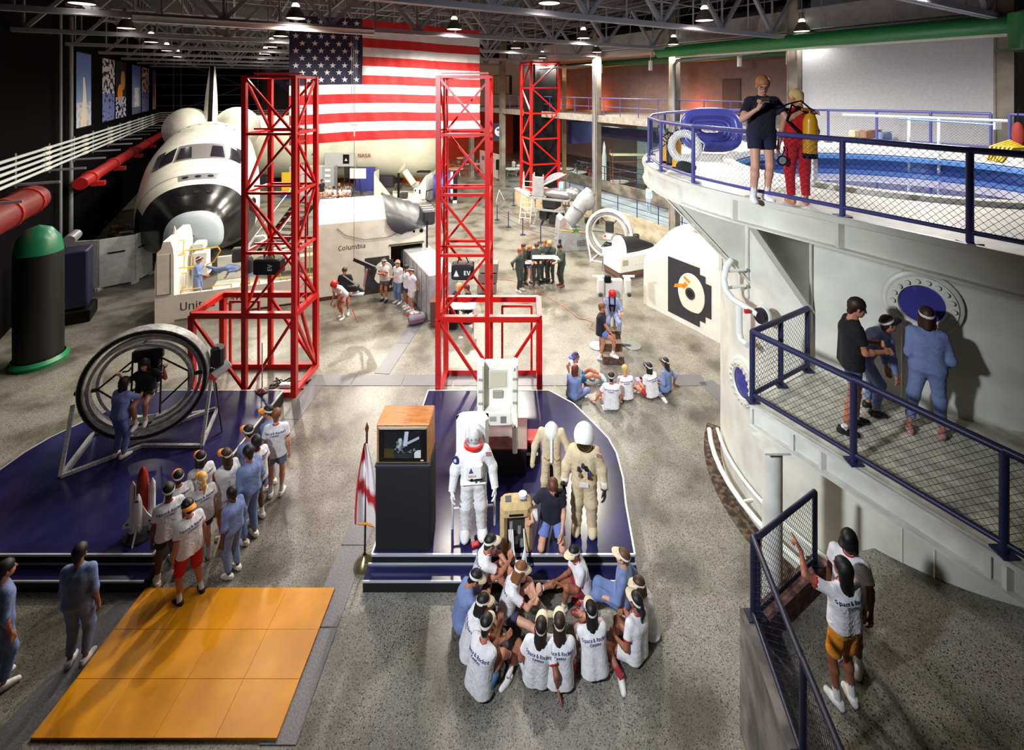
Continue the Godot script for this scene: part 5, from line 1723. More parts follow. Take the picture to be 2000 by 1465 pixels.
# ================= walls, balcony and what stands at the back
func wall_left_at(x: float, w := 6.55) -> float:      # depth of the left wall seen at pixel column x
	var r := (x - CX) / F
	return w / -(0.855 * r + 0.518)
func poster_image(k: int) -> ImageTexture:
	var w := 64; var h := 160
	var im := Image.create(w, h, false, Image.FORMAT_RGB8)
	var fn := FastNoiseLite.new()
	fn.seed = 50 + k; fn.frequency = 0.06
	for y in h:
		for x in w:
			var f := y / float(h)
			var c := Color(0.30, 0.42, 0.72).lerp(Color(0.62, 0.74, 0.88), f)
			var nn := fn.get_noise_2d(x, y)
			var dx := absf(x - 32 + sin(y * 0.05) * 2.0)
			if k % 4 == 0:
				if f > 0.32 and dx < 3.0 + (f - 0.3) * 16.0: c = Color(0.95, 0.93, 0.82).lerp(Color(0.95, 0.62, 0.28), clampf((f - 0.7) * 2.0, 0, 1))
				if f > 0.66 and nn > -0.2: c = c.lerp(Color(0.92, 0.9, 0.86), 0.7)
			elif k % 4 == 1:
				c = Color(0.08, 0.08, 0.10)
				if nn > -0.1: c = Color(0.85, 0.85, 0.9)
				if f > 0.55 and nn > -0.3: c = Color(0.45, 0.5, 0.75)
			elif k % 4 == 2:
				c = Color(0.08, 0.05, 0.05)
				if Vector2(x - 44, (y - 52) * 0.5).length() < 14.0: c = Color(0.85, 0.6, 0.35)
				if Vector2(x - 26, (y - 90) * 0.6).length() < 16.0: c = Color(0.95, 0.6, 0.2)
				if f > 0.62 and nn > -0.1: c = Color(0.75, 0.78, 0.9)
			else:
				if f > 0.45 and dx < 16 and nn > -0.35: c = Color(0.9, 0.9, 0.86)
				if f > 0.85: c = Color(0.4, 0.42, 0.5)
			im.set_pixel(x, y, c)
	return ImageTexture.create_from_image(im)
func left_wall_things() -> void:
	var spans := [[149, 178, 0, "of a rocket rising on a white plume"], [200, 224, 1, "of a floating white suit above blue"], [226, 246, 2, "with orange planets in a dark sky"], [258, 275, 3, "of a small rocket against pale sky"], [277, 291, 1, "with a mottled white tower"], [298, 308, 0, "narrow and pale blue beside the corner"], [309, 320, 3, "narrow with a white plume nearest the corner"]]
	for q in spans:
		var d0 := wall_left_at(q[0]); var d1 := wall_left_at(q[1])
		var a := at(q[0], YH, d0); var b := at(q[1], YH, d1)
		var t := thing("wall_poster", "tall colour poster %s on the dark wall" % q[3], "poster")
		var m := MB.new()
		m.quad(Vector3(a.x, 6.3, a.z), Vector3(a.x, 10.0, a.z), Vector3(b.x, 10.0, b.z), Vector3(b.x, 6.3, b.z))
		var pm := StandardMaterial3D.new()
		pm.albedo_texture = poster_image(q[2] + (4 if q[0] > 290 else 0)); pm.roughness = 0.5
		part(t, "print", m, pm)
		bar(t, "frame_rail", black_mat, Vector3(a.x, 10.02, a.z), Vector3(b.x, 10.02, b.z), 0.05)
		bar(t, "frame_rail", black_mat, Vector3(a.x, 6.28, a.z), Vector3(b.x, 6.28, b.z), 0.05)
	var pp := mat(rgb(206, 214, 212), 0.4)
	var hs := [5.93, 5.73, 5.53, 5.32, 5.13]
	for k in 5:
		var t := thing("wall_pipe", "pale wall pipe, %s in the stack of five along the dark wall" % ["topmost", "second from the top", "middle one", "fourth from the top", "lowest"][k], "pipe", Vector3.ZERO, 0, "stacked wall pipes")
		pipe(t, "run", pp, [uv(6, -6.2, hs[k]), uv(57.3, -6.2, hs[k]), uv(57.6, -5.9, hs[k]), uv(57.6, 13, hs[k])], 0.055, 8)
		for z in 8: rod(t, "coupling", mat(rgb(226, 226, 214), 0.4), uv(14.0 + z * 5.5, -6.2, hs[k]), uv(14.7 + z * 5.5, -6.2, hs[k]), 0.075)
	var brk := thing("pipe_rack", "grey steel brackets carrying the pale wall pipes", "rack")
	for z in 14:
		bar(brk, "arm", steel_grey, uv(9 + z * 3.4, -6.5, 5.0), uv(9 + z * 3.4, -5.2, 5.0), 0.08)
		bar(brk, "stem", steel_grey, uv(9 + z * 3.4, -6.3, 4.9), uv(9 + z * 3.4, -6.3, 6.05), 0.06)
	var rp := thing("red_duct", "long red pipe with collars below the pale wall pipes", "pipe")
	rod(rp, "run", mat(rgb(168, 30, 28), 0.4), uv(28.5, -5.9, 4.0), uv(57, -5.9, 4.0), 0.27, true)
	for z in [30, 35, 41, 47]:
		rod(rp, "collar", mat(rgb(176, 34, 30), 0.4), uv(z, -5.9, 4.0), uv(z + 0.4, -5.9, 4.0), 0.33, true)
		bx(rp, "foot", mat(rgb(176, 34, 30), 0.4), uv(z + 0.2, -5.6, 3.72), Vector3(0.5, 0.2, 0.4), ang(U))
	rod(rp, "far_run", mat(rgb(168, 30, 28), 0.4), uv(57, -5.9, 4.0), uv(57, 11, 4.0), 0.27, true)
	var rd := thing("red_duct", "thick dull red duct ending above the green tank", "pipe")
	rod(rd, "run", mat(rgb(112, 22, 22), 0.45), uv(15.0, -6.02, 4.4), uv(23.2, -6.02, 4.4), 0.46, true)
	for z in [18.0, 20.5, 22.4]: rod(rd, "band", mat(rgb(160, 34, 30), 0.4), uv(z, -6.02, 4.4), uv(z + 0.15, -6.02, 4.4), 0.5, true)
	var gt := thing("gas_tank", "dark upright tank with a bright green dome and base ring", "tank", fl(76, 706))
	lathe(gt, "shell", mat(rgb(7, 10, 9), 0.5), [Vector2(0.56, 0.12), Vector2(0.56, 3.3)], 32)
	lathe(gt, "dome", mat(rgb(16, 104, 68), 0.35), [Vector2(0.56, 3.3), Vector2(0.5, 3.7), Vector2(0.3, 4.0), Vector2(0.0, 4.12)], 32)
	lathe(gt, "base_ring", mat(rgb(20, 120, 70), 0.4), [Vector2(0.66, 0.0), Vector2(0.68, 0.1), Vector2(0.6, 0.2)], 32)
	var mc := thing("dark_machine", "dark blue machine cabinet with black frame beside the green tank", "machine", fl(118, 628), ang(U))
	rbx(mc, "cabinet", mat(rgb(30, 31, 56), 0.4), Vector3(-0.4, 1.5, 0), Vector3(0.8, 2.0, 0.9), 0.04)
	rbx(mc, "skid", black_mat, Vector3(-0.4, 0.22, 0), Vector3(1.0, 0.44, 1.1), 0.03)
	for z in [-0.3, 0.0, 0.3]: bar(mc, "panel_rib", mat(rgb(60, 62, 100), 0.4), Vector3(0.02, 0.6, z), Vector3(0.02, 2.6, z), 0.04)
	rod(mc, "motor", mat(rgb(170, 172, 178), 0.3, 0.6), Vector3(-0.3, 2.9, -0.4), Vector3(-0.3, 2.9, 0.5), 0.18, true)
	# partition panels
	var pm2 := rough_mat(rgb(190, 196, 202), 0.5, 0.5, 0.9, 0.03, 4, 41)
	var ps := [fl(128, 572), fl(193, 567), fl(264, 553), fl(297, 535)]
	for k in 3:
		var t := thing("partition_panel", ["pale grey partition panel with a black slot next to the dark machine", "pale grey partition panel with a black slot between two others", "pale grey angled partition panel beside the cargo bay"][k], "partition")
		var a: Vector3 = ps[k]; var b: Vector3 = ps[k + 1]
		bar(t, "panel", pm2, a.lerp(b, 0.01) + UP * 1.08, a.lerp(b, 0.99) + UP * 1.08, 0.05, 1.95)
		for f in [0.03, 0.97]: bx(t, "foot", pm2, a.lerp(b, f) + UP * 0.055, Vector3(0.06, 0.11, 0.3))
		var s0: float = [0.0, 0.22, 0.15][k]
		bar(t, "slot", black_mat, a.lerp(b, s0 + 0.02) + UP * (1.3 if k == 0 else 1.45) + Vector3(0.02, 0, 0.03), a.lerp(b, s0 + 0.5) + UP * (1.3 if k == 0 else 1.45) + Vector3(0.02, 0, 0.03), 0.02, 0.06)
	# girts and bracing of the far wall
	var gm := mat(rgb(96, 98, 104), 0.6)
	var fw := thing("wall_girts", "thin steel girts and cross bracing on the dark far wall", "steelwork")
	for y in [6.6, 7.6, 8.6, 9.6, 10.6]: bar(fw, "girt", gm, uv(57.9, -6.4, y), uv(57.9, 12, y), 0.06)
	for v in [-5.2, -4.6, 2.0, 8.0]: bar(fw, "wall_post", gm, uv(57.9, v, 3), uv(57.9, v, 12), 0.08)
	bar(fw, "brace", gm, uv(57.85, -4.5, 6.2), uv(57.85, 6, 10.8), 0.05)
	bar(fw, "brace", gm, uv(57.85, -4.5, 10.8), uv(57.85, 6, 6.2), 0.05)
	var wp := thing("wall_posts", "slim pale steel posts standing along the dark left wall", "steelwork")
	for q in [[118, 0.06], [138, 0.09]]:
		var d := wall_left_at(q[0], 6.4)
		var p := at(q[0], YH, d)
		rod(wp, "post", mat(rgb(120, 124, 128), 0.5), Vector3(p.x, 0, p.z), Vector3(p.x, 11.5, p.z), q[1])
	# large dark picture of a planet edge
	var e := thing("space_mural", "dark blue mural of a planet edge on the far wall", "mural")
	var em := MB.new()
	var e0 := uv(57.7, 2.3, 0); var e1 := uv(57.7, 9.0, 0)
	em.quad(Vector3(e0.x, 6.0, e0.z), Vector3(e0.x, 11.4, e0.z), Vector3(e1.x, 11.4, e1.z), Vector3(e1.x, 6.0, e1.z))
	var im := Image.create(96, 96, false, Image.FORMAT_RGB8)
	var fn := FastNoiseLite.new()
	fn.seed = 8; fn.frequency = 0.05; fn.fractal_octaves = 4
	for y in 96:
		for x in 96:
			var r := Vector2(x - 110, y + 30).length()
			var c := Color(0.01, 0.01, 0.02)
			if r < 118: c = Color(0.20, 0.25, 0.5)
			if r < 108: c = Color(0.05, 0.07, 0.17).lerp(Color(0.5, 0.55, 0.7), clampf(fn.get_noise_2d(x, y) * 1.6, 0, 1))
			im.set_pixel(x, y, c)
	var mm := StandardMaterial3D.new()
	mm.albedo_texture = ImageTexture.create_from_image(im); mm.roughness = 0.6
	part(e, "print", em, mm)
	bar(e, "top_batten", black_mat, Vector3(e0.x, 11.4, e0.z), Vector3(e1.x, 11.4, e1.z), 0.06)
	# junk behind the partition
	var rng := RandomNumberGenerator.new()
	rng.seed = 5
	for k in 16:
		var p := fl(rng.randf_range(215, 270), rng.randf_range(445, 475))
		var w := rng.randf_range(0.2, 0.6)
		var jb := thing("junk_box", "small carton or scrap piece lying behind the partition panels", "scrap", p, rng.randf() * 3.0, "scrap behind the partition")
		rbx(jb, "carton", mat([rgb(150, 110, 70), rgb(60, 60, 66), rgb(180, 178, 170), rgb(90, 60, 40)][k % 4], 0.8), Vector3(0, w * 0.25, 0), Vector3(w, w * 0.5, w * 0.7), 0.01)

func railing(t: Node3D, pts: Array, h: float, mt: Material, mids := 0) -> void:
	for p in pts: rod(t, "post", mt, p, p + UP * h, 0.028)
	for k in pts.size() - 1:
		rod(t, "top_rail", mt, pts[k] + UP * h, pts[k + 1] + UP * h, 0.03)
		for m in mids: rod(t, "mid_rail", mt, pts[k] + UP * h * (m + 1) / (mids + 1), pts[k + 1] + UP * h * (m + 1) / (mids + 1), 0.02)

func balcony() -> void:
	var slab := rough_mat(rgb(150, 144, 136), 0.7, 0.4, 0.85, 0.03, 4, 44)
	var brick := rough_mat(rgb(122, 100, 94), 0.9, 0.3, 0.92, 0.03, 4, 45)
	struct("trim_1", slab_uv(10.6, 57.8, 18.75, 24.3, 6.2, 6.6).mesh(), slab)
	struct("wall_right", slab_uv(10.8, 34.2, 23.6, 23.9, 6.6, 12.4).mesh(), brick)
	struct("wall_right_soffit", slab_uv(10.8, 34.0, 19.4, 23.6, 10.2, 10.5).mesh(), mat(rgb(156, 150, 145), 0.9))
	struct("wall_grey", slab_uv(4.95, 10.55, 19.0, 19.3, 5.6, 10.35).mesh(), rough_mat(rgb(176, 178, 184), 0.7, 0.8, 0.94, 0.05, 5, 46))
	struct("wall_grey_upper", slab_uv(4.95, 10.55, 19.6, 19.9, 10.4, 12.4).mesh(), rough_mat(rgb(170, 168, 170), 0.7, 0.8, 0.94, 0.05, 5, 46))
	struct("wall_grey_lower", slab_uv(4.95, 10.55, 19.3, 19.5, 0, 5.6).mesh(), slab)
	struct("trim_2", slab_uv(4.8, 34.0, 18.75, 19.2, 10.5, 11.3).mesh(), rough_mat(rgb(150, 146, 146), 0.7, 0.4, 0.9, 0.03, 4, 47))
	struct("wall_white_upper", slab_uv(42.0, 42.3, 17.0, 30.0, 6.6, 11.2).mesh(), mat(rgb(214, 214, 206), 0.6))
	struct("trim_3", slab_uv(41.8, 57.5, 13.5, 30.0, 6.1, 6.6).mesh(), slab)
	var dm := thing("brown_door", "dark brown door in the dim wall of the balcony", "door", uv(17.0, 23.58, 6.6), ang(U))
	bx(dm, "leaf", mat(rgb(70, 44, 36), 0.6), Vector3(0, 1.05, 0), Vector3(0.06, 2.1, 1.0))
	bx(dm, "frame", mat(rgb(54, 34, 30), 0.6), Vector3(0, 1.08, 0), Vector3(0.04, 2.2, 1.16))
	ball(dm, "knob", mat(rgb(170, 150, 110), 0.3, 0.8), Vector3(-0.06, 1.0, 0.4), Vector3.ONE * 0.04)
	# railings
	var br := thing("balcony_railing", "thin blue railing along the balcony edge", "railing")
	var pts := []
	for k in 17: pts.append(uv(10.8 + k * 1.45, 18.95, 6.6))
	railing(br, pts, 1.05, blue_paint, 1)
	# green ducts
	var gm := mat(rgb(34, 112, 58), 0.4)
	var d1 := thing("green_duct", "big green air duct running before the grey wall", "duct")
	rod(d1, "run", gm, uv(3.2, 18.1, 10.0), uv(17.4, 18.3, 10.05), 0.27, true)
	lathe(d1, "end_cone", gm, [Vector2(0.27, 0), Vector2(0.1, 0.9)], 18, Transform3D(Basis(Vector3(1, 0, 0), U, Vector3(1, 0, 0).cross(U)).orthonormalized(), uv(17.4, 18.3, 10.05)))
	rod(d1, "drop", gm, uv(4.0, 17.6, 10.2), uv(4.0, 17.6, 9.25), 0.34, true)
	rod(d1, "drop_flange", mat(rgb(20, 60, 36), 0.5), uv(4.0, 17.6, 9.25), uv(4.0, 17.6, 9.2), 0.6, true)
	for k in 6: rod(d1, "hanger", steel_grey, uv(5 + k * 2.2, 18.15, 10.2), uv(5 + k * 2.2, 18.15, 12.3), 0.015)
	var lw := mat(rgb(216, 214, 206), 0.5)
	bar(d1, "white_batten", lw, uv(4.2, 18.55, 9.72), uv(16.5, 18.55, 9.76), 0.12, 0.08)
	var d2 := thing("green_duct", "dark green duct under the balcony ceiling", "duct")
	rod(d2, "run", mat(rgb(28, 84, 44), 0.4), uv(12, 21.4, 9.9), uv(33.5, 21.4, 9.9), 0.22, true)
	var d3 := thing("grey_pipe", "pale grey pipe bending along a column by the balcony", "pipe")
	pipe(d3, "run", steel_grey, [uv(16.6, 18.55, 2), uv(16.6, 18.55, 9.4), uv(16.4, 18.55, 9.6), uv(12.0, 18.6, 9.75)], 0.08, 8)
	var d4 := thing("grey_pipe", "pale grey pipe crossing to the column near the third red tower", "pipe")
	pipe(d4, "run", steel_grey, [uv(22.7, 18.5, 2), uv(22.7, 18.5, 9.5), uv(23.0, 18.5, 9.65), uv(28.8, 18.5, 9.65)], 0.08, 8)
	var lp := mat(rgb(222, 222, 220), 0.35)
	for q in [[29.5, 20.5], [24.5, 20.5], [19.6, 20.0], [14.0, 20.0], [11.8, 20.2]]:
		var pl := thing("pendant_tube", "white tube lamp hanging over the balcony", "lamp", uv(q[0], q[1], 9.25), 0, "tube lamps over the balcony")
		rod(pl, "housing", lp, Vector3(0, 0, 0), Vector3(0, 0.55, 0), 0.11, true)
		rod(pl, "stem", lp, Vector3(0, 0.55, 0), Vector3(0, 1.0, 0), 0.012)
	var tp := at(1102, YH, 35.5)
	var ts := thing("tan_post", "narrow tan panelled post beside the slender red tower", "post", Vector3(tp.x, 0, tp.z))
	rbx(ts, "shaft", mat(rgb(170, 140, 100), 0.7), Vector3(0, 5.0, 0), Vector3(0.3, 10.0, 0.3), 0.02)
	for k in 9: bx(ts, "panel_line", mat(rgb(120, 98, 70), 0.7), Vector3(0, 1.0 + k, 0.152), Vector3(0.26, 0.03, 0.01))
	# orange floor lamps that wash the balcony wall
	for q in [33.0, 28.0, 19.2]:
		var fl_ := thing("wall_washer", "small orange lamp on the balcony floor washing the wall", "lamp", uv(q, 22.9, 6.6), ang(U), "orange wall lamps")
		bx(fl_, "case", black_mat, Vector3(0, 0.06, 0), Vector3(0.2, 0.12, 0.5))
		bx(fl_, "lamp_glass", glow(rgb(255, 130, 50), 2.0), Vector3(0.02, 0.13, 0), Vector3(0.14, 0.02, 0.42))
		var l := OmniLight3D.new()
		l.name = "wash_light"
		l.light_color = Color(1.0, 0.50, 0.20); l.light_energy = 3.0; l.light_size = 0.15
		l.omni_range = 60.0; l.omni_attenuation = 2.0; l.shadow_enabled = true
		l.position = Vector3(0, 0.25, 0)
		fl_.add_child(l)
	# windows in the white wall, emblem banner
	for q in [[18.6, 20.0], [21.6, 23.6]]:
		var w := thing("office_window", "strip window with yellowish blinds in the white upper wall", "window", uv(41.95, (q[0] + q[1]) / 2, 8.6), ang(V), "strip windows in the white wall")
		bx(w, "frame", mat(rgb(90, 90, 84), 0.5), Vector3(0, 0, 0), Vector3(0.06, 1.9, q[1] - q[0]))
		var n := 6
		for k in n: bx(w, "pane", mat([rgb(214, 206, 150), rgb(226, 224, 200), rgb(60, 60, 54)][k % 3], 0.4), Vector3(-0.02 if true else 0.0, 0, ((k + 0.5) / n - 0.5) * (q[1] - q[0])), Vector3(0.08, 1.75, (q[1] - q[0]) / n * 0.86))
	var bn := thing("emblem_banner", "dark blue banner with a white round emblem", "banner", at(976, 258, 40.5), 0)
	bx(bn, "cloth", mat(rgb(26, 30, 72), 0.7), Vector3.ZERO, Vector3(1.0, 1.5, 0.03))
	disc_on(bn, "emblem", Vector3(0, 0.05, 0.02), Vector3.BACK, 0.42, mat(rgb(226, 226, 230), 0.6))
	for k in 3: bx(bn, "emblem_stripe", mat(rgb(190, 50, 50), 0.6), Vector3(0.05, -0.12 - k * 0.1, 0.045), Vector3(0.5 - k * 0.14, 0.04, 0.01))
	bx(bn, "emblem_field", mat(rgb(60, 70, 140), 0.6), Vector3(-0.05, 0.2, 0.045), Vector3(0.4, 0.2, 0.01))
	# navy bulkheads under the balcony
	var nb := thing("navy_beam", "navy blue box beam below the balcony", "beam")
	bar(nb, "beam", mat(rgb(34, 36, 78), 0.6), uv(10.8, 22.5, 5.2), uv(27.5, 22.5, 5.2), 0.6, 0.7)
	bx(nb, "box", mat(rgb(52, 54, 112), 0.6), uv(29.0, 22.0, 5.0), Vector3(1.9, 1.6, 1.2), ang(U))
	# raised ramp behind the columns
	var ramp := thing("side_ramp", "pale raised concrete ramp with a stained edge wall behind the columns", "ramp")
	part(ramp, "edge_wall", slab_uv(11.0, 31.0, 19.25, 19.5, 0.0, 0.95), rough_mat(rgb(186, 174, 150), 0.85, 0.25, 0.8, 0.02, 5, 4))
	part(ramp, "upper_wall", slab_uv(11.0, 31.0, 22.3, 22.5, 0.0, 1.7), concrete)
	part(ramp, "ramp_floor", slab_uv(11.0, 31.0, 19.5, 22.3, 0.0, 0.9), mat(rgb(150, 162, 170), 0.6))
	for q in [[19.35, 0.95, "on the edge wall of the side ramp"], [22.4, 1.7, "above the side ramp farther back"]]:
		var r := thing("ramp_railing", "navy tube railing %s" % q[2], "railing")
		var p2 := []
		for k in 12: p2.append(uv(12.0 + k * 1.6, q[0], q[1]))
		railing(r, p2, 1.0, mat(rgb(44, 48, 92), 0.4), 1)
	# painted lower walls farther off
	struct("wall_aqua", slab_uv(11, 31, 30, 30.3, 0, 6.2).mesh(), mat(rgb(140, 164, 162), 0.6))
	struct("wall_red", slab_uv(53, 53.3, 12.5, 30, 0, 6.1).mesh(), mat(rgb(160, 62, 36), 0.7))
	var pn := thing("picture_stand", "long white display panel with small pictures in the canteen", "panel", uv(40.5, 20.6, 0), ang(U))
	bx(pn, "board", mat(rgb(212, 212, 210), 0.6), Vector3(0, 1.1, 0), Vector3(0.08, 2.2, 5.0))
	for k in 4: bx(pn, "picture", mat([rgb(50, 60, 70), rgb(190, 190, 190), rgb(50, 50, 52), rgb(70, 110, 190)][k], 0.5), Vector3(0.05, 1.5, -1.6 + k * 1.1), Vector3(0.03, 0.4, 0.5))
	var cl := OmniLight3D.new()
	var hp := thing("heat_lamp", "orange heat lamp over the far canteen counter", "lamp", uv(48, 17.5, 4.6))
	lathe(hp, "shade", red_paint, [Vector2(0.3, 0), Vector2(0.1, 0.25), Vector2(0.0, 0.26)], 16)
	lathe(hp, "lamp_glass", glow(rgb(255, 140, 60), 3.0), [Vector2(0.0, 0.02), Vector2(0.27, 0.02)], 16)
	rod(hp, "cord", black_mat, Vector3(0, 0.26, 0), Vector3(0, 1.5, 0), 0.01)
	cl.name = "heat_light"
	cl.light_color = Color(1.0, 0.5, 0.22); cl.light_energy = 30.0; cl.light_size = 0.3; cl.omni_range = 60.0; cl.omni_attenuation = 2.0; cl.shadow_enabled = true
	cl.position = Vector3(0, -0.15, 0)
	hp.add_child(cl)
	for q in [[38.5, 23.0], [33.5, 21.5], [28.0, 24.6], [22.0, 24.6], [16.0, 24.6]]:
		var cf := thing("ceiling_panel_light", "flush white light panel in the soffit under the balcony", "lamp", uv(q[0], q[1], 6.05), ang(U), "soffit lights")
		bx(cf, "frame", white_paint, Vector3(0, 0.02, 0), Vector3(0.7, 0.06, 1.3))
		bx(cf, "lamp_panel", glow(rgb(240, 250, 245), 2.0), Vector3(0, -0.015, 0), Vector3(0.6, 0.01, 1.2))
		var al := AreaLight3D.new()
		al.name = "panel_light"
		al.light_color = Color(0.93, 1.0, 0.97); al.light_energy = 26.0; al.area_size = Vector2(0.6, 1.2); al.area_range = 60.0; al.shadow_enabled = true
		al.rotation.x = -PI / 2
		al.position = Vector3(0, -0.04, 0)
		cf.add_child(al)

# ================= exhibits in the middle of the hall
func ring_path(r: float, n := 48, z := 0.0) -> Array:
	var p := []
	for k in n: p.append(Vector3(cos(TAU * k / n) * r, sin(TAU * k / n) * r, z))
	return p
func hoop(parent: Node, called: String, mt: Material, r0: float, r1: float, w: float, xf: Transform3D, seg := 56) -> MeshInstance3D:
	# flat ring like a wheel rim: radii r0..r1, width w along z
	var m := MB.new()
	var b := Transform3D(Basis(Vector3.RIGHT, PI / 2), Vector3.ZERO)
	m.lathe([Vector2(r0, -w / 2), Vector2(r1, -w / 2), Vector2(r1, w / 2), Vector2(r0, w / 2), Vector2(r0, -w / 2)], seg, b)
	return part(parent, called, m, mt, xf)

func exhibits() -> void:
	var grey := rough_mat(rgb(150, 152, 156), 0.45, 0.5, 0.9, 0.02, 4, 61)
	var chrome := mat(rgb(206, 208, 212), 0.2, 0.8)
	var whitem := mat(rgb(222, 222, 216), 0.45)
	var dk := mat(rgb(30, 31, 34), 0.55)
	var navy := mat(rgb(36, 40, 74), 0.5)
	# --- cockpit gantry
	var g := thing("cockpit_stand", "steel stand carrying a foil-wrapped cockpit with its clear canopy raised", "simulator", fl(1078, 441), deg_to_rad(-24))
	for x in [-0.85, 0.85]:
		for z in [-0.6, 0.6]:
			bar(g, "leg", grey, Vector3(x * 1.15, 0, z * 1.2), Vector3(x * 0.7, 1.1, z * 0.8), 0.1)
			bar(g, "upright", grey, Vector3(x, 1.1, z), Vector3(x, 1.75, z), 0.08)
	for z in [-0.75, 0.75]:
		bar(g, "foot_beam", grey, Vector3(-1.1, 0.05, z), Vector3(1.1, 0.05, z), 0.12)
		bar(g, "lower_rail", grey, Vector3(-1.0, 1.1, z), Vector3(1.0, 1.1, z), 0.1)
		bar(g, "upper_rail", grey, Vector3(-1.3, 1.75, z), Vector3(1.3, 1.75, z), 0.1)
	for x in [-1.3, 1.3]: bar(g, "cross_rail", grey, Vector3(x, 1.75, -0.75), Vector3(x, 1.75, 0.75), 0.1)
	for q in [[-0.4, 0.7, 0.5], [0.3, 0.5, 0.7], [0.0, 1.4, 0.9]]: rbx(g, "machinery", dk, Vector3(q[0], q[1], 0.0), Vector3(q[2], 0.55, 0.9), 0.04)
	for x in [-0.5, 0.5]: rod(g, "ram", dk, Vector3(x, 0.1, 0.5), Vector3(x * 0.3, 1.1, 0.2), 0.07)
	rbx(g, "back_board", grey, Vector3(-0.75, 2.35, 0.35), Vector3(0.75, 1.2, 0.12), 0.03)
	for x in [-1.08, -0.42]: bar(g, "board_post", chrome, Vector3(x, 1.75, 0.35), Vector3(x, 3.1, 0.35), 0.06)
	var foil := rough_mat(rgb(200, 198, 204), 0.25, 2.5, 0.35, 0.05, 4, 62, 0.7)
	ball(g, "cockpit_tub", foil, Vector3(0.6, 1.98, 0.1), Vector3(1.1, 0.36, 0.5), 22)
	ball(g, "foil_nose", foil, Vector3(1.35, 2.05, 0.1), Vector3(0.6, 0.42, 0.42), 18)
	var gl := StandardMaterial3D.new()
	gl.albedo_color = Color(0.85, 0.8, 0.85, 0.25); gl.roughness = 0.06; gl.transparency = BaseMaterial3D.TRANSPARENCY_ALPHA
	var cm := MB.new()
	cm.ball(Vector3.ZERO, Vector3(0.75, 0.38, 0.36), 20, 8, -0.1, 1.0)
	part(g, "canopy_glass", cm, gl, Transform3D(Basis(Vector3.BACK, 0.5), Vector3(0.15, 2.75, 0.0)))
	pipe(g, "canopy_frame", whitem, [Vector3(-0.5, 2.45, 0.36), Vector3(0.2, 2.8, 0.38), Vector3(0.82, 3.12, 0.2), Vector3(0.82, 3.12, -0.2), Vector3(0.2, 2.8, -0.38), Vector3(-0.5, 2.45, -0.36)], 0.03, 6, true)
	rbx(g, "screen_box", mat(rgb(150, 190, 200), 0.3), Vector3(0.62, 2.5, 0.0), Vector3(0.3, 0.35, 0.3), 0.02)
	var ls := thing("access_ladder", "white tubular access ladder beside the cockpit stand", "ladder", fl(1030, 432), deg_to_rad(-20))
	for x in [-0.35, 0.35]:
		rod(ls, "rail", whitem, Vector3(x, 0, 0.5), Vector3(x, 2.3, -0.2), 0.03)
		rod(ls, "back_leg", whitem, Vector3(x, 0, -0.6), Vector3(x, 3.0, -0.3), 0.03)
		rod(ls, "hand_rail", whitem, Vector3(x, 2.3, -0.2), Vector3(x, 3.0, -0.3), 0.025)
	for k in 7: rod(ls, "rung", whitem, Vector3(-0.35, 0.3 + k * 0.3, 0.41 - k * 0.09), Vector3(0.35, 0.3 + k * 0.3, 0.41 - k * 0.09), 0.02)
	for k in 3: rod(ls, "brace", whitem, Vector3(-0.35, 0.6 + k * 0.9, -0.52 + k * 0.08), Vector3(0.35, 0.6 + k * 0.9, -0.52 + k * 0.08), 0.02)
	# --- grey tilted jet trainer
	var j := thing("jet_trainer", "grey arm trainer with striped end plate and tilted cockpit tube", "simulator", fl(1117, 492), deg_to_rad(8))
	var prof := PackedVector2Array([Vector2(-0.75, 0.05), Vector2(0.85, 0.05), Vector2(0.85, 0.95), Vector2(0.55, 1.1), Vector2(-0.05, 1.15), Vector2(-0.2, 1.2), Vector2(-0.25, 1.6), Vector2(-0.42, 1.75), Vector2(-0.6, 1.6), Vector2(-0.66, 1.1)])
	var pm := MB.new()
	pm.prism(prof, -1.0, 0.0, Transform3D(Basis(Vector3.RIGHT, Vector3.BACK, Vector3.UP), Vector3.ZERO))
	part(j, "base", pm, grey)
	bx(j, "kick_board", grey, Vector3(0.05, 0.03, -0.5), Vector3(1.55, 0.06, 0.95))
	bx(j, "vent_dark", dk, Vector3(-0.62, 0.5, 0.005), Vector3(0.14, 0.3, 0.03))
	for r in 4:
		for c in 6: rod(j, "vent_hole", dk, Vector3(0.3 + c * 0.075, 0.3 + r * 0.08, -0.01), Vector3(0.3 + c * 0.075, 0.3 + r * 0.08, 0.012), 0.024)
	for k in 4: bar(j, "stripe", whitem, Vector3(-0.3, 1.25 + k * 0.1, 0.01), Vector3(0.0, 1.1 + k * 0.03, 0.01), 0.035, 0.02)
	bar(j, "yellow_band", mat(rgb(214, 182, 60), 0.5), Vector3(-0.6, 1.12, 0.01), Vector3(0.8, 0.95, 0.01), 0.02, 0.05)
	disc_on(j, "round_badge", Vector3(-0.42, 1.45, 0.0), Vector3.BACK, 0.08, mat(rgb(214, 120, 80), 0.5))
	var sm := MB.new()
	for q in 5:
		var a := PI / 2 + TAU * q / 5
		sm.tri(Vector3(cos(a), sin(a) * 0.5, 0) * 0.3, Vector3(cos(a + 0.63), sin(a + 0.63) * 0.5, 0) * 0.12, Vector3(cos(a - 0.63), sin(a - 0.63) * 0.5, 0) * 0.12)
		sm.tri(Vector3.ZERO, Vector3(cos(a + 0.63), sin(a + 0.63) * 0.5, 0) * 0.12, Vector3(cos(a - 0.63), sin(a - 0.63) * 0.5, 0) * 0.12)
	part(j, "green_star", sm, mat(rgb(60, 110, 50), 0.6), Transform3D(Basis.IDENTITY, Vector3(0.2, 1.08, 0.02)))
	var tb := MB.new()
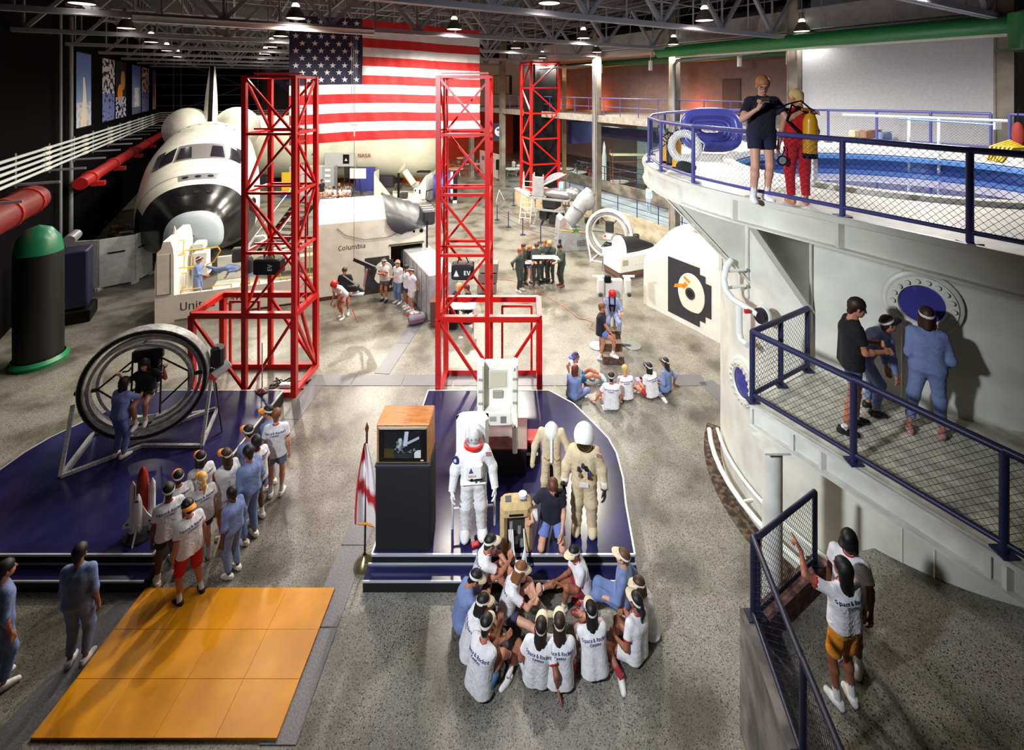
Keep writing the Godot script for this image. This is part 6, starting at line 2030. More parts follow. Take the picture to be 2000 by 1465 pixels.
	tb.tube([Vector3(-0.15, 1.2, -0.5), Vector3(0.25, 1.75, -0.5), Vector3(0.8, 2.5, -0.5), Vector3(1.15, 2.95, -0.5)], [0.34, 0.40, 0.42, 0.30], 20)
	part(j, "cockpit_tube", tb, grey)
	ball(j, "tube_hump", grey, Vector3(0.92, 2.45, -0.2), Vector3(0.35, 0.45, 0.25), 16)
	bx_b(j, "tube_seam", mat(rgb(110, 112, 116), 0.5), Vector3(0.45, 2.02, -0.5), Vector3(0.03, 0.86, 0.86), Basis(Vector3.BACK, 0.95))
	rbx(j, "dark_fitting", dk, Vector3(1.2, 1.35, -0.6), Vector3(0.7, 0.3, 0.4), 0.05)
	# --- second ring trainer
	var r := thing("ring_trainer", "smaller ring trainer with pale hoops on a white stand near the columns", "trainer", fl(1190, 507), deg_to_rad(-28))
	var c := Vector3(0, 1.26, 0)
	hoop(r, "outer_hoop", whitem, 1.05, 1.17, 0.22, Transform3D(Basis.IDENTITY, c))
	hoop(r, "middle_hoop", chrome, 0.93, 1.0, 0.18, Transform3D(Basis(UP, 0.12), c))
	hoop(r, "inner_hoop", whitem, 0.83, 0.89, 0.16, Transform3D(Basis(UP, -0.1), c))
	for k in 6:
		var a := TAU * k / 6
		rod(r, "brace", dk, c + Vector3(cos(a), sin(a), 0) * 0.86, c + Vector3(cos(a) * 0.3, sin(a) * 0.5, -0.1), 0.022)
	rbx(r, "seat_back", dk, c + Vector3(0, 0.3, -0.05), Vector3(0.4, 0.55, 0.12), 0.03)
	rbx(r, "seat", mat(rgb(186, 190, 194), 0.5), c + Vector3(0, -0.12, 0.15), Vector3(0.42, 0.2, 0.4), 0.03)
	rbx(r, "control_box", mat(rgb(190, 60, 60), 0.5), c + Vector3(-0.1, -0.05, 0.32), Vector3(0.12, 0.1, 0.1), 0.01)
	rbx(r, "foot_rest", dk, c + Vector3(0, -0.55, 0.2), Vector3(0.36, 0.3, 0.3), 0.03)
	for s in [-1.0, 1.0]:
		rod(r, "stand_leg", whitem, Vector3(s * 0.7, 0, 0.6), Vector3(s * 1.12, 1.0, 0.1), 0.04)
		rod(r, "stand_leg", whitem, Vector3(s * 0.7, 0, -0.6), Vector3(s * 1.12, 1.0, -0.1), 0.04)
		rod(r, "stand_foot", whitem, Vector3(s * 0.7, 0.03, 0.7), Vector3(s * 0.7, 0.03, -0.7), 0.04)
	rod(r, "stand_bar", whitem, Vector3(-0.7, 0.03, 0.6), Vector3(0.7, 0.03, 0.6), 0.04)
	rbx(r, "drive_unit", dk, Vector3(1.3, 1.2, 0), Vector3(0.25, 0.4, 0.3), 0.03)
	# --- white simulator with black hood
	var w := thing("hooded_simulator", "low white simulator base with an arched end and black padded hood", "simulator", fl(1232, 544), deg_to_rad(24))
	rbx(w, "body", whitem, Vector3(0.55, 0.68, -0.6), Vector3(2.4, 0.75, 1.4), 0.06)
	bx(w, "brown_skirt", mat(rgb(96, 70, 58), 0.6), Vector3(0.55, 0.22, -0.6), Vector3(2.36, 0.2, 1.36))
	bx(w, "kick_board", mat(rgb(96, 70, 58), 0.6), Vector3(0.55, 0.06, -0.6), Vector3(2.2, 0.12, 1.2))
	var ap := PackedVector2Array()
	for k in 13: ap.append(Vector2(cos(PI * k / 12) * 0.48, 1.15 + sin(PI * k / 12) * 0.55))
	ap.append(Vector2(-0.48, 1.0)); ap.append(Vector2(0.48, 1.0))
	var am := MB.new()
	am.prism(ap, -0.3, -0.18, Transform3D(Basis(Vector3(0, 0, 1), Vector3(1, 0, 0), Vector3(0, 1, 0)), Vector3(0.05, 0, -0.6)))
	part(w, "arched_end", am, whitem)
	var hm := MB.new()
	hm.tube([Vector3(-0.1, 1.2, -0.6), Vector3(0.5, 1.15, -0.6), Vector3(1.1, 1.0, -0.6), Vector3(1.6, 0.95, -0.6)], [0.46, 0.44, 0.34, 0.2], 20)
	part(w, "black_hood", hm, mat(rgb(34, 33, 36), 0.6))
	bx(w, "vent", mat(rgb(170, 160, 140), 0.6), Vector3(-0.35, 0.75, 0.105), Vector3(0.28, 0.24, 0.02))
	for k in 9: rod(w, "rivet", mat(rgb(120, 120, 118), 0.5), Vector3(0.2 + k * 0.18, 0.6, 0.1), Vector3(0.2 + k * 0.18, 0.6, 0.112), 0.014)
	disc_on(w, "badge", Vector3(-0.26, 1.5, -0.6), Vector3(-1, 0, 0), 0.06, mat(rgb(190, 180, 140), 0.5))
	# --- rope barrier
	var st := []
	for q in [[971, 430], [993, 444], [1021, 459], [1056, 474]]: st.append(fl(q[0], q[1]))
	st.append(fl(1090, 490))
	var rope_m := mat(rgb(60, 62, 84), 0.6)
	for k in 4:
		var s := thing("rope_post", "slim navy barrier post with a round foot and ropes", "post", st[k], 0, "rope barrier posts")
		rod(s, "shaft", navy, Vector3.ZERO, UP * 0.95, 0.028)
		rod(s, "foot", navy, Vector3.ZERO, UP * 0.025, 0.16, true)
		for y in [0.85, 0.5]: pipe(s, "rope", rope_m, [UP * y, (st[k + 1] - st[k]) * 0.5 + UP * (y - 0.05), st[k + 1] - st[k] + UP * y], 0.012, 5)
	var bp := st[0] as Vector3
	var bk := thing("rope_post", "slim navy barrier post behind the others by the plinth", "post", fl(1003, 402))
	rod(bk, "shaft", navy, Vector3.ZERO, UP * 0.95, 0.028)
	rod(bk, "foot", navy, Vector3.ZERO, UP * 0.025, 0.16, true)
	for y in [0.85, 0.5]: pipe(bk, "rope", rope_m, [UP * y, bp - bk.position + UP * y], 0.012, 5)
	# --- gear heap and cord
	var gh := thing("gear_heap", "heap of black straps and harness gear on the floor", "gear", fl(1057, 550))
	var rng := RandomNumberGenerator.new()
	rng.seed = 12
	for k in 14:
		var p := []
		var a := rng.randf() * TAU
		for i in 5: p.append(Vector3(cos(a + i * 0.9) * rng.randf_range(0.1, 0.42), 0.03 + rng.randf() * 0.14, sin(a + i * 0.9) * rng.randf_range(0.05, 0.25)))
		pipe(gh, "strap", mat([rgb(24, 24, 26), rgb(40, 40, 44), rgb(200, 200, 200)][k % 7 % 3], 0.6), p, 0.03, 5)
	var cd := thing("orange_cord", "thin orange cable winding over the concrete floor", "cable")
	var cp := []
	for q in [[965, 545], [1000, 548], [1020, 556], [1044, 560], [1052, 571], [1080, 586], [1105, 600], [1122, 616], [1130, 622], [1145, 625], [1158, 630], [1152, 640], [1165, 648]]: cp.append(fl(q[0], q[1]) + UP * 0.012)
	pipe(cd, "cable", mat(rgb(190, 120, 90), 0.5), cp, 0.012, 5)
	# --- chair trainer with steps
	var ch := thing("chair_trainer", "white manoeuvring chair on a pole with round silver feet", "trainer", fl(1200, 672), 0.0)
	rod(ch, "pedestal", chrome, Vector3.ZERO, Vector3(0, 1.0, 0), 0.06, true)
	rod(ch, "mast", chrome, Vector3(-0.3, 0.3, -0.25), Vector3(-0.33, 2.75, -0.3), 0.03)
	rbx(ch, "seat", whitem, Vector3(0, 1.05, 0), Vector3(0.5, 0.1, 0.45), 0.03)
	rbx(ch, "back", whitem, Vector3(0, 1.55, -0.24), Vector3(0.62, 0.95, 0.14), 0.05)
	for s in [-1.0, 1.0]:
		rbx(ch, "arm_box", whitem, Vector3(s * 0.44, 1.85, -0.1), Vector3(0.2, 0.5, 0.28), 0.04)
		bar(ch, "cross_arm", whitem, Vector3(s * 0.3, 2.12, -0.15), Vector3(s * 0.68, 2.12, -0.15), 0.08, 0.05)
		rbx(ch, "jet_box", mat(rgb(60, 60, 64), 0.5), Vector3(s * 0.46, 1.62, 0.08), Vector3(0.12, 0.12, 0.1), 0.02)
		bar(ch, "floor_arm", chrome, Vector3(0, 0.06, 0), Vector3(s * 0.52, 0.05, 0.12), 0.12, 0.06)
		rod(ch, "round_foot", chrome, Vector3(s * 0.56, 0.0, 0.14), Vector3(s * 0.56, 0.03, 0.14), 0.26, true)
		bar(ch, "inner_leg", whitem, Vector3(s * 0.2, 1.0, 0.1), Vector3(s * 0.14, 0.3, 0.25), 0.05)
	rbx(ch, "black_box", black_mat, Vector3(-0.2, 2.05, -0.1), Vector3(0.2, 0.22, 0.15), 0.02)
	var wd := rough_mat(rgb(92, 74, 60), 0.7, 1.2, 0.7, 0.03, 4, 66)
	var sp := thing("step_block", "brown carpeted wooden step block with three steps before the chair", "steps", fl(1199, 713))
	for k in 3:
		rbx(sp, "step", wd, Vector3(0, (0.24 * (k + 1)) / 2, -0.14 - k * 0.28), Vector3(0.62, 0.24 * (k + 1), 0.28), 0.012)
		bx(sp, "tread", mat(rgb(140, 122, 104), 0.8), Vector3(0, 0.24 * (k + 1) + 0.004, -0.14 - k * 0.28), Vector3(0.62, 0.01, 0.28))
	# --- sling arm for the gravity walk
	var sl := thing("sling_arm", "black angled walking-harness arm hung from a cable", "trainer", at(691, 506, 16.8))
	var p0 := Vector3.ZERO
	var p1 := at(733, 524, 16.8) - sl.position; var p2 := at(722, 560, 16.7) - sl.position; var p3 := at(712, 571, 16.7) - sl.position
	bar(sl, "upper_arm", dk, p0, p1, 0.09, 0.12)
	bar(sl, "lower_arm", dk, p1, p2, 0.09, 0.12)
	bar(sl, "foot_arm", dk, p2, p3, 0.08, 0.1)
	bar(sl, "piston", chrome, at(716, 526, 16.75) - sl.position, at(711, 560, 16.7) - sl.position, 0.06)
	bar(sl, "seat_bar", dk, p3, at(668, 540, 16.6) - sl.position, 0.1, 0.1)
	rbx(sl, "battery_tray", mat(rgb(190, 192, 196), 0.4), at(700, 573, 16.6) - sl.position, Vector3(0.4, 0.06, 0.3), 0.01)
	rbx(sl, "motor_box", dk, at(690, 562, 16.6) - sl.position, Vector3(0.36, 0.22, 0.25), 0.03)
	rbx(sl, "back_plate", dk, p1 + Vector3(-0.12, -0.15, 0), Vector3(0.2, 0.25, 0.1), 0.02)
	# --- bin, bags, desk
	var bn := thing("waste_bin", "brown waste bin at the end of the lockers", "bin", fl(853, 634), 0.1)
	rbx(bn, "body", mat(rgb(92, 56, 46), 0.6), Vector3(0, 0.42, 0), Vector3(0.4, 0.84, 0.4), 0.02)
	rbx(bn, "lid", mat(rgb(110, 70, 58), 0.6), Vector3(0, 0.87, 0), Vector3(0.44, 0.06, 0.44), 0.02)
	var bg := thing("sports_bag", "grey and purple sports bag on the floor before the lockers", "bag", fl(814, 632), 0.5)
	var bm := MB.new()
	bm.tube([Vector3(-0.28, 0.17, 0), Vector3(-0.2, 0.18, 0), Vector3(0.2, 0.18, 0), Vector3(0.28, 0.17, 0)], [0.12, 0.18, 0.18, 0.12], 14)
	part(bg, "body", bm, mat(rgb(116, 112, 124), 0.8))
	pipe(bg, "handle", mat(rgb(110, 40, 80), 0.7), [Vector3(-0.12, 0.3, 0.08), Vector3(-0.1, 0.42, 0), Vector3(0.1, 0.42, 0), Vector3(0.12, 0.3, 0.08)], 0.015, 5)
	bar(bg, "purple_strip", mat(rgb(150, 40, 90), 0.7), Vector3(-0.24, 0.2, 0.185), Vector3(0.24, 0.2, 0.185), 0.01, 0.03)
	var tw := thing("folded_towel", "white towel and red cloth dropped beside the bag", "towel", fl(811, 613))
	rbx(tw, "white_cloth", mat(rgb(224, 222, 216), 0.9), Vector3(0, 0.04, 0), Vector3(0.42, 0.07, 0.22), 0.03)
	rbx(tw, "red_cloth", mat(rgb(180, 40, 50), 0.9), Vector3(-0.2, 0.03, 0.12), Vector3(0.2, 0.05, 0.14), 0.02)
	var rl := thing("red_stick", "short red stick lying on the concrete floor", "stick")
	rod(rl, "shaft", mat(rgb(180, 70, 50), 0.6), fl(689, 606) + UP * 0.015, fl(699, 629) + UP * 0.015, 0.014)
	var ds := thing("control_desk", "white control desk with a black unit below inside the tower view", "desk", at(886, 612, 16.6) * Vector3(1, 0, 1))
	rbx(ds, "top", whitem, Vector3(0.1, 0.74, 0), Vector3(1.3, 0.05, 0.6), 0.015)
	for x in [-0.5, 0.7]: bar(ds, "leg", chrome, Vector3(x, 0, 0.2), Vector3(x, 0.72, 0.2), 0.04)
	rbx(ds, "black_unit", black_mat, Vector3(-0.1, 0.3, 0.1), Vector3(0.45, 0.5, 0.4), 0.02)
	var sk := thing("carton_stack", "brown cartons stacked behind the right red tower", "cartons", fl(951, 570))
	for k in 3: rbx(sk, "carton", mat([rgb(132, 122, 112), rgb(112, 100, 92), rgb(140, 130, 120)][k], 0.8), Vector3(0.04 * k, 0.2 + k * 0.42, 0), Vector3(0.75, 0.36, 0.5), 0.015)
	# --- far left of centre: cabinets, easels, consoles
	var cb := thing("control_cabinet", "grey control cabinets in a row before the white rocket stage", "cabinet", fl(618, 380), 0.05)
	for k in 4: rbx(cb, "cabinet", mat([rgb(170, 172, 174), rgb(190, 192, 192), rgb(176, 178, 182), rgb(160, 164, 168)][k], 0.5), Vector3(-1.5 + k * 0.85, 1.1, 0), Vector3(0.84, 2.2 + 0.04 * k, 0.8), 0.02)
	for k in 3: rbx(cb, "meter", mat(rgb(228, 228, 224), 0.4), Vector3(1.0, 1.95 - k * 0.42, 0.41), Vector3(0.42, 0.2, 0.03), 0.01)
	for q in [-1.5, -0.65, 1.05]: bx(cb, "door_line", mat(rgb(110, 112, 116), 0.5), Vector3(q, 0.75, 0.405), Vector3(0.012, 1.2, 0.01))
	for q in [[700, 388, rgb(222, 222, 220), "pale"], [679, 384, rgb(26, 26, 28), "black"]]:
		var es := thing("easel", "thin easel with a %s board before the rocket stage" % q[3], "easel", fl(q[0], q[1]))
		for x in [-0.5, 0.5]: rod(es, "leg", dk, Vector3(x, 0, 0.3), Vector3(0, 2.1, 0), 0.025)
		rod(es, "leg", dk, Vector3(0, 0, -0.6), Vector3(0, 2.1, 0), 0.025)
		bx(es, "board", mat(q[2], 0.6), Vector3(0, 1.9, 0.1), Vector3(1.2 if q[3] == "pale" else 0.45, 0.75, 0.04))
	var bp2 := thing("blue_panel", "slanted deep blue panel standing behind the easel", "panel", fl(714, 372))
	bx_b(bp2, "board", mat(rgb(58, 62, 150), 0.5), Vector3(0, 0.95, 0), Vector3(1.5, 1.9, 0.1), Basis(Vector3.RIGHT, -0.1))
	bx(bp2, "foot", black_mat, Vector3(0, 0.05, -0.2), Vector3(1.5, 0.1, 0.5))
	var vs := thing("antenna_simulator", "white V-shaped simulator tray holding a tilted dish and instruments", "simulator", fl(784, 391))
	for q in [[-2.3, -0.4, 1.0, 1.9], [1.6, 2.15, 1.0, 2.2]]: pass
	var vm := MB.new()
	var lp := [Vector3(-2.2, 2.0, -0.6), Vector3(-1.9, 2.0, 0.4), Vector3(-0.3, 0.35, 1.0), Vector3(0.9, 0.3, 1.0), Vector3(1.9, 1.9, 0.5), Vector3(2.2, 2.0, -0.4)]
	var lq := []
	for p in lp: lq.append(Vector3(p.x * 0.82, 0.25 if absf(p.x) < 1.0 else 0.3, p.z - 0.1))
	for k in 5: vm.quad(Vector3(lp[k].x, 0.0, lp[k].z), lp[k], lp[k + 1], Vector3(lp[k + 1].x, 0.0, lp[k + 1].z))
	vm.quad(Vector3(-2.2, 0, -0.6), Vector3(-2.2, 2.0, -0.6), Vector3(-2.2, 2.0, -1.8), Vector3(-2.2, 0, -1.8))
	vm.quad(Vector3(2.2, 0, -0.4), Vector3(2.2, 2.0, -0.4), Vector3(2.2, 2.0, -1.8), Vector3(2.2, 0, -1.8))
	part(vs, "tray", vm, whitem)
	bx(vs, "tray_floor", whitem, Vector3(0, 0.28, -0.5), Vector3(3.8, 0.1, 2.4))
	rod(vs, "mast", black_mat, Vector3(-0.05, 0.3, 0.6), Vector3(-0.05, 2.1, 0.6), 0.09)
	var dm := MB.new()
	dm.lathe([Vector2(0.0, 0.0), Vector2(0.35, 0.06), Vector2(0.6, 0.22)], 20)
	part(vs, "dish", dm, mat(rgb(224, 222, 200), 0.5), Transform3D(Basis(Vector3.BACK, 0.9), Vector3(0.15, 2.2, -0.2)))
	rod(vs, "dish_arm", mat(rgb(216, 212, 180), 0.5), Vector3(0.2, 2.1, -0.2), Vector3(0.95, 1.2, 0.1), 0.24, true)
	rbx(vs, "monitor", mat(rgb(216, 216, 208), 0.5), Vector3(1.35, 0.75, 0.5), Vector3(0.6, 0.5, 0.4), 0.03)
	bx(vs, "monitor_screen", black_mat, Vector3(1.35, 0.78, 0.71), Vector3(0.42, 0.3, 0.02))
	for q in [[-0.8, 0.6, 0.5], [0.4, 0.55, 0.8], [-0.4, 0.9, -0.6], [0.9, 1.0, -0.8]]: rbx(vs, "instrument", mat([rgb(60, 58, 56), rgb(200, 196, 186), rgb(40, 40, 42), rgb(210, 208, 200)][int(absf(q[0]) * 10) % 4], 0.5), Vector3(q[0], q[1], q[2]), Vector3(0.5, 0.4, 0.4), 0.03)
	for q in [1.25, 1.75]: bx(vs, "black_lid", black_mat, Vector3(q, 2.0, -0.7), Vector3(0.45, 0.08, 0.6))
	for q in [[850, 372, 1], [875, 366, 0]]: pass
	var dr := thing("capsule_drum", "blue and white striped capsule drum with a dark round end on casters", "capsule", fl(872, 394), 0.15)
	var am2 := Transform3D(Basis(Vector3.BACK, -PI / 2), Vector3(0, 1.15, 0))
	var bl := mat(rgb(56, 60, 150), 0.4)
	lathe(dr, "drum", bl, [Vector2(0.0, -0.95), Vector2(0.85, -0.9), Vector2(1.0, -0.6), Vector2(1.0, 0.5)], 28, am2)
	for x in [-0.55, -0.1, 0.3]: lathe(dr, "white_band", whitem, [Vector2(1.012, x), Vector2(1.012, x + 0.16)], 28, am2)
	lathe(dr, "dark_end", black_mat, [Vector2(1.02, 0.5), Vector2(1.1, 0.62), Vector2(1.05, 0.75), Vector2(0.0, 0.8)], 28, am2)
	for x in [-0.6, 0.6]: rbx(dr, "foot", whitem, Vector3(x, 0.1, 0.5), Vector3(0.3, 0.2, 0.3), 0.02)
	pipe(dr, "hose", black_mat, [Vector3(-0.95, 1.0, 0.3), Vector3(-1.4, 0.9, 0.4), Vector3(-1.45, 0.3, 0.4), Vector3(-1.1, 0.1, 0.4)], 0.04, 6)
	var ys := thing("yellow_sign_stand", "yellow sign board beside the shuttle steps", "sign", fl(562, 386))
	bx(ys, "board", mat(rgb(232, 190, 50), 0.5), Vector3(0, 1.2, 0), Vector3(0.9, 1.4, 0.06))
	bx(ys, "base", blue_paint, Vector3(0, 0.25, 0), Vector3(0.9, 0.5, 0.4))
	# access stair beside the orbiter
	var sa := thing("access_stair", "black open stair with silver handrails beside the shuttle nose", "stair", fl(521, 505), deg_to_rad(-14))
	for k in 9: bx(sa, "tread", mat(rgb(34, 34, 36), 0.6), Vector3(0, 0.2 + k * 0.22, -k * 0.3), Vector3(1.1, 0.05, 0.3))
	for k in 9: bx(sa, "nosing", chrome, Vector3(0, 0.2 + k * 0.22, 0.15 - k * 0.3), Vector3(1.1, 0.04, 0.02))
	for x in [-0.58, 0.58]:
		bar(sa, "stringer", black_mat, Vector3(x, 0.05, 0.2), Vector3(x, 2.0, -2.6), 0.06, 0.2)
		rod(sa, "handrail", chrome, Vector3(x, 1.1, 0.1), Vector3(x, 3.0, -2.5), 0.028)
		rod(sa, "rail_post", chrome, Vector3(x, 0.1, 0.1), Vector3(x, 1.1, 0.1), 0.024)
		rod(sa, "rail_post", chrome, Vector3(x, 2.0, -2.5), Vector3(x, 3.0, -2.5), 0.024)
	bx(sa, "landing", mat(rgb(60, 60, 62), 0.6), Vector3(0, 2.1, -3.2), Vector3(1.3, 0.08, 1.2))
	for x in [-0.6, 0.6]: bar(sa, "landing_leg", black_mat, Vector3(x, 0, -3.6), Vector3(x, 2.1, -3.6), 0.08)
	# far canteen and study tables
	for q in [[905, 322], [925, 335], [890, 345], [1130, 352], [1105, 345], [1000, 345], [1210, 372]]:
		var tb2 := thing("canteen_table", "pale round table with folding legs in the far area", "table", fl(q[0], q[1]), 0, "far canteen tables")
		lathe(tb2, "top", mat(rgb(206, 206, 202), 0.5), [Vector2(0.0, 0.72), Vector2(0.75, 0.72), Vector2(0.75, 0.76), Vector2(0.0, 0.76)], 20)
		for s in [-1.0, 1.0]:
			rod(tb2, "leg", chrome, Vector3(s * 0.45, 0, 0.3), Vector3(s * 0.3, 0.72, 0), 0.025)
			rod(tb2, "leg", chrome, Vector3(s * 0.45, 0, -0.3), Vector3(s * 0.3, 0.72, 0), 0.025)
	var proto: Node3D
	for q in [[897, 332], [915, 318], [935, 330], [1120, 338], [1142, 344], [1112, 355], [990, 338], [1015, 340], [1098, 334], [882, 330], [1150, 335], [1136, 332]]:
		if proto == null:
			proto = thing("folding_chair", "small grey folding chair in the far area", "chair", fl(q[0], q[1]), 0.4, "far folding chairs")
			bx(proto, "seat", grey, Vector3(0, 0.45, 0), Vector3(0.4, 0.04, 0.4))
			bx(proto, "backrest", grey, Vector3(0, 0.78, -0.2), Vector3(0.4, 0.25, 0.03))
			for s in [-0.18, 0.18]:
				rod(proto, "leg", dk, Vector3(s, 0, 0.2), Vector3(s, 0.85, -0.2), 0.014)
				rod(proto, "leg", dk, Vector3(s, 0, -0.2), Vector3(s, 0.45, 0.18), 0.014)
		else:
			var cc := copy(proto)
			cc.position = fl(q[0], q[1]); cc.rotation.y = q[0] * 0.7
	var sf := thing("pipe_scaffold", "thin red and yellow pipe scaffold with boards under the balcony", "scaffold", fl(1228, 372))
	for x in [-1.4, 1.4]:
		for z in [-0.6, 0.6]: rod(sf, "upright", mat(rgb(150, 90, 70), 0.6), Vector3(x, 0, z), Vector3(x, 3.2, z), 0.03)
	for y in [0.8, 1.6, 2.4]:
		for z in [-0.6, 0.6]: rod(sf, "ledger", mat(rgb(150, 90, 70), 0.6), Vector3(-1.4, y, z), Vector3(1.4, y, z), 0.025)
	for k in 3: bx(sf, "board", mat(rgb(214, 206, 160), 0.7), Vector3(0, 2.9, -0.4 + k * 0.4), Vector3(3.0, 0.05, 0.36))
	var rk := thing("rocket_model", "slim white rocket model standing under the balcony", "model rocket", fl(1180, 366))
	lathe(rk, "body", whitem, [Vector2(0.2, 0.0), Vector2(0.2, 2.6), Vector2(0.12, 3.0), Vector2(0.12, 3.4), Vector2(0.0, 3.9)], 14)
	for k in 4: bx(rk, "fin", dk, Vector3(cos(k * PI / 2) * 0.28, 0.25, sin(k * PI / 2) * 0.28), Vector3(0.2, 0.5, 0.2))
	var tl := thing("folding_tripod", "thin white tripod beside the far column", "tripod", fl(975, 392))
	for k in 3: rod(tl, "leg", whitem, Vector3(cos(k * 2.1) * 0.4, 0, sin(k * 2.1) * 0.4), UP * 0.8, 0.02)
	var sp2 := thing("floor_speaker", "black loudspeaker on a short stand by the far column", "loudspeaker", fl(974, 352))
	rbx(sp2, "cabinet", black_mat, Vector3(0, 1.4, 0), Vector3(0.5, 0.9, 0.4), 0.03)
	rod(sp2, "stand", dk, Vector3.ZERO, UP * 1.0, 0.03)
	rod(sp2, "foot", dk, Vector3.ZERO, UP * 0.03, 0.25, true)

# ================= props on the two stages and the pool deck
const SH := 0.36
func ring_trainer() -> void:
	var pale := rough_mat(rgb(196, 194, 196), 0.4, 1.0, 0.75, 0.03, 4, 71)
	var dark := mat(rgb(28, 28, 32), 0.45)
	var tube := rough_mat(rgb(208, 208, 210), 0.35, 2.0, 0.7, 0.05, 4, 72)
	var o := Vector3(-8.5, SH, -10.75)
	var t := thing("ring_trainer", "big three-ring spinning trainer with a rider on the dark stage", "trainer", o, deg_to_rad(20))
	t.scale = Vector3.ONE * 0.9
	var c := Vector3(0, 1.46, 0)
	hoop(t, "outer_ring", pale, 1.22, 1.34, 0.32, Transform3D(Basis.IDENTITY, c), 72)
	hoop(t, "outer_ring_face", dark, 1.245, 1.315, 0.335, Transform3D(Basis.IDENTITY, c), 72)
	hoop(t, "middle_ring", pale, 1.09, 1.16, 0.20, Transform3D(Basis(UP, 0.10) * Basis(Vector3.RIGHT, 0.06), c), 64)
	hoop(t, "inner_ring", pale, 0.95, 1.02, 0.16, Transform3D(Basis(UP, -0.08) * Basis(Vector3.RIGHT, 0.1), c), 64)
	for a in [0.0, PI]:
		rod(t, "pivot", dark, c + Vector3(cos(a), 0, 0) * 1.0, c + Vector3(cos(a), 0, 0) * 1.42, 0.05)
		rod(t, "pivot", dark, c + Vector3(0, cos(a), 0) * 0.98, c + Vector3(0, cos(a), 0) * 1.12, 0.04)
	for s in [-1.0, 1.0]:
		rod(t, "frame_bar", dark, c + Vector3(s * 0.3, 0.75, -0.05), c + Vector3(s * 0.3, -0.8, 0.1), 0.022)
		rod(t, "frame_bar", dark, c + Vector3(s * 0.3, 0.55, 0.02), c + Vector3(s * 0.98, 0.0, 0.0), 0.022)
		rod(t, "frame_bar", dark, c + Vector3(s * 0.3, -0.6, 0.05), c + Vector3(s * 0.98, 0.0, 0.0), 0.022)
		rod(t, "hand_grip", dark, c + Vector3(s * 0.3, 0.42, 0.2), c + Vector3(s * 0.42, 0.42, 0.2), 0.02)
		rod(t, "grip_arm", dark, c + Vector3(s * 0.3, 0.42, -0.02), c + Vector3(s * 0.3, 0.42, 0.2), 0.02)
	rbx(t, "head_box", dark, c + Vector3(0, 0.62, -0.12), Vector3(0.62, 0.3, 0.2), 0.03)
	rbx(t, "seat_back", dark, c + Vector3(0, 0.2, -0.16), Vector3(0.46, 0.7, 0.12), 0.03)
	rbx(t, "seat_pan", dark, c + Vector3(0, -0.2, 0.05), Vector3(0.44, 0.1, 0.42), 0.03)
	rbx(t, "foot_plate", dark, c + Vector3(0, -0.78, 0.32), Vector3(0.5, 0.05, 0.3), 0.01)
	for s in [-1.0, 1.0]:
		var base_f := Vector3(s * 1.35, 0.04, 0.75); var base_b := Vector3(s * 1.35, 0.04, -0.75)
		bar(t, "stand_leg", tube, base_f, c + Vector3(s * 1.4, -0.2, 0.12), 0.07)
		bar(t, "stand_leg", tube, base_b, c + Vector3(s * 1.4, -0.2, -0.12), 0.07)
		bar(t, "base_side", tube, base_f, base_b, 0.07)
		bar(t, "base_diagonal", tube, base_f, Vector3(0, 0.04, 0.25), 0.07)
		bar(t, "base_diagonal", tube, base_b, Vector3(0, 0.04, -0.25), 0.07)
	bar(t, "base_cross", tube, Vector3(-1.35, 0.04, -0.7), Vector3(1.35, 0.04, -0.7), 0.06)
	rod(t, "motor", mat(rgb(200, 202, 206), 0.35), c + Vector3(1.42, -0.15, 0.0), c + Vector3(1.75, 0.05, -0.15), 0.12, true)
	rod(t, "gearbox", mat(rgb(190, 60, 60), 0.4), c + Vector3(1.36, -0.2, 0.03), c + Vector3(1.44, -0.14, 0.0), 0.13, true)
	rbx(t, "drive_box", dark, c + Vector3(1.5, 0.3, -0.1), Vector3(0.3, 0.55, 0.3), 0.06)
	pipe(t, "cable", dark, [c + Vector3(1.5, -0.3, 0.1), Vector3(1.6, 0.4, 0.2), Vector3(1.7, 0.05, 0.4), Vector3(1.4, 0.03, 0.6)], 0.02, 6)

func suit_field(fat: float) -> Field:
	var f := Field.new()
	f.k = 0.05
	for x in [-0.08, 0.08]: f.cap(Vector3(x, 1.36, 0), Vector3(x * 0.9, 0.92, 0), 0.15 * fat, 0.135 * fat)
	for s in [-1.0, 1.0]:
		f.cap(Vector3(0.19 * s, 1.42, 0), Vector3(0.31 * s, 1.14, 0.02), 0.092 * fat, 0.082 * fat)
		f.cap(Vector3(0.31 * s, 1.14, 0.02), Vector3(0.35 * s, 0.90, 0.10), 0.08 * fat, 0.062 * fat)
		f.cap(Vector3(0.095 * s, 0.92, 0), Vector3(0.125 * s, 0.52, 0.02), 0.118 * fat, 0.10 * fat)
		f.cap(Vector3(0.125 * s, 0.52, 0.02), Vector3(0.135 * s, 0.12, 0.0), 0.10 * fat, 0.082 * fat)
	return f
func ribbed(s: Array, amp: float, freq: float, lo: float, hi: float) -> Array:
	var vs: PackedVector3Array = s[0]; var ns: PackedVector3Array = s[1]
	for i in vs.size():
		if vs[i].y > lo and vs[i].y < hi: vs[i] += ns[i] * sin(vs[i].y * freq + vs[i].x * 9.0) * amp
	s[0] = vs
	return s
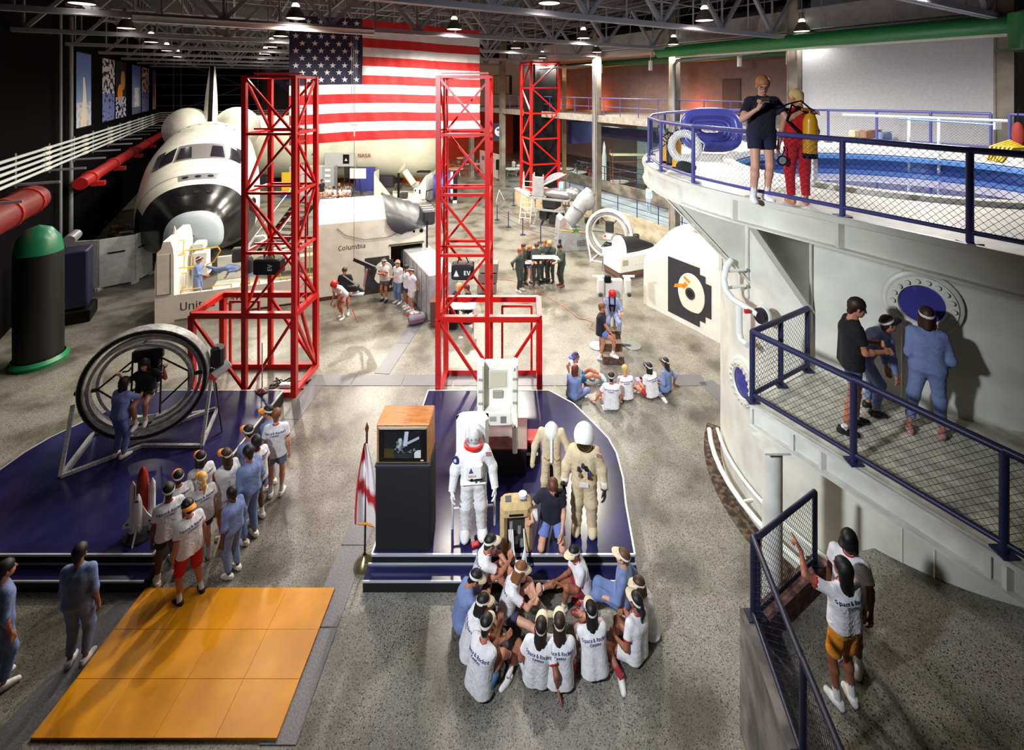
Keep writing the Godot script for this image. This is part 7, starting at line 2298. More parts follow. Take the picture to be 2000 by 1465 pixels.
func gloves_boots(t: Node3D, glove: Material, boot: Material, fat: float) -> void:
	for s in [-1.0, 1.0]:
		var h := hand_template("relaxed")
		var ar := [PackedVector3Array(), PackedVector3Array(), PackedInt32Array()]
		var cols := PackedColorArray()
		var z := Vector3(0.05 * s, -0.9, 0.35).normalized()
		var th := Vector3(-0.3 * s, 0.2, 1.0); th = (th - z * th.dot(z)).normalized()
		var y := th.cross(z) if s > 0 else z.cross(th)
		append_surf(ar, cols, h[0], h[1], Transform3D(Basis(th, y, z) * 1.25, Vector3(0.355 * s, 0.87, 0.115)))
		part(t, "glove", surf_mesh(ar), glove)
		rod(t, "cuff", glove, Vector3(0.345 * s, 0.92, 0.09), Vector3(0.357 * s, 0.86, 0.12), 0.062 * fat)
		var m := MB.new()
		m.ball(Vector3(0.145 * s, 0.07, 0.06), Vector3(0.088, 0.085, 0.17), 14, 8, -0.75, 1.0)
		part(t, "boot", m, boot)
func suits() -> void:
	var white := cloth_mat(rgb(226, 226, 226))
	var beige := cloth_mat(rgb(206, 188, 152))
	var gold := mat(rgb(120, 96, 60), 0.12, 0.9)
	var p1 := fl(925, 1044, SH)
	var t := thing("space_suit", "white space suit with clear bubble helmet, red collar and chest pack", "space suit", p1, deg_to_rad(6))
	t.scale = Vector3.ONE * 1.04
	part(t, "suit_body", surf_mesh(ribbed(suit_field(1.0).surf(0.02), 0.006, 80.0, 0.1, 0.7)), white)
	gloves_boots(t, white, white, 1.0)
	rbx(t, "chest_pack", mat(rgb(232, 232, 228), 0.5), Vector3(0, 1.24, 0.19), Vector3(0.3, 0.26, 0.14), 0.03)
	rbx(t, "waist_belt", mat(rgb(216, 216, 212), 0.6), Vector3(0, 0.98, 0), Vector3(0.44, 0.06, 0.34), 0.025)
	lathe(t, "collar_ring", mat(rgb(196, 36, 30), 0.35), [Vector2(0.135, 1.50), Vector2(0.165, 1.52), Vector2(0.16, 1.56), Vector2(0.13, 1.57)], 28)
	ball(t, "inner_head", mat(rgb(186, 186, 186), 0.5), Vector3(0, 1.66, -0.01), Vector3(0.09, 0.115, 0.1))
	for x in [-0.035, 0.035]: ball(t, "dark_eye", black_mat, Vector3(x, 1.66, 0.085), Vector3.ONE * 0.016, 8)
	var gl := StandardMaterial3D.new()
	gl.albedo_color = Color(0.95, 0.95, 0.95, 0.18); gl.roughness = 0.04; gl.transparency = BaseMaterial3D.TRANSPARENCY_ALPHA
	var bm := MB.new()
	bm.ball(Vector3(0, 1.68, 0), Vector3(0.15, 0.175, 0.16), 24, 12, -0.7, 1.0)
	part(t, "bubble_helmet", bm, gl)
	var ink := mat(rgb(30, 32, 90), 0.6)
	words(t, "NASA", mat(rgb(190, 50, 50), 0.6), Transform3D(Basis.IDENTITY, Vector3(-0.02, 1.19, 0.262)), 0.05)
	var tri := MB.new()
	tri.tri(Vector3(-0.08, 1.24, 0.262), Vector3(-0.04, 1.33, 0.262), Vector3(0.0, 1.24, 0.262))
	part(t, "triangle_patch", tri, mat(rgb(60, 66, 130), 0.6))
	bx(t, "black_strip", black_mat, Vector3(0.08, 1.135, 0.262), Vector3(0.12, 0.02, 0.006))
	bx(t, "black_square", black_mat, Vector3(-0.03, 1.135, 0.262), Vector3(0.04, 0.035, 0.006))
	rod(t, "shoulder_patch", ink, Vector3(-0.285, 1.34, 0.06), Vector3(-0.30, 1.34, 0.09), 0.06, true)
	rod(t, "shoulder_patch_ring", mat(rgb(190, 194, 210), 0.6), Vector3(-0.30, 1.34, 0.085), Vector3(-0.302, 1.34, 0.094), 0.03, true)
	var fb := Basis(UP, 0.5) * Basis(Vector3.BACK, -0.4)
	bx_b(t, "flag_patch", mat(rgb(220, 210, 208), 0.7), Vector3(0.245, 1.42, 0.095), Vector3(0.10, 0.075, 0.012), fb)
	for k in 3: bx_b(t, "flag_patch_stripe", mat(rgb(190, 90, 90), 0.7), Vector3(0.245, 1.40 + k * 0.022, 0.10), Vector3(0.098, 0.009, 0.012), fb)
	bx_b(t, "flag_patch_field", mat(rgb(70, 76, 130), 0.7), Vector3(0.222, 1.44, 0.106), Vector3(0.04, 0.035, 0.012), fb)
	rbx(t, "life_pack", mat(rgb(224, 224, 222), 0.55), Vector3(-0.02, 1.45, -0.26), Vector3(0.56, 0.85, 0.24), 0.06)
	var sm := mat(rgb(190, 192, 198), 0.4)
	for x in [-0.36, 0.36]:
		rod(t, "stand_post", sm, Vector3(x, 0.0, -0.15), Vector3(x, 0.62, -0.15), 0.022)
		rod(t, "stand_bar", sm, Vector3(x, 0.34, -0.15), Vector3(0, 0.34, -0.15), 0.018)
	# headless cooling garment
	var p2 := fl(1077, 990, SH)
	var g := thing("cooling_garment", "headless beige undergarment suit on a form behind the kneeling guide", "garment", p2, deg_to_rad(-4))
	var f := suit_field(0.72)
	part(g, "garment", surf_mesh(f.surf(0.02)), cloth_mat(rgb(204, 188, 154)))
	lathe(g, "neck_form", mat(rgb(226, 226, 222), 0.5), [Vector2(0.13, 1.42), Vector2(0.12, 1.5), Vector2(0.07, 1.56), Vector2(0.0, 1.58)], 20)
	bx(g, "zip_strip", mat(rgb(228, 228, 226), 0.6), Vector3(0, 1.17, 0.115), Vector3(0.045, 0.5, 0.02))
	var cm := MB.new()
	cm.ball(Vector3(0, 1.4, 0.045), Vector3(0.13, 0.12, 0.08), 16, 8)
	part(g, "chest_yoke", cm, cloth_mat(rgb(222, 220, 214)))
	for x in [-0.08, 0.09]: pipe(g, "waist_tube", mat(rgb(170, 140, 80), 0.5), [Vector3(x - 0.06, 1.0, 0.11), Vector3(x, 0.96, 0.12), Vector3(x + 0.06, 1.0, 0.11)], 0.012, 5)
	for s in [-1.0, 1.0]: ball(g, "hand_cap", cloth_mat(rgb(196, 180, 146)), Vector3(0.35 * s, 0.85, 0.1), Vector3(0.045, 0.06, 0.045))
	rod(g, "stand_pole", black_mat, Vector3(0, 0, -0.1), Vector3(0, 0.95, -0.1), 0.03)
	# beige lunar suit with white hood
	var p3 := fl(1141, 1036, SH)
	var a := thing("space_suit", "beige lunar space suit with a big white helmet hood and dark gloves", "space suit", p3, deg_to_rad(-8))
	part(a, "suit_body", surf_mesh(ribbed(suit_field(1.06).surf(0.02), 0.008, 46.0, 0.1, 1.0)), beige)
	gloves_boots(a, mat(rgb(24, 24, 28), 0.6), cloth_mat(rgb(214, 198, 160)), 1.05)
	for s in [-1.0, 1.0]: rod(a, "white_cuff", cloth_mat(rgb(226, 226, 222)), Vector3(0.33 * s, 0.99, 0.06), Vector3(0.35 * s, 0.90, 0.10), 0.075)
	var hm := MB.new()
	hm.ball(Vector3(0, 1.68, -0.01), Vector3(0.185, 0.22, 0.2), 24, 12, -0.55, 1.0)
	part(a, "helmet_hood", hm, mat(rgb(232, 232, 230), 0.45))
	var vm := MB.new()
	vm.ball(Vector3(0, 1.60, 0.075), Vector3(0.14, 0.13, 0.13), 20, 10)
	part(a, "gold_visor", vm, gold)
	for q in [[-0.09, 1.22, rgb(40, 50, 90)], [-0.02, 1.28, rgb(60, 60, 64)], [0.04, 1.24, rgb(24, 26, 40)], [0.09, 1.17, rgb(60, 80, 120)], [0.09, 1.10, rgb(120, 40, 40)], [-0.07, 1.12, rgb(150, 130, 90)]]:
		rod(a, "hose_connector", mat(q[2], 0.3, 0.4), Vector3(q[0], q[1], 0.14), Vector3(q[0], q[1] - 0.01, 0.2), 0.03, true)
	var fb2 := Basis(UP, 0.6) * Basis(Vector3.BACK, -0.5)
	bx_b(a, "flag_patch", mat(rgb(222, 212, 206), 0.7), Vector3(0.25, 1.42, 0.09), Vector3(0.11, 0.08, 0.012), fb2)
	for k in 3: bx_b(a, "flag_patch_stripe", mat(rgb(190, 80, 80), 0.7), Vector3(0.25, 1.40 + k * 0.022, 0.096), Vector3(0.108, 0.01, 0.012), fb2)
	bx(a, "crotch_pad", cloth_mat(rgb(222, 218, 206)), Vector3(0, 0.93, 0.15), Vector3(0.16, 0.07, 0.03))
	rod(a, "stand_pole", black_mat, Vector3(0.1, 0, -0.22), Vector3(0.1, 1.2, -0.2), 0.02)
	# beige life-support pack on the floor
	var p4 := fl(1008, 1080, SH)
	var b := thing("life_support_pack", "opened beige life-support backpack with white hoses on the stage floor", "backpack", p4, deg_to_rad(4))
	var bb := cloth_mat(rgb(196, 170, 120))
	for s in [-1.0, 1.0]:
		var sm2 := MB.new()
		sm2.rbox(Vector3(0.21 * s, 0.38, -0.1), Vector3(0.12, 0.76, 0.3), 0.05)
		part(b, "side_shell", sm2, bb)
	rbx(b, "top_shell", bb, Vector3(0, 0.72, -0.1), Vector3(0.52, 0.26, 0.34), 0.07)
	rbx(b, "inner_works", mat(rgb(66, 64, 66), 0.4, 0.4), Vector3(0, 0.32, -0.14), Vector3(0.34, 0.6, 0.2), 0.02)
	for q in [[-0.08, 0.5], [0.06, 0.42], [0.0, 0.25], [0.1, 0.2]]: rod(b, "canister", mat(rgb(170, 172, 178), 0.3, 0.6), Vector3(q[0], q[1], -0.06), Vector3(q[0], q[1] - 0.12, -0.04), 0.035)
	bx(b, "slot", black_mat, Vector3(0, 0.7, 0.075), Vector3(0.24, 0.03, 0.01))
	for x in [-0.13, 0.13]: bx(b, "dark_patch", mat(rgb(70, 74, 84), 0.7), Vector3(x, 0.855, -0.08), Vector3(0.1, 0.01, 0.12))
	lathe(b, "cap_dial", mat(rgb(190, 192, 194), 0.4), [Vector2(0.0, 0.9), Vector2(0.07, 0.9), Vector2(0.08, 0.86)], 20, Transform3D(Basis.IDENTITY, Vector3(0.12, 0, -0.12)))
	rod(b, "side_dial", mat(rgb(200, 200, 204), 0.4), Vector3(0.27, 0.6, -0.02), Vector3(0.36, 0.6, -0.02), 0.09, true)
	var hw := mat(rgb(226, 226, 222), 0.4)
	for q in [[-0.12, 0.02, 0.02], [-0.09, 0.06, 0.05], [-0.06, 0.1, 0.0]]:
		pipe(b, "hose", hw, [Vector3(q[0], 0.42, 0.02), Vector3(q[0] + 0.01, 0.2, 0.14), Vector3(q[0] + 0.06, 0.03 + q[2], 0.22), Vector3(q[1] + 0.06, 0.03 + q[2], 0.22), Vector3(0.14, 0.2, 0.14), Vector3(0.13, 0.42, 0.02)], 0.014, 7)
	rod(b, "orange_valve", mat(rgb(190, 110, 50), 0.5), Vector3(-0.16, 0.2, 0.03), Vector3(-0.13, 0.04, 0.12), 0.025)

func stage_props() -> void:
	suits()
	var whitem := mat(rgb(226, 226, 214), 0.5)
	# manoeuvring unit: tall white frame chair on a red and black table
	var o := fl(970, 925, SH)
	var m := thing("manoeuvring_unit", "tall white flight-pack frame with two long arms on a red table", "flight pack", Vector3(o.x + 0.0, SH, -10.15), deg_to_rad(2))
	rbx(m, "back_panel", whitem, Vector3(0, 1.42, -0.25), Vector3(0.62, 1.15, 0.12), 0.03)
	for s in [-1.0, 1.0]:
		rbx(m, "arm_tower", whitem, Vector3(0.36 * s, 1.4, -0.1), Vector3(0.14, 1.3, 0.3), 0.03)
		rbx(m, "front_arm", whitem, Vector3(0.36 * s, 0.92, 0.28), Vector3(0.11, 0.34, 0.5), 0.03)
		rbx(m, "arm_tip", whitem, Vector3(0.36 * s, 0.68, 0.48), Vector3(0.10, 0.3, 0.12), 0.02)
		for k in 4: rbx(m, "arm_fitting", mat(rgb(150, 150, 144), 0.5), Vector3(0.36 * s, 1.0 + k * 0.25, 0.06), Vector3(0.09, 0.05, 0.03), 0.01)
	rbx(m, "screen", mat(rgb(190, 184, 162), 0.4), Vector3(0, 1.62, -0.175), Vector3(0.36, 0.34, 0.03), 0.01)
	rbx(m, "screen_frame", mat(rgb(206, 208, 204), 0.5), Vector3(0, 1.62, -0.19), Vector3(0.44, 0.42, 0.02), 0.01)
	rbx(m, "keypad", mat(rgb(150, 146, 134), 0.5), Vector3(0, 1.30, -0.17), Vector3(0.22, 0.16, 0.05), 0.01)
	rbx(m, "lower_box", whitem, Vector3(0, 0.9, -0.12), Vector3(0.6, 0.3, 0.34), 0.03)
	bx(m, "label_plate", mat(rgb(150, 150, 146), 0.5), Vector3(-0.1, 0.92, 0.055), Vector3(0.14, 0.1, 0.01))
	bx(m, "label_plate", mat(rgb(120, 120, 118), 0.5), Vector3(0.12, 0.90, 0.055), Vector3(0.12, 0.14, 0.01))
	words(m, "2", mat(rgb(60, 60, 60), 0.5), Transform3D(Basis.IDENTITY, Vector3(0.36, 1.95, 0.06)), 0.08)
	var tb := thing("display_table", "black table with dark red top under the white flight pack", "table", Vector3(-0.62, SH, -10.2))
	rbx(tb, "body", mat(rgb(20, 16, 18), 0.5), Vector3(0.05, 0.26, 0), Vector3(1.1, 0.52, 0.9), 0.02)
	rbx(tb, "top", mat(rgb(90, 16, 20), 0.4), Vector3(0.05, 0.54, 0), Vector3(1.14, 0.04, 0.94), 0.01)
	var rb := thing("red_box", "bright red box seat with a small white label on the stage", "box", fl(1034, 905, SH) + Vector3(0, 0, -0.2))
	rbx(rb, "body", mat(rgb(24, 18, 20), 0.5), Vector3(0, 0.17, 0), Vector3(0.46, 0.34, 0.4), 0.015)
	rbx(rb, "cushion", mat(rgb(196, 24, 26), 0.5), Vector3(0, 0.40, 0), Vector3(0.46, 0.12, 0.4), 0.03)
	bx(rb, "label", mat(rgb(200, 204, 214), 0.5), Vector3(0.05, 0.2, 0.205), Vector3(0.26, 0.06, 0.01))
	# television on a black pedestal
	var pd := Vector3(-2.12, SH, -8.45)
	var ped := thing("black_pedestal", "tall black carpeted pedestal under the television", "pedestal", pd)
	rbx(ped, "body", rough_mat(rgb(22, 22, 28), 0.95, 3.0, 0.6, 0.08, 3, 81), Vector3(0, 0.70, 0), Vector3(0.92, 1.40, 0.56), 0.012)
	rbx(ped, "top_ledge", mat(rgb(30, 30, 44), 0.7), Vector3(0, 1.43, 0), Vector3(0.94, 0.06, 0.58), 0.012)
	var tv := thing("television", "wooden cabinet television showing a grey astronaut picture", "television", pd + UP * 1.46)
	var wood := wood_mat()
	rbx(tv, "cabinet", wood, Vector3(0, 0.335, 0), Vector3(0.90, 0.67, 0.50), 0.012)
	rbx(tv, "front_frame", mat(rgb(120, 104, 72), 0.4), Vector3(0, 0.32, 0.245), Vector3(0.86, 0.61, 0.03), 0.01)
	rbx(tv, "black_front", mat(rgb(12, 12, 13), 0.3), Vector3(0, 0.32, 0.256), Vector3(0.82, 0.57, 0.03), 0.01)
	var sm := StandardMaterial3D.new()
	var im := Image.create(128, 96, false, Image.FORMAT_RGB8)
	var fn := FastNoiseLite.new()
	fn.seed = 3; fn.frequency = 0.05
	for y in 96:
		for x in 128:
			var nn := fn.get_noise_2d(x, y)
			var c := Color(0.10, 0.12, 0.15)
			if y > 60 and x < 34: c = Color(0.25, 0.24, 0.08)
			if Vector2(x - 56, (y - 46) * 0.8).length() < 16 + nn * 8: c = Color(0.55, 0.6, 0.66) * (0.8 + nn)
			if Vector2(x - 56, y - 28).length() < 7: c = Color(0.7, 0.75, 0.8)
			if absf(x - 76 + (y - 20) * 0.1) < 7 and y < 50: c = Color(0.75, 0.8, 0.9)
			if absf((y - 42) + (x - 76) * 0.45) < 5 and x > 76 and x < 122: c = Color(0.7, 0.74, 0.82)
			if x > 104 and y > 66 and x + y > 180: c = Color(0.85, 0.87, 0.9)
			if y > 58 and y < 76 and x > 36 and x < 110 and nn > 0.15: c = Color(0.5, 0.54, 0.6)
			im.set_pixel(x, y, c)
	sm.albedo_color = Color(0.02, 0.02, 0.02); sm.roughness = 0.15
	sm.emission_enabled = true; sm.emission_operator = BaseMaterial3D.EMISSION_OP_ADD
	sm.emission = Color.BLACK
	sm.emission_texture = ImageTexture.create_from_image(im); sm.emission_energy_multiplier = 0.8
	var scr := MB.new()
	var rows := []
	for j in 7:
		var ring := PackedVector3Array()
		for i in 9:
			var u := i / 8.0; var v := j / 6.0
			ring.append(Vector3((u - 0.5) * 0.62, 0.335 + (v - 0.5) * 0.45, 0.272 + 0.02 * (1.0 - pow(2 * u - 1, 2)) * (1.0 - pow(2 * v - 1, 2))))
		rows.append(ring)
	scr.loft(rows, false, false)
	for k in scr.t.size(): scr.t[k] = Vector2(scr.t[k].x, 1.0 - scr.t[k].y)
	part(tv, "screen", scr, sm)
	bx(tv, "badge", mat(rgb(200, 200, 200), 0.4), Vector3(0.33, 0.07, 0.273), Vector3(0.05, 0.018, 0.004))
	# state flag on a pole
	var fp := Vector3(-2.80, 0, -8.28)
	var fg := thing("flag_on_pole", "white flag with red cross bands drooping from a pole with brass base", "flag", fp)
	var brass := mat(rgb(206, 190, 140), 0.2, 0.9)
	lathe(fg, "base", brass, [Vector2(0.17, 0.0), Vector2(0.18, 0.03), Vector2(0.14, 0.1), Vector2(0.06, 0.16), Vector2(0.03, 0.2)], 28)
	rod(fg, "pole", mat(rgb(40, 34, 34), 0.4), Vector3(0, 0.1, 0), Vector3(0.04, 2.3, 0), 0.018)
	lathe(fg, "finial", mat(rgb(120, 70, 40), 0.3, 0.5), [Vector2(0.02, 2.3), Vector2(0.035, 2.36), Vector2(0.0, 2.48)], 12, Transform3D(Basis.IDENTITY, Vector3(0.04, 0, 0)))
	var wv := func(x: float, y: float) -> float: return 0.035 * sin(x * 26.0 + y * 1.5) + 0.02 * sin(x * 50.0)
	for seg in [["cloth", rgb(224, 216, 220), 0.72, 1.95], ]:
		var rr := []
		for j in 15:
			var f := j / 14.0
			var y := lerpf(0.78, 2.12, f)
			var ring := PackedVector3Array()
			for i in 25:
				var u := i / 24.0
				var wdt := lerpf(0.31, 0.04, f * f)
				ring.append(Vector3(0.02 - wdt * 0.55 + wdt * u * 1.25, y - 0.05 * u * (1.0 - f), 0.03 + (wv as Callable).call(u * 0.3, y)))
			rr.append(ring)
		var cm := MB.new()
		cm.loft(rr, false, false)
		for k in cm.v.size():
			var uvv := cm.t[k]
			var y: float = lerpf(0.0, 1.0, uvv.y); var x := uvv.x
			var red := absf(y - (0.42 - (x - 0.35) * 0.22)) < 0.085 or x < 0.10 + 0.25 * maxf(0.0, y - 0.75) * 2.0 or (y > 0.72 and x < 0.55)
			cm.c.append(Color(0.42, 0.012, 0.02) if red else Color(0.75, 0.70, 0.72))
		var fm := StandardMaterial3D.new()
		fm.vertex_color_use_as_albedo = true; fm.roughness = 0.75
		part(fg, "cloth", cm, fm)
	pipe(fg, "gold_fringe", mat(rgb(206, 140, 40), 0.6), [Vector3(-0.14, 0.77, 0.04), Vector3(-0.05, 0.765, 0.05), Vector3(0.05, 0.75, 0.03), Vector3(0.14, 0.735, 0.05), Vector3(0.22, 0.72, 0.03)], 0.02, 5)
	# small items
	var sb := thing("small_red_case", "small red and black case on the stage edge", "case", fl(927, 1062, SH), 0.4)
	rbx(sb, "red_half", mat(rgb(180, 26, 24), 0.5), Vector3(0, 0.02, 0.03), Vector3(0.14, 0.04, 0.1), 0.01)
	rbx(sb, "black_half", black_mat, Vector3(0.08, 0.03, -0.06), Vector3(0.12, 0.06, 0.08), 0.01)
	# model of the launch stack
	var q := fl(275, 1042, SH)
	var s := thing("launch_stack_model", "model shuttle on rust-red tank with two white boosters on dark stage", "model", q, deg_to_rad(14))
	s.scale = Vector3.ONE * 1.04
	var wh := mat(rgb(230, 230, 226), 0.4)
	lathe(s, "fuel_tank", mat(rgb(150, 34, 20), 0.3), [Vector2(0.0, 0.12), Vector2(0.085, 0.16), Vector2(0.088, 0.82), Vector2(0.075, 0.94), Vector2(0.04, 1.04), Vector2(0.0, 1.1)], 22, Transform3D(Basis.IDENTITY, Vector3(0, 0, -0.06)))
	for x in [-0.145, 0.145]:
		lathe(s, "booster", wh, [Vector2(0.06, 0.0), Vector2(0.042, 0.08), Vector2(0.042, 0.78), Vector2(0.0, 0.88)], 16, Transform3D(Basis.IDENTITY, Vector3(x, 0, -0.06)))
		rod(s, "strut", wh, Vector3(x, 0.3, -0.06), Vector3(0, 0.3, -0.06), 0.012)
	var om := MB.new()
	om.tube([Vector3(0, 0.14, 0.09), Vector3(0, 0.2, 0.09), Vector3(0, 0.58, 0.09), Vector3(0, 0.66, 0.085), Vector3(0, 0.73, 0.07)], [0.055, 0.062, 0.058, 0.042, 0.008], 16)
	part(s, "orbiter_body", om, wh)
	var wm := MB.new()
	wm.prism(PackedVector2Array([Vector2(-0.05, 0.16), Vector2(-0.24, 0.18), Vector2(-0.24, 0.22), Vector2(-0.12, 0.38), Vector2(-0.05, 0.52), Vector2(0.05, 0.52), Vector2(0.12, 0.38), Vector2(0.24, 0.22), Vector2(0.24, 0.18), Vector2(0.05, 0.16)]), 0.05, 0.065, Transform3D(Basis(Vector3.RIGHT, Vector3.BACK, Vector3.UP), Vector3.ZERO))
	part(s, "wing", wm, wh)
	for x in [-0.17, 0.17]: bx(s, "wing_mark", mat(rgb(50, 50, 60), 0.5), Vector3(x, 0.24, 0.068), Vector3(0.05, 0.03, 0.004))
	var vf := MB.new()
	vf.prism(PackedVector2Array([Vector2(0.13, 0.24), Vector2(0.28, 0.02), Vector2(0.28, -0.04), Vector2(0.13, 0.14)]), -0.006, 0.006, Transform3D(Basis(Vector3(0, 0, 1), Vector3(1, 0, 0), Vector3(0, 1, 0)), Vector3.ZERO))
	part(s, "tail_fin", vf, wh)
	bx(s, "cockpit_windows", mat(rgb(40, 46, 80), 0.3), Vector3(0, 0.645, 0.127), Vector3(0.05, 0.03, 0.02))
	for x in [-0.04, 0.04]: ball(s, "engine_pod", wh, Vector3(x, 0.2, 0.14), Vector3(0.025, 0.07, 0.025), 10)
	rod(s, "base_disc", black_mat, Vector3(0, -0.0, 0), Vector3(0, 0.012, 0), 0.24, true)
	# thin chrome pole on the left stage
	var cp := thing("chrome_pole", "slim chrome pole on a round shiny foot at the stage corner", "pole", fl(512, 765, SH))
	var chrome := mat(rgb(210, 212, 216), 0.12, 1.0)
	rod(cp, "shaft", chrome, Vector3.ZERO, UP * 1.28, 0.014)
	lathe(cp, "foot", chrome, [Vector2(0.14, 0.0), Vector2(0.14, 0.03), Vector2(0.05, 0.07), Vector2(0.02, 0.1)], 24)
	# cables at the left tower foot
	var cb := thing("power_cables", "tangle of black cables and white plug box at the red tower foot", "cables", fl(565, 752))
	var rng := RandomNumberGenerator.new()
	rng.seed = 9
	for k in 6:
		var pts := []
		for i in 6: pts.append(Vector3(-0.5 + i * 0.2, 0.02 + rng.randf() * 0.03, rng.randf_range(-0.3, 0.3)))
		pipe(cb, "cable", black_mat, pts, 0.015, 5)
	rbx(cb, "plug_box", mat(rgb(222, 222, 222), 0.5), Vector3(-0.05, 0.06, 0.1), Vector3(0.3, 0.1, 0.14), 0.01)
	# papers and notebooks among the seated campers
	for n in [[1186, 796, rgb(236, 234, 228), "white notepad beside the khaki shorts camper", "notepad"], [1251, 742, rgb(226, 160, 200), "pink notebook with a black wallet on top", "notebook"]]:
		var nb := thing(n[4], n[3] + " on the floor", n[4], fl(n[0], n[1]), 0.1)
		rbx(nb, "cover", mat(n[2], 0.6), Vector3(0, 0.012, 0), Vector3(0.26, 0.022, 0.2), 0.005)
		if n[4] == "notebook": rbx(nb, "black_wallet", black_mat, Vector3(0.02, 0.035, -0.01), Vector3(0.07, 0.025, 0.12), 0.008)
		else: bx(nb, "top_sheet", mat(rgb(240, 240, 238), 0.7), Vector3(0, 0.025, 0), Vector3(0.24, 0.003, 0.18))
	var sd := thing("silver_visor", "silver and blue visor cap lying on the floor by the blue coverall", "visor", fl(1156, 740))
	var hp := hat_parts("visor")
	part(sd, "band", hp[0], mat(rgb(216, 216, 220), 0.3), Transform3D(Basis.IDENTITY, Vector3(0, -0.02, 0)))
	part(sd, "brim", hp[1], mat(rgb(40, 44, 84), 0.5), Transform3D(Basis.IDENTITY, Vector3(0, -0.02, 0)))
func wood_mat() -> StandardMaterial3D:
	var m := StandardMaterial3D.new()
	m.albedo_color = rgb(214, 140, 74)
	var im := Image.create(256, 256, false, Image.FORMAT_RGB8)
	var fn := FastNoiseLite.new()
	fn.seed = 21; fn.frequency = 0.02; fn.fractal_octaves = 4
	for y in 256:
		for x in 256:
			var g := fn.get_noise_2d(x * 0.35, y * 6.0) * 0.5 + fn.get_noise_2d(x * 2.0, y * 0.7) * 0.15
			var k := clampf(0.82 + g * 0.5, 0.4, 1.0)
			im.set_pixel(x, y, Color(k, k * 0.97, k * 0.93))
	m.albedo_texture = ImageTexture.create_from_image(im)
	m.uv1_triplanar = true; m.uv1_scale = Vector3.ONE * 1.1
	m.roughness = 0.4
	return m

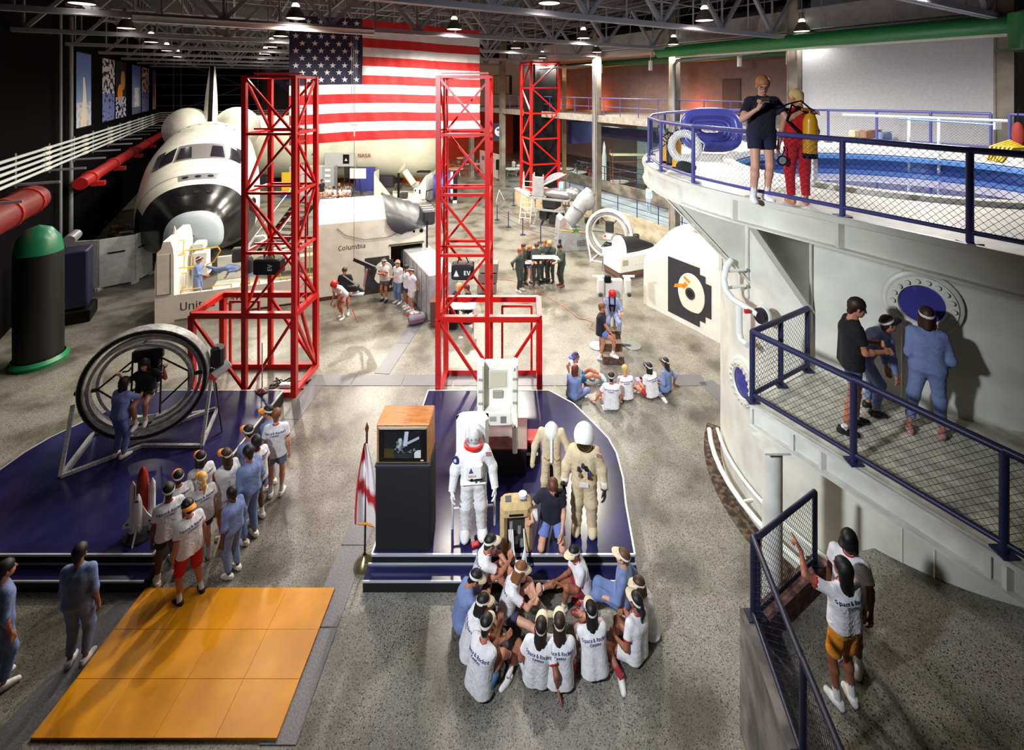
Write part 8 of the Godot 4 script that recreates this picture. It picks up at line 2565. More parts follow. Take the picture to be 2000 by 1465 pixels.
func pool_props() -> void:
	var raft := mat(rgb(64, 70, 150), 0.3)
	var o := at(1388, 262, 12.2); o.y = DECK
	var t := thing("inflatable_raft", "blue inflatable raft leaning on edge against the deck railing", "raft", o + UP * 0.02, deg_to_rad(-14))
	var b := Basis(Vector3.RIGHT, -0.2)
	for k in 5:
		var p := []
		var w := 0.62 - k * 0.085; var h := 0.44 - k * 0.085
		for i in 28:
			var a := TAU * i / 28
			var cx := signf(cos(a)) * pow(absf(cos(a)), 0.6); var sy := signf(sin(a)) * pow(absf(sin(a)), 0.6)
			p.append(b * Vector3(cx * w, sy * h, 0.08 - k * 0.035) + Vector3(0, 0.56, 0))
		pipe(t, "outer_tube" if k == 0 else "floor_tube", raft, p, 0.125 if k == 0 else 0.06, 12, true)
	pipe(t, "grab_line", mat(rgb(226, 226, 226), 0.6), [Vector3(-0.72, 0.95, 0.1), Vector3(-0.76, 0.5, 0.14), Vector3(-0.6, 0.1, 0.16)], 0.015, 6)
	var lr := thing("life_ring", "white life ring hanging on the deck railing", "life ring", at(1337, 287, 9.3), deg_to_rad(-40))
	pipe(lr, "ring", mat(rgb(224, 224, 218), 0.5), ring_path(0.26, 28), 0.075, 12, true)
	pipe(lr, "rope", mat(rgb(230, 230, 226), 0.7), [Vector3(0.26, 0.2, 0.06), Vector3(0.42, 0.1, 0.1), Vector3(0.36, -0.2, 0.1), Vector3(0.22, -0.34, 0.08)], 0.012, 6)
	var cyl := [[1310, 322, rgb(46, 46, 48), "dark air cylinder"], [1322, 330, rgb(230, 168, 36), "yellow air cylinder"], [1301, 318, rgb(230, 168, 36), "narrow yellow air cylinder behind the dark one"]]
	for c in cyl:
		var p := fl(c[0], c[1], DECK)
		var s := thing("air_cylinder", "%s standing at the deck railing" % c[3], "air cylinder", p)
		lathe(s, "bottle", mat(c[2], 0.35), [Vector2(0.0, 0.01), Vector2(0.085, 0.01), Vector2(0.09, 0.05), Vector2(0.09, 0.52), Vector2(0.06, 0.6), Vector2(0.03, 0.62)], 18)
		rod(s, "valve", mat(rgb(90, 90, 94), 0.3, 0.8), UP * 0.62, UP * 0.7, 0.03)
		rod(s, "knob", black_mat, Vector3(0.03, 0.67, 0), Vector3(0.08, 0.67, 0), 0.022)
		rod(s, "boot", black_mat, UP * 0.0, UP * 0.05, 0.094, true)
	var hg := thing("dive_harness", "tangled dive hoses and straps hanging on the railing corner", "dive gear", fl(1300, 330, DECK))
	var rng := RandomNumberGenerator.new()
	rng.seed = 31
	for k in 6:
		var pts := []
		for i in 5: pts.append(Vector3(rng.randf_range(-0.2, 0.15), 0.35 + rng.randf() * 0.55, rng.randf_range(-0.1, 0.1)))
		pipe(hg, "hose", mat([rgb(30, 30, 32), rgb(210, 210, 210)][k % 2], 0.5), pts, 0.012, 5)
	var gb := thing("green_bag", "dark green net bag on the white deck", "bag", fl(1340, 338, DECK))
	var gm := MB.new()
	gm.ball(Vector3(0, 0.12, 0), Vector3(0.2, 0.14, 0.16), 14, 8, -0.8, 1.0)
	part(gb, "bag", gm, mat(rgb(28, 44, 38), 0.9))
	pipe(gb, "cord", mat(rgb(220, 220, 216), 0.7), [Vector3(-0.05, 0.24, 0), Vector3(0.05, 0.3, 0.03), Vector3(0.12, 0.2, 0.08)], 0.01, 5)
	# white ladder frame at the pool
	var ld := thing("pool_ladder", "white flat frame ladder at the pool edge beside the diver", "ladder", fl(1597, 362, DECK))
	var wm := mat(rgb(226, 228, 230), 0.4)
	bar(ld, "side", wm, Vector3(-0.06, -0.05, 0), Vector3(-0.06, 0.9, 0), 0.06)
	bar(ld, "side", wm, Vector3(0.10, -0.05, -0.25), Vector3(0.10, 0.9, -0.25), 0.06)
	for y in [0.42, 0.87]: bar(ld, "cross", wm, Vector3(-0.06, y, 0), Vector3(0.10, y, -0.25), 0.06)
	# cartons at the far edge
	for q in [[1672, 268, rgb(206, 196, 160), "pale crumpled paper carton"], [1694, 270, rgb(150, 110, 80), "brown open carton"], [1708, 268, rgb(140, 96, 70), "small brown carton"], [1726, 273, rgb(110, 130, 170), "blue rounded bundle"]]:
		var c := thing("deck_carton", "%s at the far pool edge" % q[3], "carton", fl(q[0], q[1], DECK))
		rbx(c, "carton", mat(q[2], 0.8), Vector3(0, 0.12, 0), Vector3(0.34, 0.24, 0.3), 0.03)
		bx(c, "flap", mat(q[2], 0.8), Vector3(0.1, 0.26, 0.1), Vector3(0.2, 0.01, 0.12), 0.4)
	var rv := thing("red_float", "red foam rescue float hanging behind the yellow hose coil", "float", at(1988, 262, 11.6), 0.3)
	var rm := MB.new()
	rm.ball(Vector3.ZERO, Vector3(0.1, 0.3, 0.12), 14, 10)
	part(rv, "foam", rm, mat(rgb(128, 34, 26), 0.7))
	rod(rv, "cord", black_mat, Vector3(0, 0.28, 0), Vector3(0, 0.6, 0), 0.012)
	var yb := thing("yellow_hose_coil", "coil of yellow hose draped over the far deck railing", "hose", fl(1962, 345, DECK))
	for k in 6: pipe(yb, "loop", mat(rgb(226, 186, 40), 0.5), [Vector3(-0.3, 0.3, 0.05 * k), Vector3(-0.25 + 0.03 * k, 0.55, 0.05 * k), Vector3(0.1, 0.66 - 0.02 * k, 0.05 * k), Vector3(0.35, 0.5, 0.05 * k), Vector3(0.4, 0.2, 0.05 * k)], 0.028, 6)

# ================= the people, placed by where their heads show and how tall they are
func hd(x: float, top: float, h: float, ground := 0.0) -> Vector3:
	var d := F * (EYE - ground - h) / (top - YH)
	return Vector3((x - CX) * d / F, ground, -d)
func mix(a: Dictionary, b: Dictionary) -> Dictionary:
	var r := a.duplicate()
	r.merge(b, true)
	return r
func face_to(p: Vector3, q: Vector3) -> float:
	return rad_to_deg(atan2(q.x - p.x, q.z - p.z))
func cast() -> void:
	var red := rgb(176, 26, 34)
	var tee := {"trim": red, "print": true, "top": rgb(228, 228, 232)}
	var tee_f := {"trim": red, "top": rgb(228, 228, 232), "front": true}
	var blue := rgb(114, 132, 178)
	var cov := {"overall": true, "top": blue, "leg": 1.86, "sleeve": 1.15, "sock": 0.0}
	var polo := {"top": rgb(20, 22, 40), "bot": rgb(104, 124, 186), "leg": 0.5, "top_name": "polo_shirt"}
	var fsuit := {"overall": true, "top": rgb(58, 70, 66), "leg": 1.9, "sleeve": 1.8, "sock": 0.0, "shoe": rgb(40, 34, 32)}
	var orange := rgb(238, 142, 40)
	var beige := rgb(222, 204, 166)
	var ov := {"hat": "visor", "hatc": rgb(236, 232, 224), "brimc": orange}
	var bv := {"hat": "visor", "hatc": rgb(232, 228, 218), "brimc": beige}
	var kv := {"hat": "visor", "hatc": rgb(226, 226, 226), "brimc": rgb(24, 24, 28)}
	var blk := rgb(16, 13, 12)
	var brn := rgb(62, 36, 22)
	var lbr := rgb(120, 76, 40)
	var blo := rgb(206, 160, 92)
	var hug := {"hip": [0, 0.12, -0.12], "lean": 18.0, "lf": [0.09, 0.085, 0.34], "rf": [-0.09, 0.085, 0.34], "lk": [0.15, 1, 0.3], "rk": [-0.15, 1, 0.3], "lh": [-0.03, 0.35, 0.36], "rh": [0.03, 0.38, 0.38], "lhd": [-1, -0.1, 0.1], "rhd": [1, -0.1, 0.1], "le": [1, -0.3, 0], "re": [-1, -0.3, 0]}
	var cross := {"hip": [0, 0.115, -0.1], "lean": 12.0, "lf": [-0.12, 0.07, 0.2], "rf": [0.15, 0.07, 0.25], "lk": [1, 0.22, 0.2], "rk": [-1, 0.22, 0.2], "lfd": [-1, 0, 0.2], "rfd": [1, 0, 0.2], "lh": [0.12, 0.22, 0.24], "rh": [-0.12, 0.22, 0.24]}
	var sidesit := {"hip": [0, 0.115, 0], "lean": 5.0, "side": 6.0, "lf": [0.42, 0.07, -0.05], "lk": [0.7, 0.1, 1], "rf": [0.30, 0.07, 0.22], "rk": [0.1, 0.3, 1], "lfd": [0.6, 0, -0.8], "rfd": [0.8, 0, -0.3], "rh": [-0.32, 0.08, -0.1], "rg": "flat", "rhd": [-0.4, -0.3, -0.6], "lh": [0.2, 0.25, 0.25]}
	var bench := {"hip": [0, 0.52, 0], "lf": [0.13, 0.085, 0.40], "rf": [-0.13, 0.085, 0.40], "lk": [0.1, 1, 0.6], "rk": [-0.1, 1, 0.6], "lh": [0.14, 0.62, 0.32], "rh": [-0.14, 0.62, 0.32]}
	var fold := {"lh": [-0.09, 1.16, 0.20], "rh": [0.11, 1.19, 0.23], "lhd": [-1, 0, 0.1], "rhd": [1, 0, 0.1], "le": [1, -0.4, -0.2], "re": [-1, -0.4, -0.2]}
	var behind := {"lh": [0.04, 0.90, -0.19], "rh": [-0.04, 0.92, -0.19], "lhd": [-0.7, -0.7, 0], "rhd": [0.7, -0.7, 0]}
	var ring := Vector3(-8.5, 0, -10.75)
	# --- campers standing round the ring trainer, seen from behind
	var lf := [
		["camper in white shirt and shiny red shorts with black shoes on the yellow mat", 370, 978, 1.56, mix(tee, {"bot": rgb(196, 16, 26), "leg": 1.0, "shoe": rgb(14, 14, 14), "sock": 0.2, "skin": SK[1], "hairc": blk, "hat": "cap_back", "hatc": rgb(18, 18, 20), "brimc": orange, "fat": 1.08, "head": [0, 12, 0], "lf": [0.16, 0.085, 0.0], "rf": [-0.15, 0.085, -0.1]}), 15],
		["camper in white shirt and black shorts with white shoes and visor strap", 330, 948, 1.60, mix(tee, {"bot": rgb(26, 26, 36), "skin": SK[3], "hairc": blk, "hat": "visor", "hatc": rgb(230, 230, 226), "brimc": blk, "lf": [0.16, 0.085, 0.05], "rf": [-0.14, 0.085, 0]}), 0],
		["camper with black hair and orange visor, mostly hidden in the left row", 349, 922, 1.50, mix(mix(tee, ov), {"skin": SK[2], "hairc": blk}), 0],
		["camper with black bobbed hair and orange visor watching the ring trainer", 393, 884, 1.56, mix(mix(tee, ov), {"skin": SK[2], "hair": "bob", "hairc": blk}), 0],
		["blonde camper with ponytail and orange visor in the standing row", 396, 926, 1.50, mix(mix(tee, ov), {"hair": "tail", "hairc": blo}), 0],
		["camper with long brown hair and orange visor in white shirt and shorts", 444, 878, 1.60, mix(mix(tee, ov), {"print": false, "hair": "long", "hairc": brn, "bot": rgb(220, 220, 222), "skin": SK[1], "lh": [-0.05, 1.05, 0.2]}), 10],
		["small camper in blue coverall holding a white rolled paper", 456, 952, 1.46, mix(cov, {"skin": SK[3], "hairc": blk}), 20],
		["tall camper in blue coverall with black hair in the standing row", 488, 872, 1.70, mix(cov, {"skin": SK[2], "hairc": blk}), 5],
		["camper in blue coverall with orange visor behind the tall one", 487, 832, 1.62, mix(mix(cov, ov), {"hairc": blk, "skin": SK[1]}), 0],
		["camper in white shirt between two blue coveralls with dark hair", 503, 852, 1.60, mix(tee, {"skin": SK[3], "hairc": blk}), 0],
		["camper in blue coverall with orange visor at the far end of the row", 527, 793, 1.66, mix(mix(cov, ov), {"hairc": blk, "skin": SK[1], "head": [25, 0, 0]}), 0],
		["fair-haired camper in white shirt, blue patterned shorts and tall white socks", 539, 801, 1.72, mix(tee, {"hairc": lbr, "bot": rgb(110, 124, 160), "sock": 0.24, "leg": 0.62, "skin": SK[0]}), 20]]
	for q in lf:
		var p := hd(q[1], q[2], q[3])
		var fc: float = face_to(p, ring) + q[5]
		if q[1] > 520 and q[3] > 1.7: fc = 195
		person(q[0], p, fc, mix({"h": q[3], "cell": 0.017}, q[4]), "campers at the ring trainer")
	var pp := hd(456, 952, 1.46)
	var rp := thing("rolled_paper", "white rolled paper held low by the small blue coverall camper", "paper", pp + Vector3(-0.22, 0.55, 0.05))
	rod(rp, "sheet", mat(rgb(232, 232, 214), 0.7), Vector3(0.05, 0.16, 0), Vector3(-0.05, -0.16, 0.05), 0.018)
	person("person in blue coverall standing in the dark below the left stage", hd(152, 1068, 1.66), 190, mix(cov, {"h": 1.66, "skin": SK[2], "hairc": blk, "cell": 0.017, "lh": [0.1, 1.1, 0.25]}))
	person("person in blue coverall half hidden at the dark hall side", hd(2, 1100, 1.68), 150, mix(cov, {"h": 1.68, "skin": SK[1], "hairc": blk}))
	# --- ring trainer guide and rider
	var gp := fl(234, 893, SH)
	person("guide in pale blue overalls reaching into the big ring trainer", gp, face_to(gp, ring) + 8, mix(cov, {"h": 1.66, "sleeve": 0.9, "top": rgb(128, 144, 210), "cell": 0.016, "skin": SK[1], "hair": "curly", "hairc": rgb(40, 22, 14), "lh": [0.12, 1.22, 0.52], "rh": [-0.10, 1.24, 0.50], "lean": 8.0, "shoe": rgb(226, 226, 222)}))
	person("rider in black shirt and white shorts strapped inside the ring trainer", Vector3(-8.5, SH + 0.60, -10.75) + Vector3(sin(0.35), 0, cos(0.35)) * 0.05, 20, mix(bench, {"h": 1.68, "cell": 0.016, "top": rgb(16, 16, 18), "bot": rgb(220, 220, 222), "leg": 0.35, "skin": SK[1], "hair": "bob", "hairc": blk, "lf": [0.10, 0.07, 0.34], "rf": [-0.06, 0.05, 0.38], "lh": [0.40, 1.05, 0.18], "rh": [-0.40, 1.05, 0.18], "le": [0.6, -1, 0], "re": [-0.6, -1, 0], "lhd": [0.2, 1, 0.2], "rhd": [-0.2, 1, 0.2], "lg": "fist", "rg": "fist", "sock": 0.14, "front": true, "head": [-10, 8, 0]}))
	# --- guide kneeling on the centre stage
	person("guide with glasses in navy polo and blue shorts kneeling on the stage", fl(1078, 1068, SH), -4, mix(polo, {"h": 1.74, "cell": 0.015, "hip": [0, 0.47, -0.08], "lean": 10.0, "lf": [0.15, 0.07, -0.28], "rf": [-0.15, 0.07, -0.28], "lk": [0.12, -0.2, 1], "rk": [-0.12, -0.2, 1], "lfd": [0, -0.4, -1], "rfd": [0, -0.4, -1], "lh": [0.17, 0.42, 0.16], "rh": [-0.32, 0.62, 0.24], "rhd": [-1, 0.1, 0.3], "rg": "fist", "skin": SK[0], "hairc": rgb(84, 44, 28), "glasses": 1, "head": [12, 26, 0], "front": true, "leg": 0.62, "shoe": rgb(120, 90, 70)}))
	# --- campers seated before the stage
	var st := 0.19
	var c := [
		["camper in white shirt and dark patterned shorts sitting on the stage step, knees up", 948, 1042, 1.06, 0.0, 95, mix(mix(hug, tee), mix(bv, {"hip": [0, 0.32, -0.12], "hairc": blk, "skin": SK[1], "bot": rgb(28, 30, 56), "h": 1.62, "lf": [0.12, 0.085, 0.45], "rf": [-0.10, 0.20, 0.40], "lh": [-0.02, 0.55, 0.40], "rh": [0.05, 0.58, 0.42], "head": [15, 4, 0]}))],
		["camper in blue coverall seated with folded legs by the step corner", 913, 1112, 0.84, 0.0, 110, mix(mix(hug, cov), mix(bv, {"hairc": blk, "skin": SK[1], "h": 1.6, "head": [-10, 26, 0], "sleeve": 1.2}))],
		["camper in white shirt with one bare leg stretched out to the side", 1003, 1098, 0.85, 0.0, 82, mix(mix(hug, tee), mix(bv, {"hairc": lbr, "hair": "bob", "skin": SK[0], "h": 1.64, "bot": rgb(60, 56, 84), "rf": [-0.32, 0.085, 0.68], "rk": [-0.2, 0.6, 0.3], "lf": [0.08, 0.085, 0.50], "lh": [0.02, 0.38, 0.36], "head": [30, 20, 0], "shoe": rgb(222, 206, 170)}))],
		["camper in white shirt hugging knees behind the light blue shorts camper", 930, 1162, 0.84, 0.0, 100, mix(mix(hug, tee), mix(bv, {"hairc": blk, "hair": "bob", "skin": SK[2], "h": 1.6, "head": [15, 14, 0], "bot": rgb(30, 30, 40)}))],
		["broad camper in white shirt and light blue shorts seated with back turned", 946, 1212, 0.86, 0.0, 140, mix(mix(cross, tee), mix(bv, {"hairc": blk, "skin": SK[1], "h": 1.68, "fat": 1.12, "bot": rgb(92, 150, 206), "rf": [-0.1, 0.085, 0.42], "rk": [-0.3, 1, 0.2], "lf": [0.2, 0.085, 0.5], "lk": [0.4, 0.6, 0.3], "lh": [-0.05, 0.36, 0.34], "rh": [0.05, 0.38, 0.36], "head": [20, 12, 0]}))],
		["camper with long dark wavy hair seated with back turned, hand on floor", 1048, 1214, 0.84, 0.0, 172, mix(mix(sidesit, tee), mix(bv, {"hair": "long", "hairc": rgb(30, 16, 12), "skin": SK[2], "h": 1.6, "bot": rgb(220, 220, 224), "head": [0, -6, 0]}))],
		["camper with long brown hair and gold clip in white shirt and red shorts", 1093, 1205, 0.84, 0.0, 178, mix(mix(cross, tee), mix(bv, {"hair": "long", "hairc": rgb(44, 24, 14), "skin": SK[1], "h": 1.62, "bot": rgb(140, 20, 30), "head": [0, -4, 0]}))],
		["camper with straight black hair in a loose white shirt, knees to one side", 1157, 1184, 0.84, 0.0, 190, mix(mix(hug, tee), mix(bv, {"hair": "long", "hairc": blk, "skin": SK[1], "h": 1.6, "bot": rgb(150, 170, 210), "fat": 1.05, "head": [0, -4, 0]}))],
		["camper with dark ponytail in a long white shirt, legs folded sideways", 1243, 1168, 0.86, 0.0, -140, mix(mix(sidesit, tee), mix(bv, {"print": false, "hair": "tail", "hairc": blk, "skin": SK[2], "h": 1.62, "bot": rgb(226, 226, 228), "sockc": rgb(150, 30, 36), "head": [0, -4, 0], "rh": [-0.15, 0.3, 0.3]}))],
		["camper in white shirt with shoulder-length hair seated at the group's outer edge", 1258, 1124, 0.84, 0.0, -100, mix(mix(hug, tee_f), mix(bv, {"hair": "bob", "hairc": brn, "skin": SK[1], "h": 1.56, "bot": rgb(220, 220, 222), "head": [0, 4, 0]}))],
		["camper in blue coverall and red canvas shoes leaning on the stage step", 1205, 1074, 1.02, 0.0, -105, mix(cov, mix(bv, {"hairc": rgb(90, 62, 40), "skin": SK[0], "h": 1.66, "hip": [0, 0.30, -0.1], "lean": 0.0, "lf": [0.14, 0.085, 0.55], "rf": [0.0, 0.085, 0.58], "lk": [0.1, 1, 0.2], "rk": [-0.1, 1, 0.2], "lh": [0.18, 0.42, 0.22], "rh": [-0.2, 0.30, -0.12], "shoe": rgb(150, 30, 32), "head": [-6, -4, 0], "sleeve": 1.5}))],
		["camper in white shirt and red patterned shorts on the step with a leg stretched", 1130, 1058, 1.00, 0.0, -75, mix(tee_f, mix(bv, {"hairc": blk, "skin": SK[2], "h": 1.54, "hip": [0, 0.30, -0.1], "lean": 16.0, "lf": [0.05, 0.085, 0.30], "rf": [-0.15, 0.30, 0.72], "lk": [0.2, 1, 0.3], "rk": [-0.1, 1, 0.2], "bot": rgb(140, 40, 44), "lh": [0.08, 0.5, 0.32], "rh": [-0.08, 0.46, 0.36], "head": [10, 6, 0]}))]]
	for q in c:
		person(q[0], hd(q[1], q[2], q[3]), q[5], mix({"cell": 0.015}, q[6]), "campers seated before the stage")
	# --- campers round the chair trainer
	var chair := fl(1200, 690)
	var ms := [
		["camper in white shirt and blue back-turned cap leaning back with bright shorts", 1128, 686, 0.86, 95, mix(mix(sidesit, tee), {"hat": "cap_back", "hatc": rgb(70, 92, 170), "brimc": rgb(70, 92, 170), "skin": SK[1], "bot": rgb(40, 130, 190), "lf": [0.1, 0.085, 0.75], "rf": [-0.06, 0.085, 0.78], "lk": [0.2, 1, 0], "rk": [-0.2, 1, 0], "lean": -8.0, "lh": [0.2, 0.12, -0.2], "h": 1.66, "shoe": rgb(170, 214, 214)})],
		["camper with curly auburn hair in blue coverall seated by a silver visor", 1122, 714, 0.84, 140, mix(mix(cross, cov), {"hair": "curly", "hairc": rgb(96, 42, 22), "skin": SK[0], "h": 1.62})],
		["camper in white shirt and khaki shorts leaning on one hand by a notepad", 1194, 729, 0.86, 170, mix(mix(cross, tee), {"hairc": blk, "hat": "visor", "hatc": rgb(220, 220, 214), "brimc": beige, "skin": SK[1], "bot": rgb(164, 146, 120), "h": 1.68, "lh": [0.42, 0.08, 0.05], "lg": "flat", "lhd": [0.6, -0.2, 0.4]})],
		["fair-haired camper in white shirt seated between two others", 1221, 714, 0.84, 185, mix(mix(cross, tee), {"hairc": blo, "skin": SK[0], "h": 1.6})],
		["camper in white shirt and red shorts with black visor headband, legs crossed", 1269, 709, 0.86, -150, mix(mix(cross, tee), mix(kv, {"hairc": blk, "hair": "bob", "skin": SK[1], "bot": rgb(170, 40, 44), "h": 1.64}))],
		["camper in blue coverall with very long black hair leaning back on a hand", 1302, 702, 0.86, -125, mix(mix(sidesit, cov), mix(kv, {"hair": "long", "hairc": blk, "skin": SK[2], "h": 1.64}))]]
	for q in ms:
		person(q[0], hd(q[1], q[2], q[3]), q[4], mix({"cell": 0.02}, q[5]), "campers at the chair trainer")
	person("guide in navy shirt and blue shorts with one foot on the step block", hd(1174, 592, 1.78), 70, mix(polo, {"h": 1.8, "cell": 0.018, "skin": SK[1], "hairc": lbr, "lf": [0.12, 0.085, -0.05], "rf": [-0.05, 0.33, 0.35], "rk": [0, 0.3, 1], "rh": [-0.12, 0.80, 0.42], "lh": [0.24, 0.9, 0.1], "head": [10, -6, 0]}))
	person("rider in pale blue suit and red helmet on the manoeuvring chair", chair + Vector3(0, 0.56, -0.42), -8, mix(bench, {"h": 1.66, "cell": 0.018, "overall": true, "top": rgb(150, 164, 206), "leg": 1.86, "sleeve": 1.6, "sock": 0.0, "hat": "helmet", "hatc": rgb(176, 18, 26), "skin": SK[1], "lf": [0.22, 0.0, 0.30], "rf": [-0.12, -0.05, 0.25], "lh": [0.28, 0.62, 0.28], "rh": [-0.28, 0.62, 0.28], "head": [14, 14, 0]}))
	var hn := thing("safety_harness", "black strap harness worn by the chair rider", "harness", chair + Vector3(0, 0.56, -0.42), deg_to_rad(-8))
	for s in [-1.0, 1.0]:
		pipe(hn, "strap", black_mat, [Vector3(0.09 * s, 0.98, -0.1), Vector3(0.09 * s, 1.0, 0.08), Vector3(0.08 * s, 0.8, 0.17), Vector3(0.05 * s, 0.62, 0.17)], 0.022, 6)
	bar(hn, "chest_strap", black_mat, Vector3(-0.11, 0.80, 0.165), Vector3(0.11, 0.80, 0.165), 0.03, 0.05)
	# --- gravity walk
	person("guide in navy shirt beside the walking-harness arm", hd(674, 521, 1.74), 10, mix(polo, {"h": 1.76, "cell": 0.024, "skin": SK[1], "hairc": brn, "lh": [0.26, 0.92, 0.22], "head": [0, 14, 0]}))
	person("bending camper in red helmet, white shirt and pink shorts in the walking harness", hd(666, 549, 1.34), -30, mix(tee_f, {"h": 1.62, "cell": 0.022, "hip": [0, 0.90, -0.1], "lean": 42.0, "bot": rgb(226, 150, 160), "skin": SK[1], "hat": "helmet", "hatc": rgb(186, 22, 26), "sock": 0.16, "lh": [0.12, 0.72, 0.32], "rh": [-0.12, 0.74, 0.32], "rf": [-0.12, 0.085, -0.12]}))
	var ks := [
		["camper with folded arms, white shirt and patterned shorts by the dark doorway", 751, 504, 1.66, -20, mix(mix(tee_f, fold), mix(kv, {"bot": rgb(88, 90, 96), "shoe": rgb(30, 30, 30), "skin": SK[1], "hairc": brn}))],
		["camper in white shirt and blue jeans with curly light hair", 778, 507, 1.66, -30, mix(tee_f, mix(kv, {"bot": rgb(104, 124, 170), "leg": 1.9, "hair": "bob", "hairc": rgb(176, 110, 60), "lh": [-0.05, 1.08, 0.2], "skin": SK[0]}))],
		["camper in white shirt and navy shorts leaning by the lockers", 795, 517, 1.62, -60, mix(mix(tee_f, behind), {"bot": rgb(40, 44, 110), "skin": SK[2], "hairc": blk})],
		["camper in white shirt and white shorts with hands behind back by the lockers", 805, 521, 1.68, -55, mix(mix(tee_f, behind), mix(kv, {"bot": rgb(216, 214, 204), "skin": SK[1], "hairc": brn, "leg": 0.7}))]]
	for q in ks: person(q[0], hd(q[1], q[2], q[3]), q[4], mix({"h": q[3], "cell": 0.022}, q[5]), "campers waiting by the doorway")
	var ops := [["operator with headphones in navy shirt and blue shorts on a stool", 914, 558, -100, mix(polo, {"lh": [0.1, 0.8, 0.35], "rh": [-0.1, 0.78, 0.4]})], ["operator with fair hair bending over the control desk", 886, 553, 80, mix(polo, {"hairc": blo, "hair": "curly", "lean": 18.0})]]
	for q in ops:
		var p := hd(q[1], q[2], 1.27)
		person(q[0], p, q[3], mix(mix(bench, {"h": 1.72, "cell": 0.024, "hairc": brn, "skin": SK[1]}), q[4]), "operators at the control desk")
		var sto := thing("round_stool", "black round stool under the %s" % ("headphone operator" if q[1] > 900 else "fair-haired operator"), "stool", p)
		rod(sto, "seat", black_mat, UP * 0.38, UP * 0.44, 0.18, true)
		rod(sto, "stem", black_mat, UP * 0.02, UP * 0.38, 0.03)
		rod(sto, "foot", black_mat, UP * 0.0, UP * 0.03, 0.22, true)
	# --- crew in flight suits
	var paper := {"lh": [0.14, 1.02, 0.34], "rh": [-0.14, 1.02, 0.34], "lhd": [-0.3, 0, 1], "rhd": [0.3, 0, 1], "head": [0, 24, 0]}
	var ctr := fl(1052, 545)
	var fs := [
		["crew member in green flight suit with white shoes, hands on hip, back turned", 1014, 484, 1.76, mix(fsuit, {"shoe": rgb(222, 222, 218), "hairc": lbr, "rh": [-0.3, 1.0, -0.1], "re": [-1, 0, -0.3]})],
		["crew member in green flight suit half hidden behind the back-turned one", 1021, 475, 1.76, mix(fsuit, {"hairc": brn})],
		["woman in navy shirt and denim shorts reading among the flight suits", 1032, 477, 1.66, mix(mix(polo, paper), {"hair": "bob", "hairc": rgb(150, 96, 50), "bot": rgb(130, 150, 196), "shoe": rgb(60, 40, 34), "front": true})],
		["crew member in green flight suit with round patches holding a paper sheet", 1047, 472, 1.78, mix(mix(fsuit, paper), {"hairc": brn})],
		["crew member in green flight suit with hands near the chest", 1064, 468, 1.80, mix(fsuit, {"hairc": lbr, "lh": [-0.02, 1.2, 0.25], "rh": [-0.06, 1.15, 0.25]})],
		["fair-haired crew member in green flight suit holding the sheet's end", 1076, 468, 1.80, mix(mix(fsuit, paper), {"hairc": blo})],
		["crew member in green flight suit with brown shoes reading apart", 1097, 475, 1.78, mix(mix(fsuit, paper), {"hairc": blk, "shoe": rgb(120, 66, 44)})]]
	for q in fs:
		var p := hd(q[1], q[2], q[3])
		var fc := face_to(p, ctr + Vector3(0, 0, 1.2))
		if q[1] < 1018: fc = 60
		person(q[0], p, fc, mix({"h": q[3], "cell": 0.024, "skin": SK[1]}, q[4]), "crew with the paper sheets")
	for q in [[1062, 502, 0.95, "long white paper sheet held between two green flight suits"], [1034, 512, 0.35, "white paper held by the woman in navy"], [1088, 504, 0.3, "white papers held by the crew member apart"]]:
		var ps := thing("paper_sheet", q[3], "paper", at(q[0], q[1], 20.0))
		bx_b(ps, "sheet", mat(rgb(232, 230, 220), 0.8), Vector3.ZERO, Vector3(q[2], 0.012, 0.22), Basis(Vector3.RIGHT, 0.4))
		bx_b(ps, "fold_line", mat(rgb(196, 194, 186), 0.8), Vector3(0, 0.007, 0), Vector3(0.006, 0.004, 0.22), Basis(Vector3.RIGHT, 0.4))
	# --- pool deck
	var man := fl(1487, 394, DECK)
	person("tall man with glasses in navy polo and shorts holding a dive regulator", man, -6, mix(polo, {"h": 1.82, "cell": 0.013, "bot": rgb(22, 24, 52), "leg": 0.45, "skin": SK[0], "hairc": rgb(176, 116, 62), "glasses": 1, "front": true, "shoe": rgb(232, 232, 232), "sock": 0.2, "tuck": true, "rh": [-0.13, 1.28, 0.26], "re": [-0.7, -1, 0], "rhd": [0.3, 0.9, 0.3], "rg": "fist", "lh": [0.50, 1.26, 0.16], "le": [0.6, -0.6, 0.4], "lhd": [1, -0.1, 0.2], "head": [-12, 18, 0], "lf": [0.11, 0.085, -0.1]}))
	var boy := fl(1560, 398, DECK)
	person("barefoot boy in red wetsuit with a yellow air bottle on his back", boy, 168, mix(tee, {"h": 1.62, "cell": 0.013, "print": false, "overall": true, "top": rgb(196, 16, 22), "leg": 1.9, "sleeve": 0.12, "sock": 0.0, "skin": SK[1], "shoe": Color(0.72, 0.48, 0.37), "hairc": rgb(226, 190, 120), "head": [40, 6, 0], "lh": [0.27, 0.80, 0.06], "rh": [-0.26, 0.86, 0.1], "trim": rgb(24, 24, 26)}))
	var bottle := thing("air_bottle", "yellow air bottle worn on the back of the red wetsuit boy", "air bottle", boy + Vector3(0.05, 0.68, 0.19), 0.1)
	lathe(bottle, "bottle", mat(rgb(236, 172, 30), 0.3), [Vector2(0.0, 0.0), Vector2(0.085, 0.01), Vector2(0.09, 0.05), Vector2(0.09, 0.5), Vector2(0.06, 0.585), Vector2(0.025, 0.61)], 22)
	rod(bottle, "boot", black_mat, UP * -0.01, UP * 0.06, 0.094, true)
	rod(bottle, "valve", mat(rgb(190, 190, 194), 0.2, 0.9), UP * 0.61, UP * 0.68, 0.022)
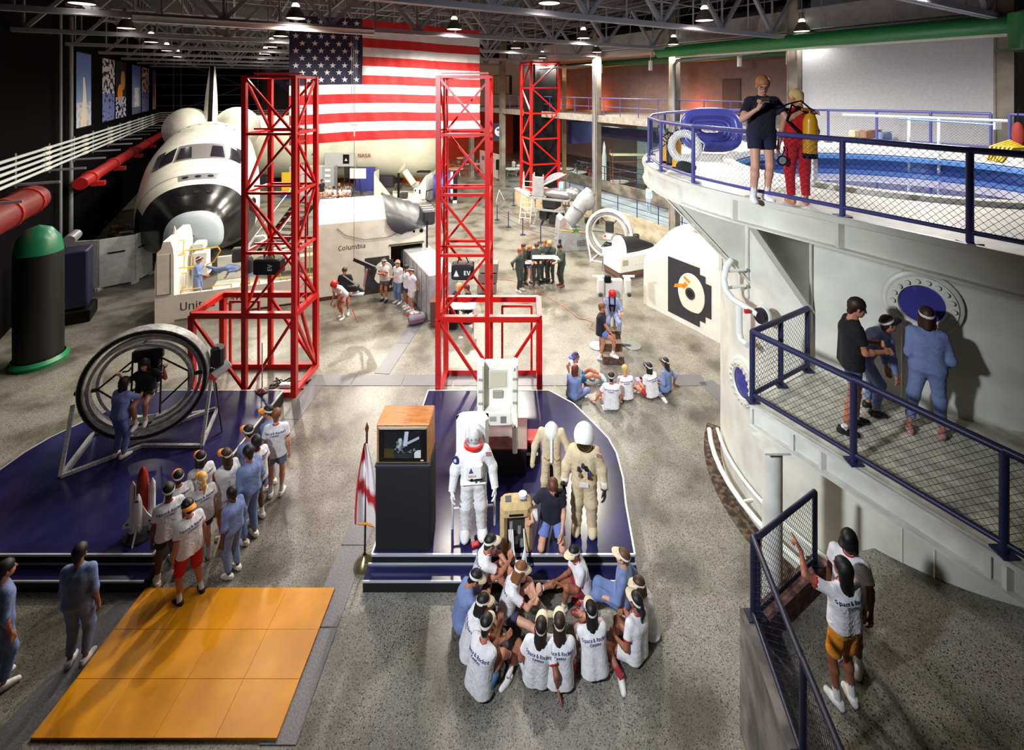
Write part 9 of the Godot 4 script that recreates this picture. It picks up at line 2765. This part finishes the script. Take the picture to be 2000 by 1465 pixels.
	rod(bottle, "valve_bar", mat(rgb(226, 120, 50), 0.4), Vector3(-0.12, 0.66, 0), Vector3(0.02, 0.66, 0), 0.02)
	rod(bottle, "band", black_mat, UP * 0.28, UP * 0.31, 0.093, true)
	pipe(bottle, "hose", black_mat, [Vector3(0, 0.66, 0.02), Vector3(-0.15, 0.78, 0.02), Vector3(-0.35, 0.74, 0.05), Vector3(-0.50, 0.66, 0.0)], 0.012, 6)
	pipe(bottle, "strap", black_mat, [Vector3(0.0, 0.6, -0.04), Vector3(-0.2, 0.72, -0.1), Vector3(-0.26, 0.5, -0.12), Vector3(-0.1, 0.3, -0.03)], 0.018, 6)
	var reg := thing("dive_regulator", "silver dive regulator held up in the tall man's fist", "regulator", man + Vector3(-0.10, 1.46, 0.30))
	rod(reg, "second_stage", mat(rgb(196, 198, 202), 0.2, 0.9), Vector3(-0.05, 0, 0), Vector3(0.05, 0.01, 0.02), 0.035, true)
	rod(reg, "mouthpiece", black_mat, Vector3(0.05, 0.0, 0.02), Vector3(0.13, -0.03, 0.03), 0.02)
	rod(reg, "gauge", black_mat, Vector3(0.14, -0.02, 0.0), Vector3(0.16, -0.02, 0.02), 0.03)
	var mask := thing("dive_mask", "silver dive mask dangling from the boy's hand", "mask", boy + Vector3(-0.26, 0.62, 0.05))
	pipe(mask, "rim", black_mat, ring_path(0.06, 16), 0.014, 6, true)
	rod(mask, "lens", mat(rgb(200, 204, 208), 0.1, 0.5), Vector3(0, 0, -0.01), Vector3(0, 0, 0.01), 0.055)
	pipe(mask, "strap", black_mat, [Vector3(0, 0.06, 0), Vector3(0.03, 0.14, 0), Vector3(0.02, 0.2, 0)], 0.01, 5)
	# --- walkway visitors
	var wy := 3.6
	var port := Vector3(5.69, 0, -6.95)
	var w1 := hd(1662, 580, 1.78, wy)
	person("guide in black shirt and blue shorts standing on the viewing walkway", w1, 75, mix(polo, {"h": 1.78, "cell": 0.013, "top": rgb(12, 12, 16), "bot": rgb(100, 118, 178), "leg": 0.55, "skin": SK[1], "hairc": rgb(40, 22, 16), "shoe": rgb(14, 14, 16), "sock": 0.06, "lf": [0.12, 0.085, 0.1], "rf": [-0.14, 0.085, -0.12], "lh": [0.08, 1.12, 0.30], "rh": [-0.10, 1.10, 0.34], "rg": "fist", "lg": "fist", "head": [0, 10, 0]}))
	var w2 := hd(1700, 615, 1.40, wy) + Vector3(0.05, 0, -0.05)
	person("camper in blue coverall and black headset visor bending to the round window", w2, 80, mix(cov, mix(kv, {"h": 1.58, "cell": 0.014, "skin": SK[1], "hairc": brn, "hip": [0, 0.88, -0.15], "lean": 46.0, "lh": [0.14, 0.62, 0.28], "rh": [-0.14, 0.62, 0.28], "sleeve": 1.9, "head": [0, -30, 0], "shoe": rgb(20, 20, 22)})))
	var w3 := hd(1812, 607, 1.66, wy)
	person("woman in blue coverall with rolled cuffs peering into the round window", w3, face_to(w3, port), mix(cov, {"h": 1.68, "cell": 0.013, "skin": SK[1], "hair": "bob", "hairc": rgb(60, 30, 18), "hat": "visor", "hatc": rgb(226, 226, 222), "brimc": blk, "lf": [0.2, 0.085, -0.02], "rf": [-0.16, 0.085, 0.06], "fat": 1.08, "sleeve": 1.7, "leg": 1.75, "shoe": rgb(190, 130, 136), "sock": 0.1, "lean": 8.0, "lh": [0.12, 1.0, 0.2], "rh": [-0.22, 0.92, 0.18]}))
	# --- ramp visitors
	var r1 := hd(1650, 1098, 1.60, 1.24)
	person("camper in white shirt and orange shorts pointing up on the entrance ramp", r1, 190, mix(tee, {"h": 1.62, "cell": 0.014, "skin": SK[2], "hair": "long", "hairc": blk, "bot": rgb(240, 150, 30), "hem": -0.02, "leg": 0.8, "lh": [0.30, 1.55, 0.36], "le": [1, 0, -0.2], "lhd": [0.3, 0.8, 0.5], "lg": "point", "head": [10, -8, 0]}))
	var r2 := hd(1660, 1036, 1.60, 1.24)
	person("camper in white shirt and dark shorts standing against the tank on the ramp", r2, -50, mix(tee_f, {"h": 1.62, "cell": 0.014, "skin": SK[3], "hair": "bob", "hairc": blk, "bot": rgb(24, 22, 28), "hat": "cap", "hatc": rgb(14, 14, 16), "brimc": rgb(14, 14, 16)}))
	# --- cargo bay crew
	var A := Vector3(0.934, 0, -0.358)
	var N := Vector3(0.358, 0, 0.934)
	var bay := Vector3(-12.95, 0.35, -16.72)
	person("camper in blue coverall with white cap inside the cargo bay", bay + A * 1.05 - N * 0.9, 100, mix(cov, mix(kv, {"h": 1.6, "cell": 0.026, "skin": SK[1], "sleeve": 1.7, "hairc": brn, "rh": [-0.1, 1.0, 0.3]})))
	person("guide in black shirt inside the cargo bay beside the octagonal frame", bay + A * 2.75 - N * 0.9, -75, mix(polo, {"h": 1.66, "cell": 0.026, "skin": SK[1], "hairc": blk, "rh": [-0.1, 0.98, 0.36], "lh": [0.1, 0.98, 0.36]}))
	var fl_p := person("floating camper in blue coverall and white helmet held head down in the bay", bay + A * 2.0 - N * 1.0 + UP * 0.72, -100, mix(cov, {"h": 1.5, "cell": 0.026, "skin": SK[1], "sleeve": 1.8, "hat": "helmet", "hatc": rgb(216, 220, 224), "lh": [0.2, 1.6, 0.2], "rh": [-0.2, 1.0, 0.3], "lf": [0.12, 0.2, 0.1]}))
	fl_p.rotation = Vector3(deg_to_rad(100), deg_to_rad(100), 0)
	fl_p.position = bay + A * 1.2 - N * 1.25 + UP * 1.15
	# --- far class on the floor
	person("guide in dark shirt standing before the far seated class", hd(628, 350, 1.74), 60, mix(polo, {"h": 1.74, "cell": 0.04, "skin": SK[1], "bot": rgb(190, 170, 150)}))
	var rng := RandomNumberGenerator.new()
	rng.seed = 77
	for k in 12:
		var x := 634.0 + (k % 6) * 9.5 + rng.randf_range(-2, 2)
		var y := 378.0 + (k / 6) * 7.0
		person("tiny seated camper in white shirt in the far class", fl(x, y), rng.randf_range(-140, 40), mix(cross, {"h": 1.6, "cell": 0.045, "skin": SK[k % 3], "hairc": [blk, brn, lbr, blo][k % 4], "bot": [rgb(60, 60, 90), rgb(150, 60, 60), rgb(200, 200, 200)][k % 3]}), "far seated class")
	var cs := [[909, 325, "person in blue shirt bending at a far canteen table", rgb(100, 120, 180)], [1003, 335, "person in white shirt at the far display panel", rgb(224, 224, 222)], [1012, 342, "person in pale shirt sitting near the far panel", rgb(200, 206, 210)], [1124, 352, "person in grey shirt at the table under the balcony", rgb(170, 176, 182)], [1147, 350, "person in red shirt at the table under the balcony", rgb(190, 50, 40)], [1030, 342, "person in dark shirt near the far panel", rgb(60, 60, 76)]]
	for q in cs: person(q[2], fl(q[0], q[1]), 120.0 - q[0] * 0.7, mix(bench, {"h": 1.7, "cell": 0.045, "top": q[3], "skin": SK[1], "hairc": brn}))
	person("person in pale jacket walking on the side ramp", uv(20.5, 20.8, 0.9), -60, {"h": 1.72, "cell": 0.035, "top": rgb(170, 190, 200), "bot": rgb(150, 170, 190), "leg": 1.9, "sleeve": 1.8, "skin": SK[1]})

func _ready() -> void:
	view_and_light()
	make_units()
	lamps()
	shell()
	strobe()
	tank()
	walkway()
	stages()
	towers()
	orbiter()
	mockup()
	right_cabin()
	flag()
	back_tank()
	left_wall_things()
	balcony()
	exhibits()
	ring_trainer()
	stage_props()
	pool_props()
	cast()
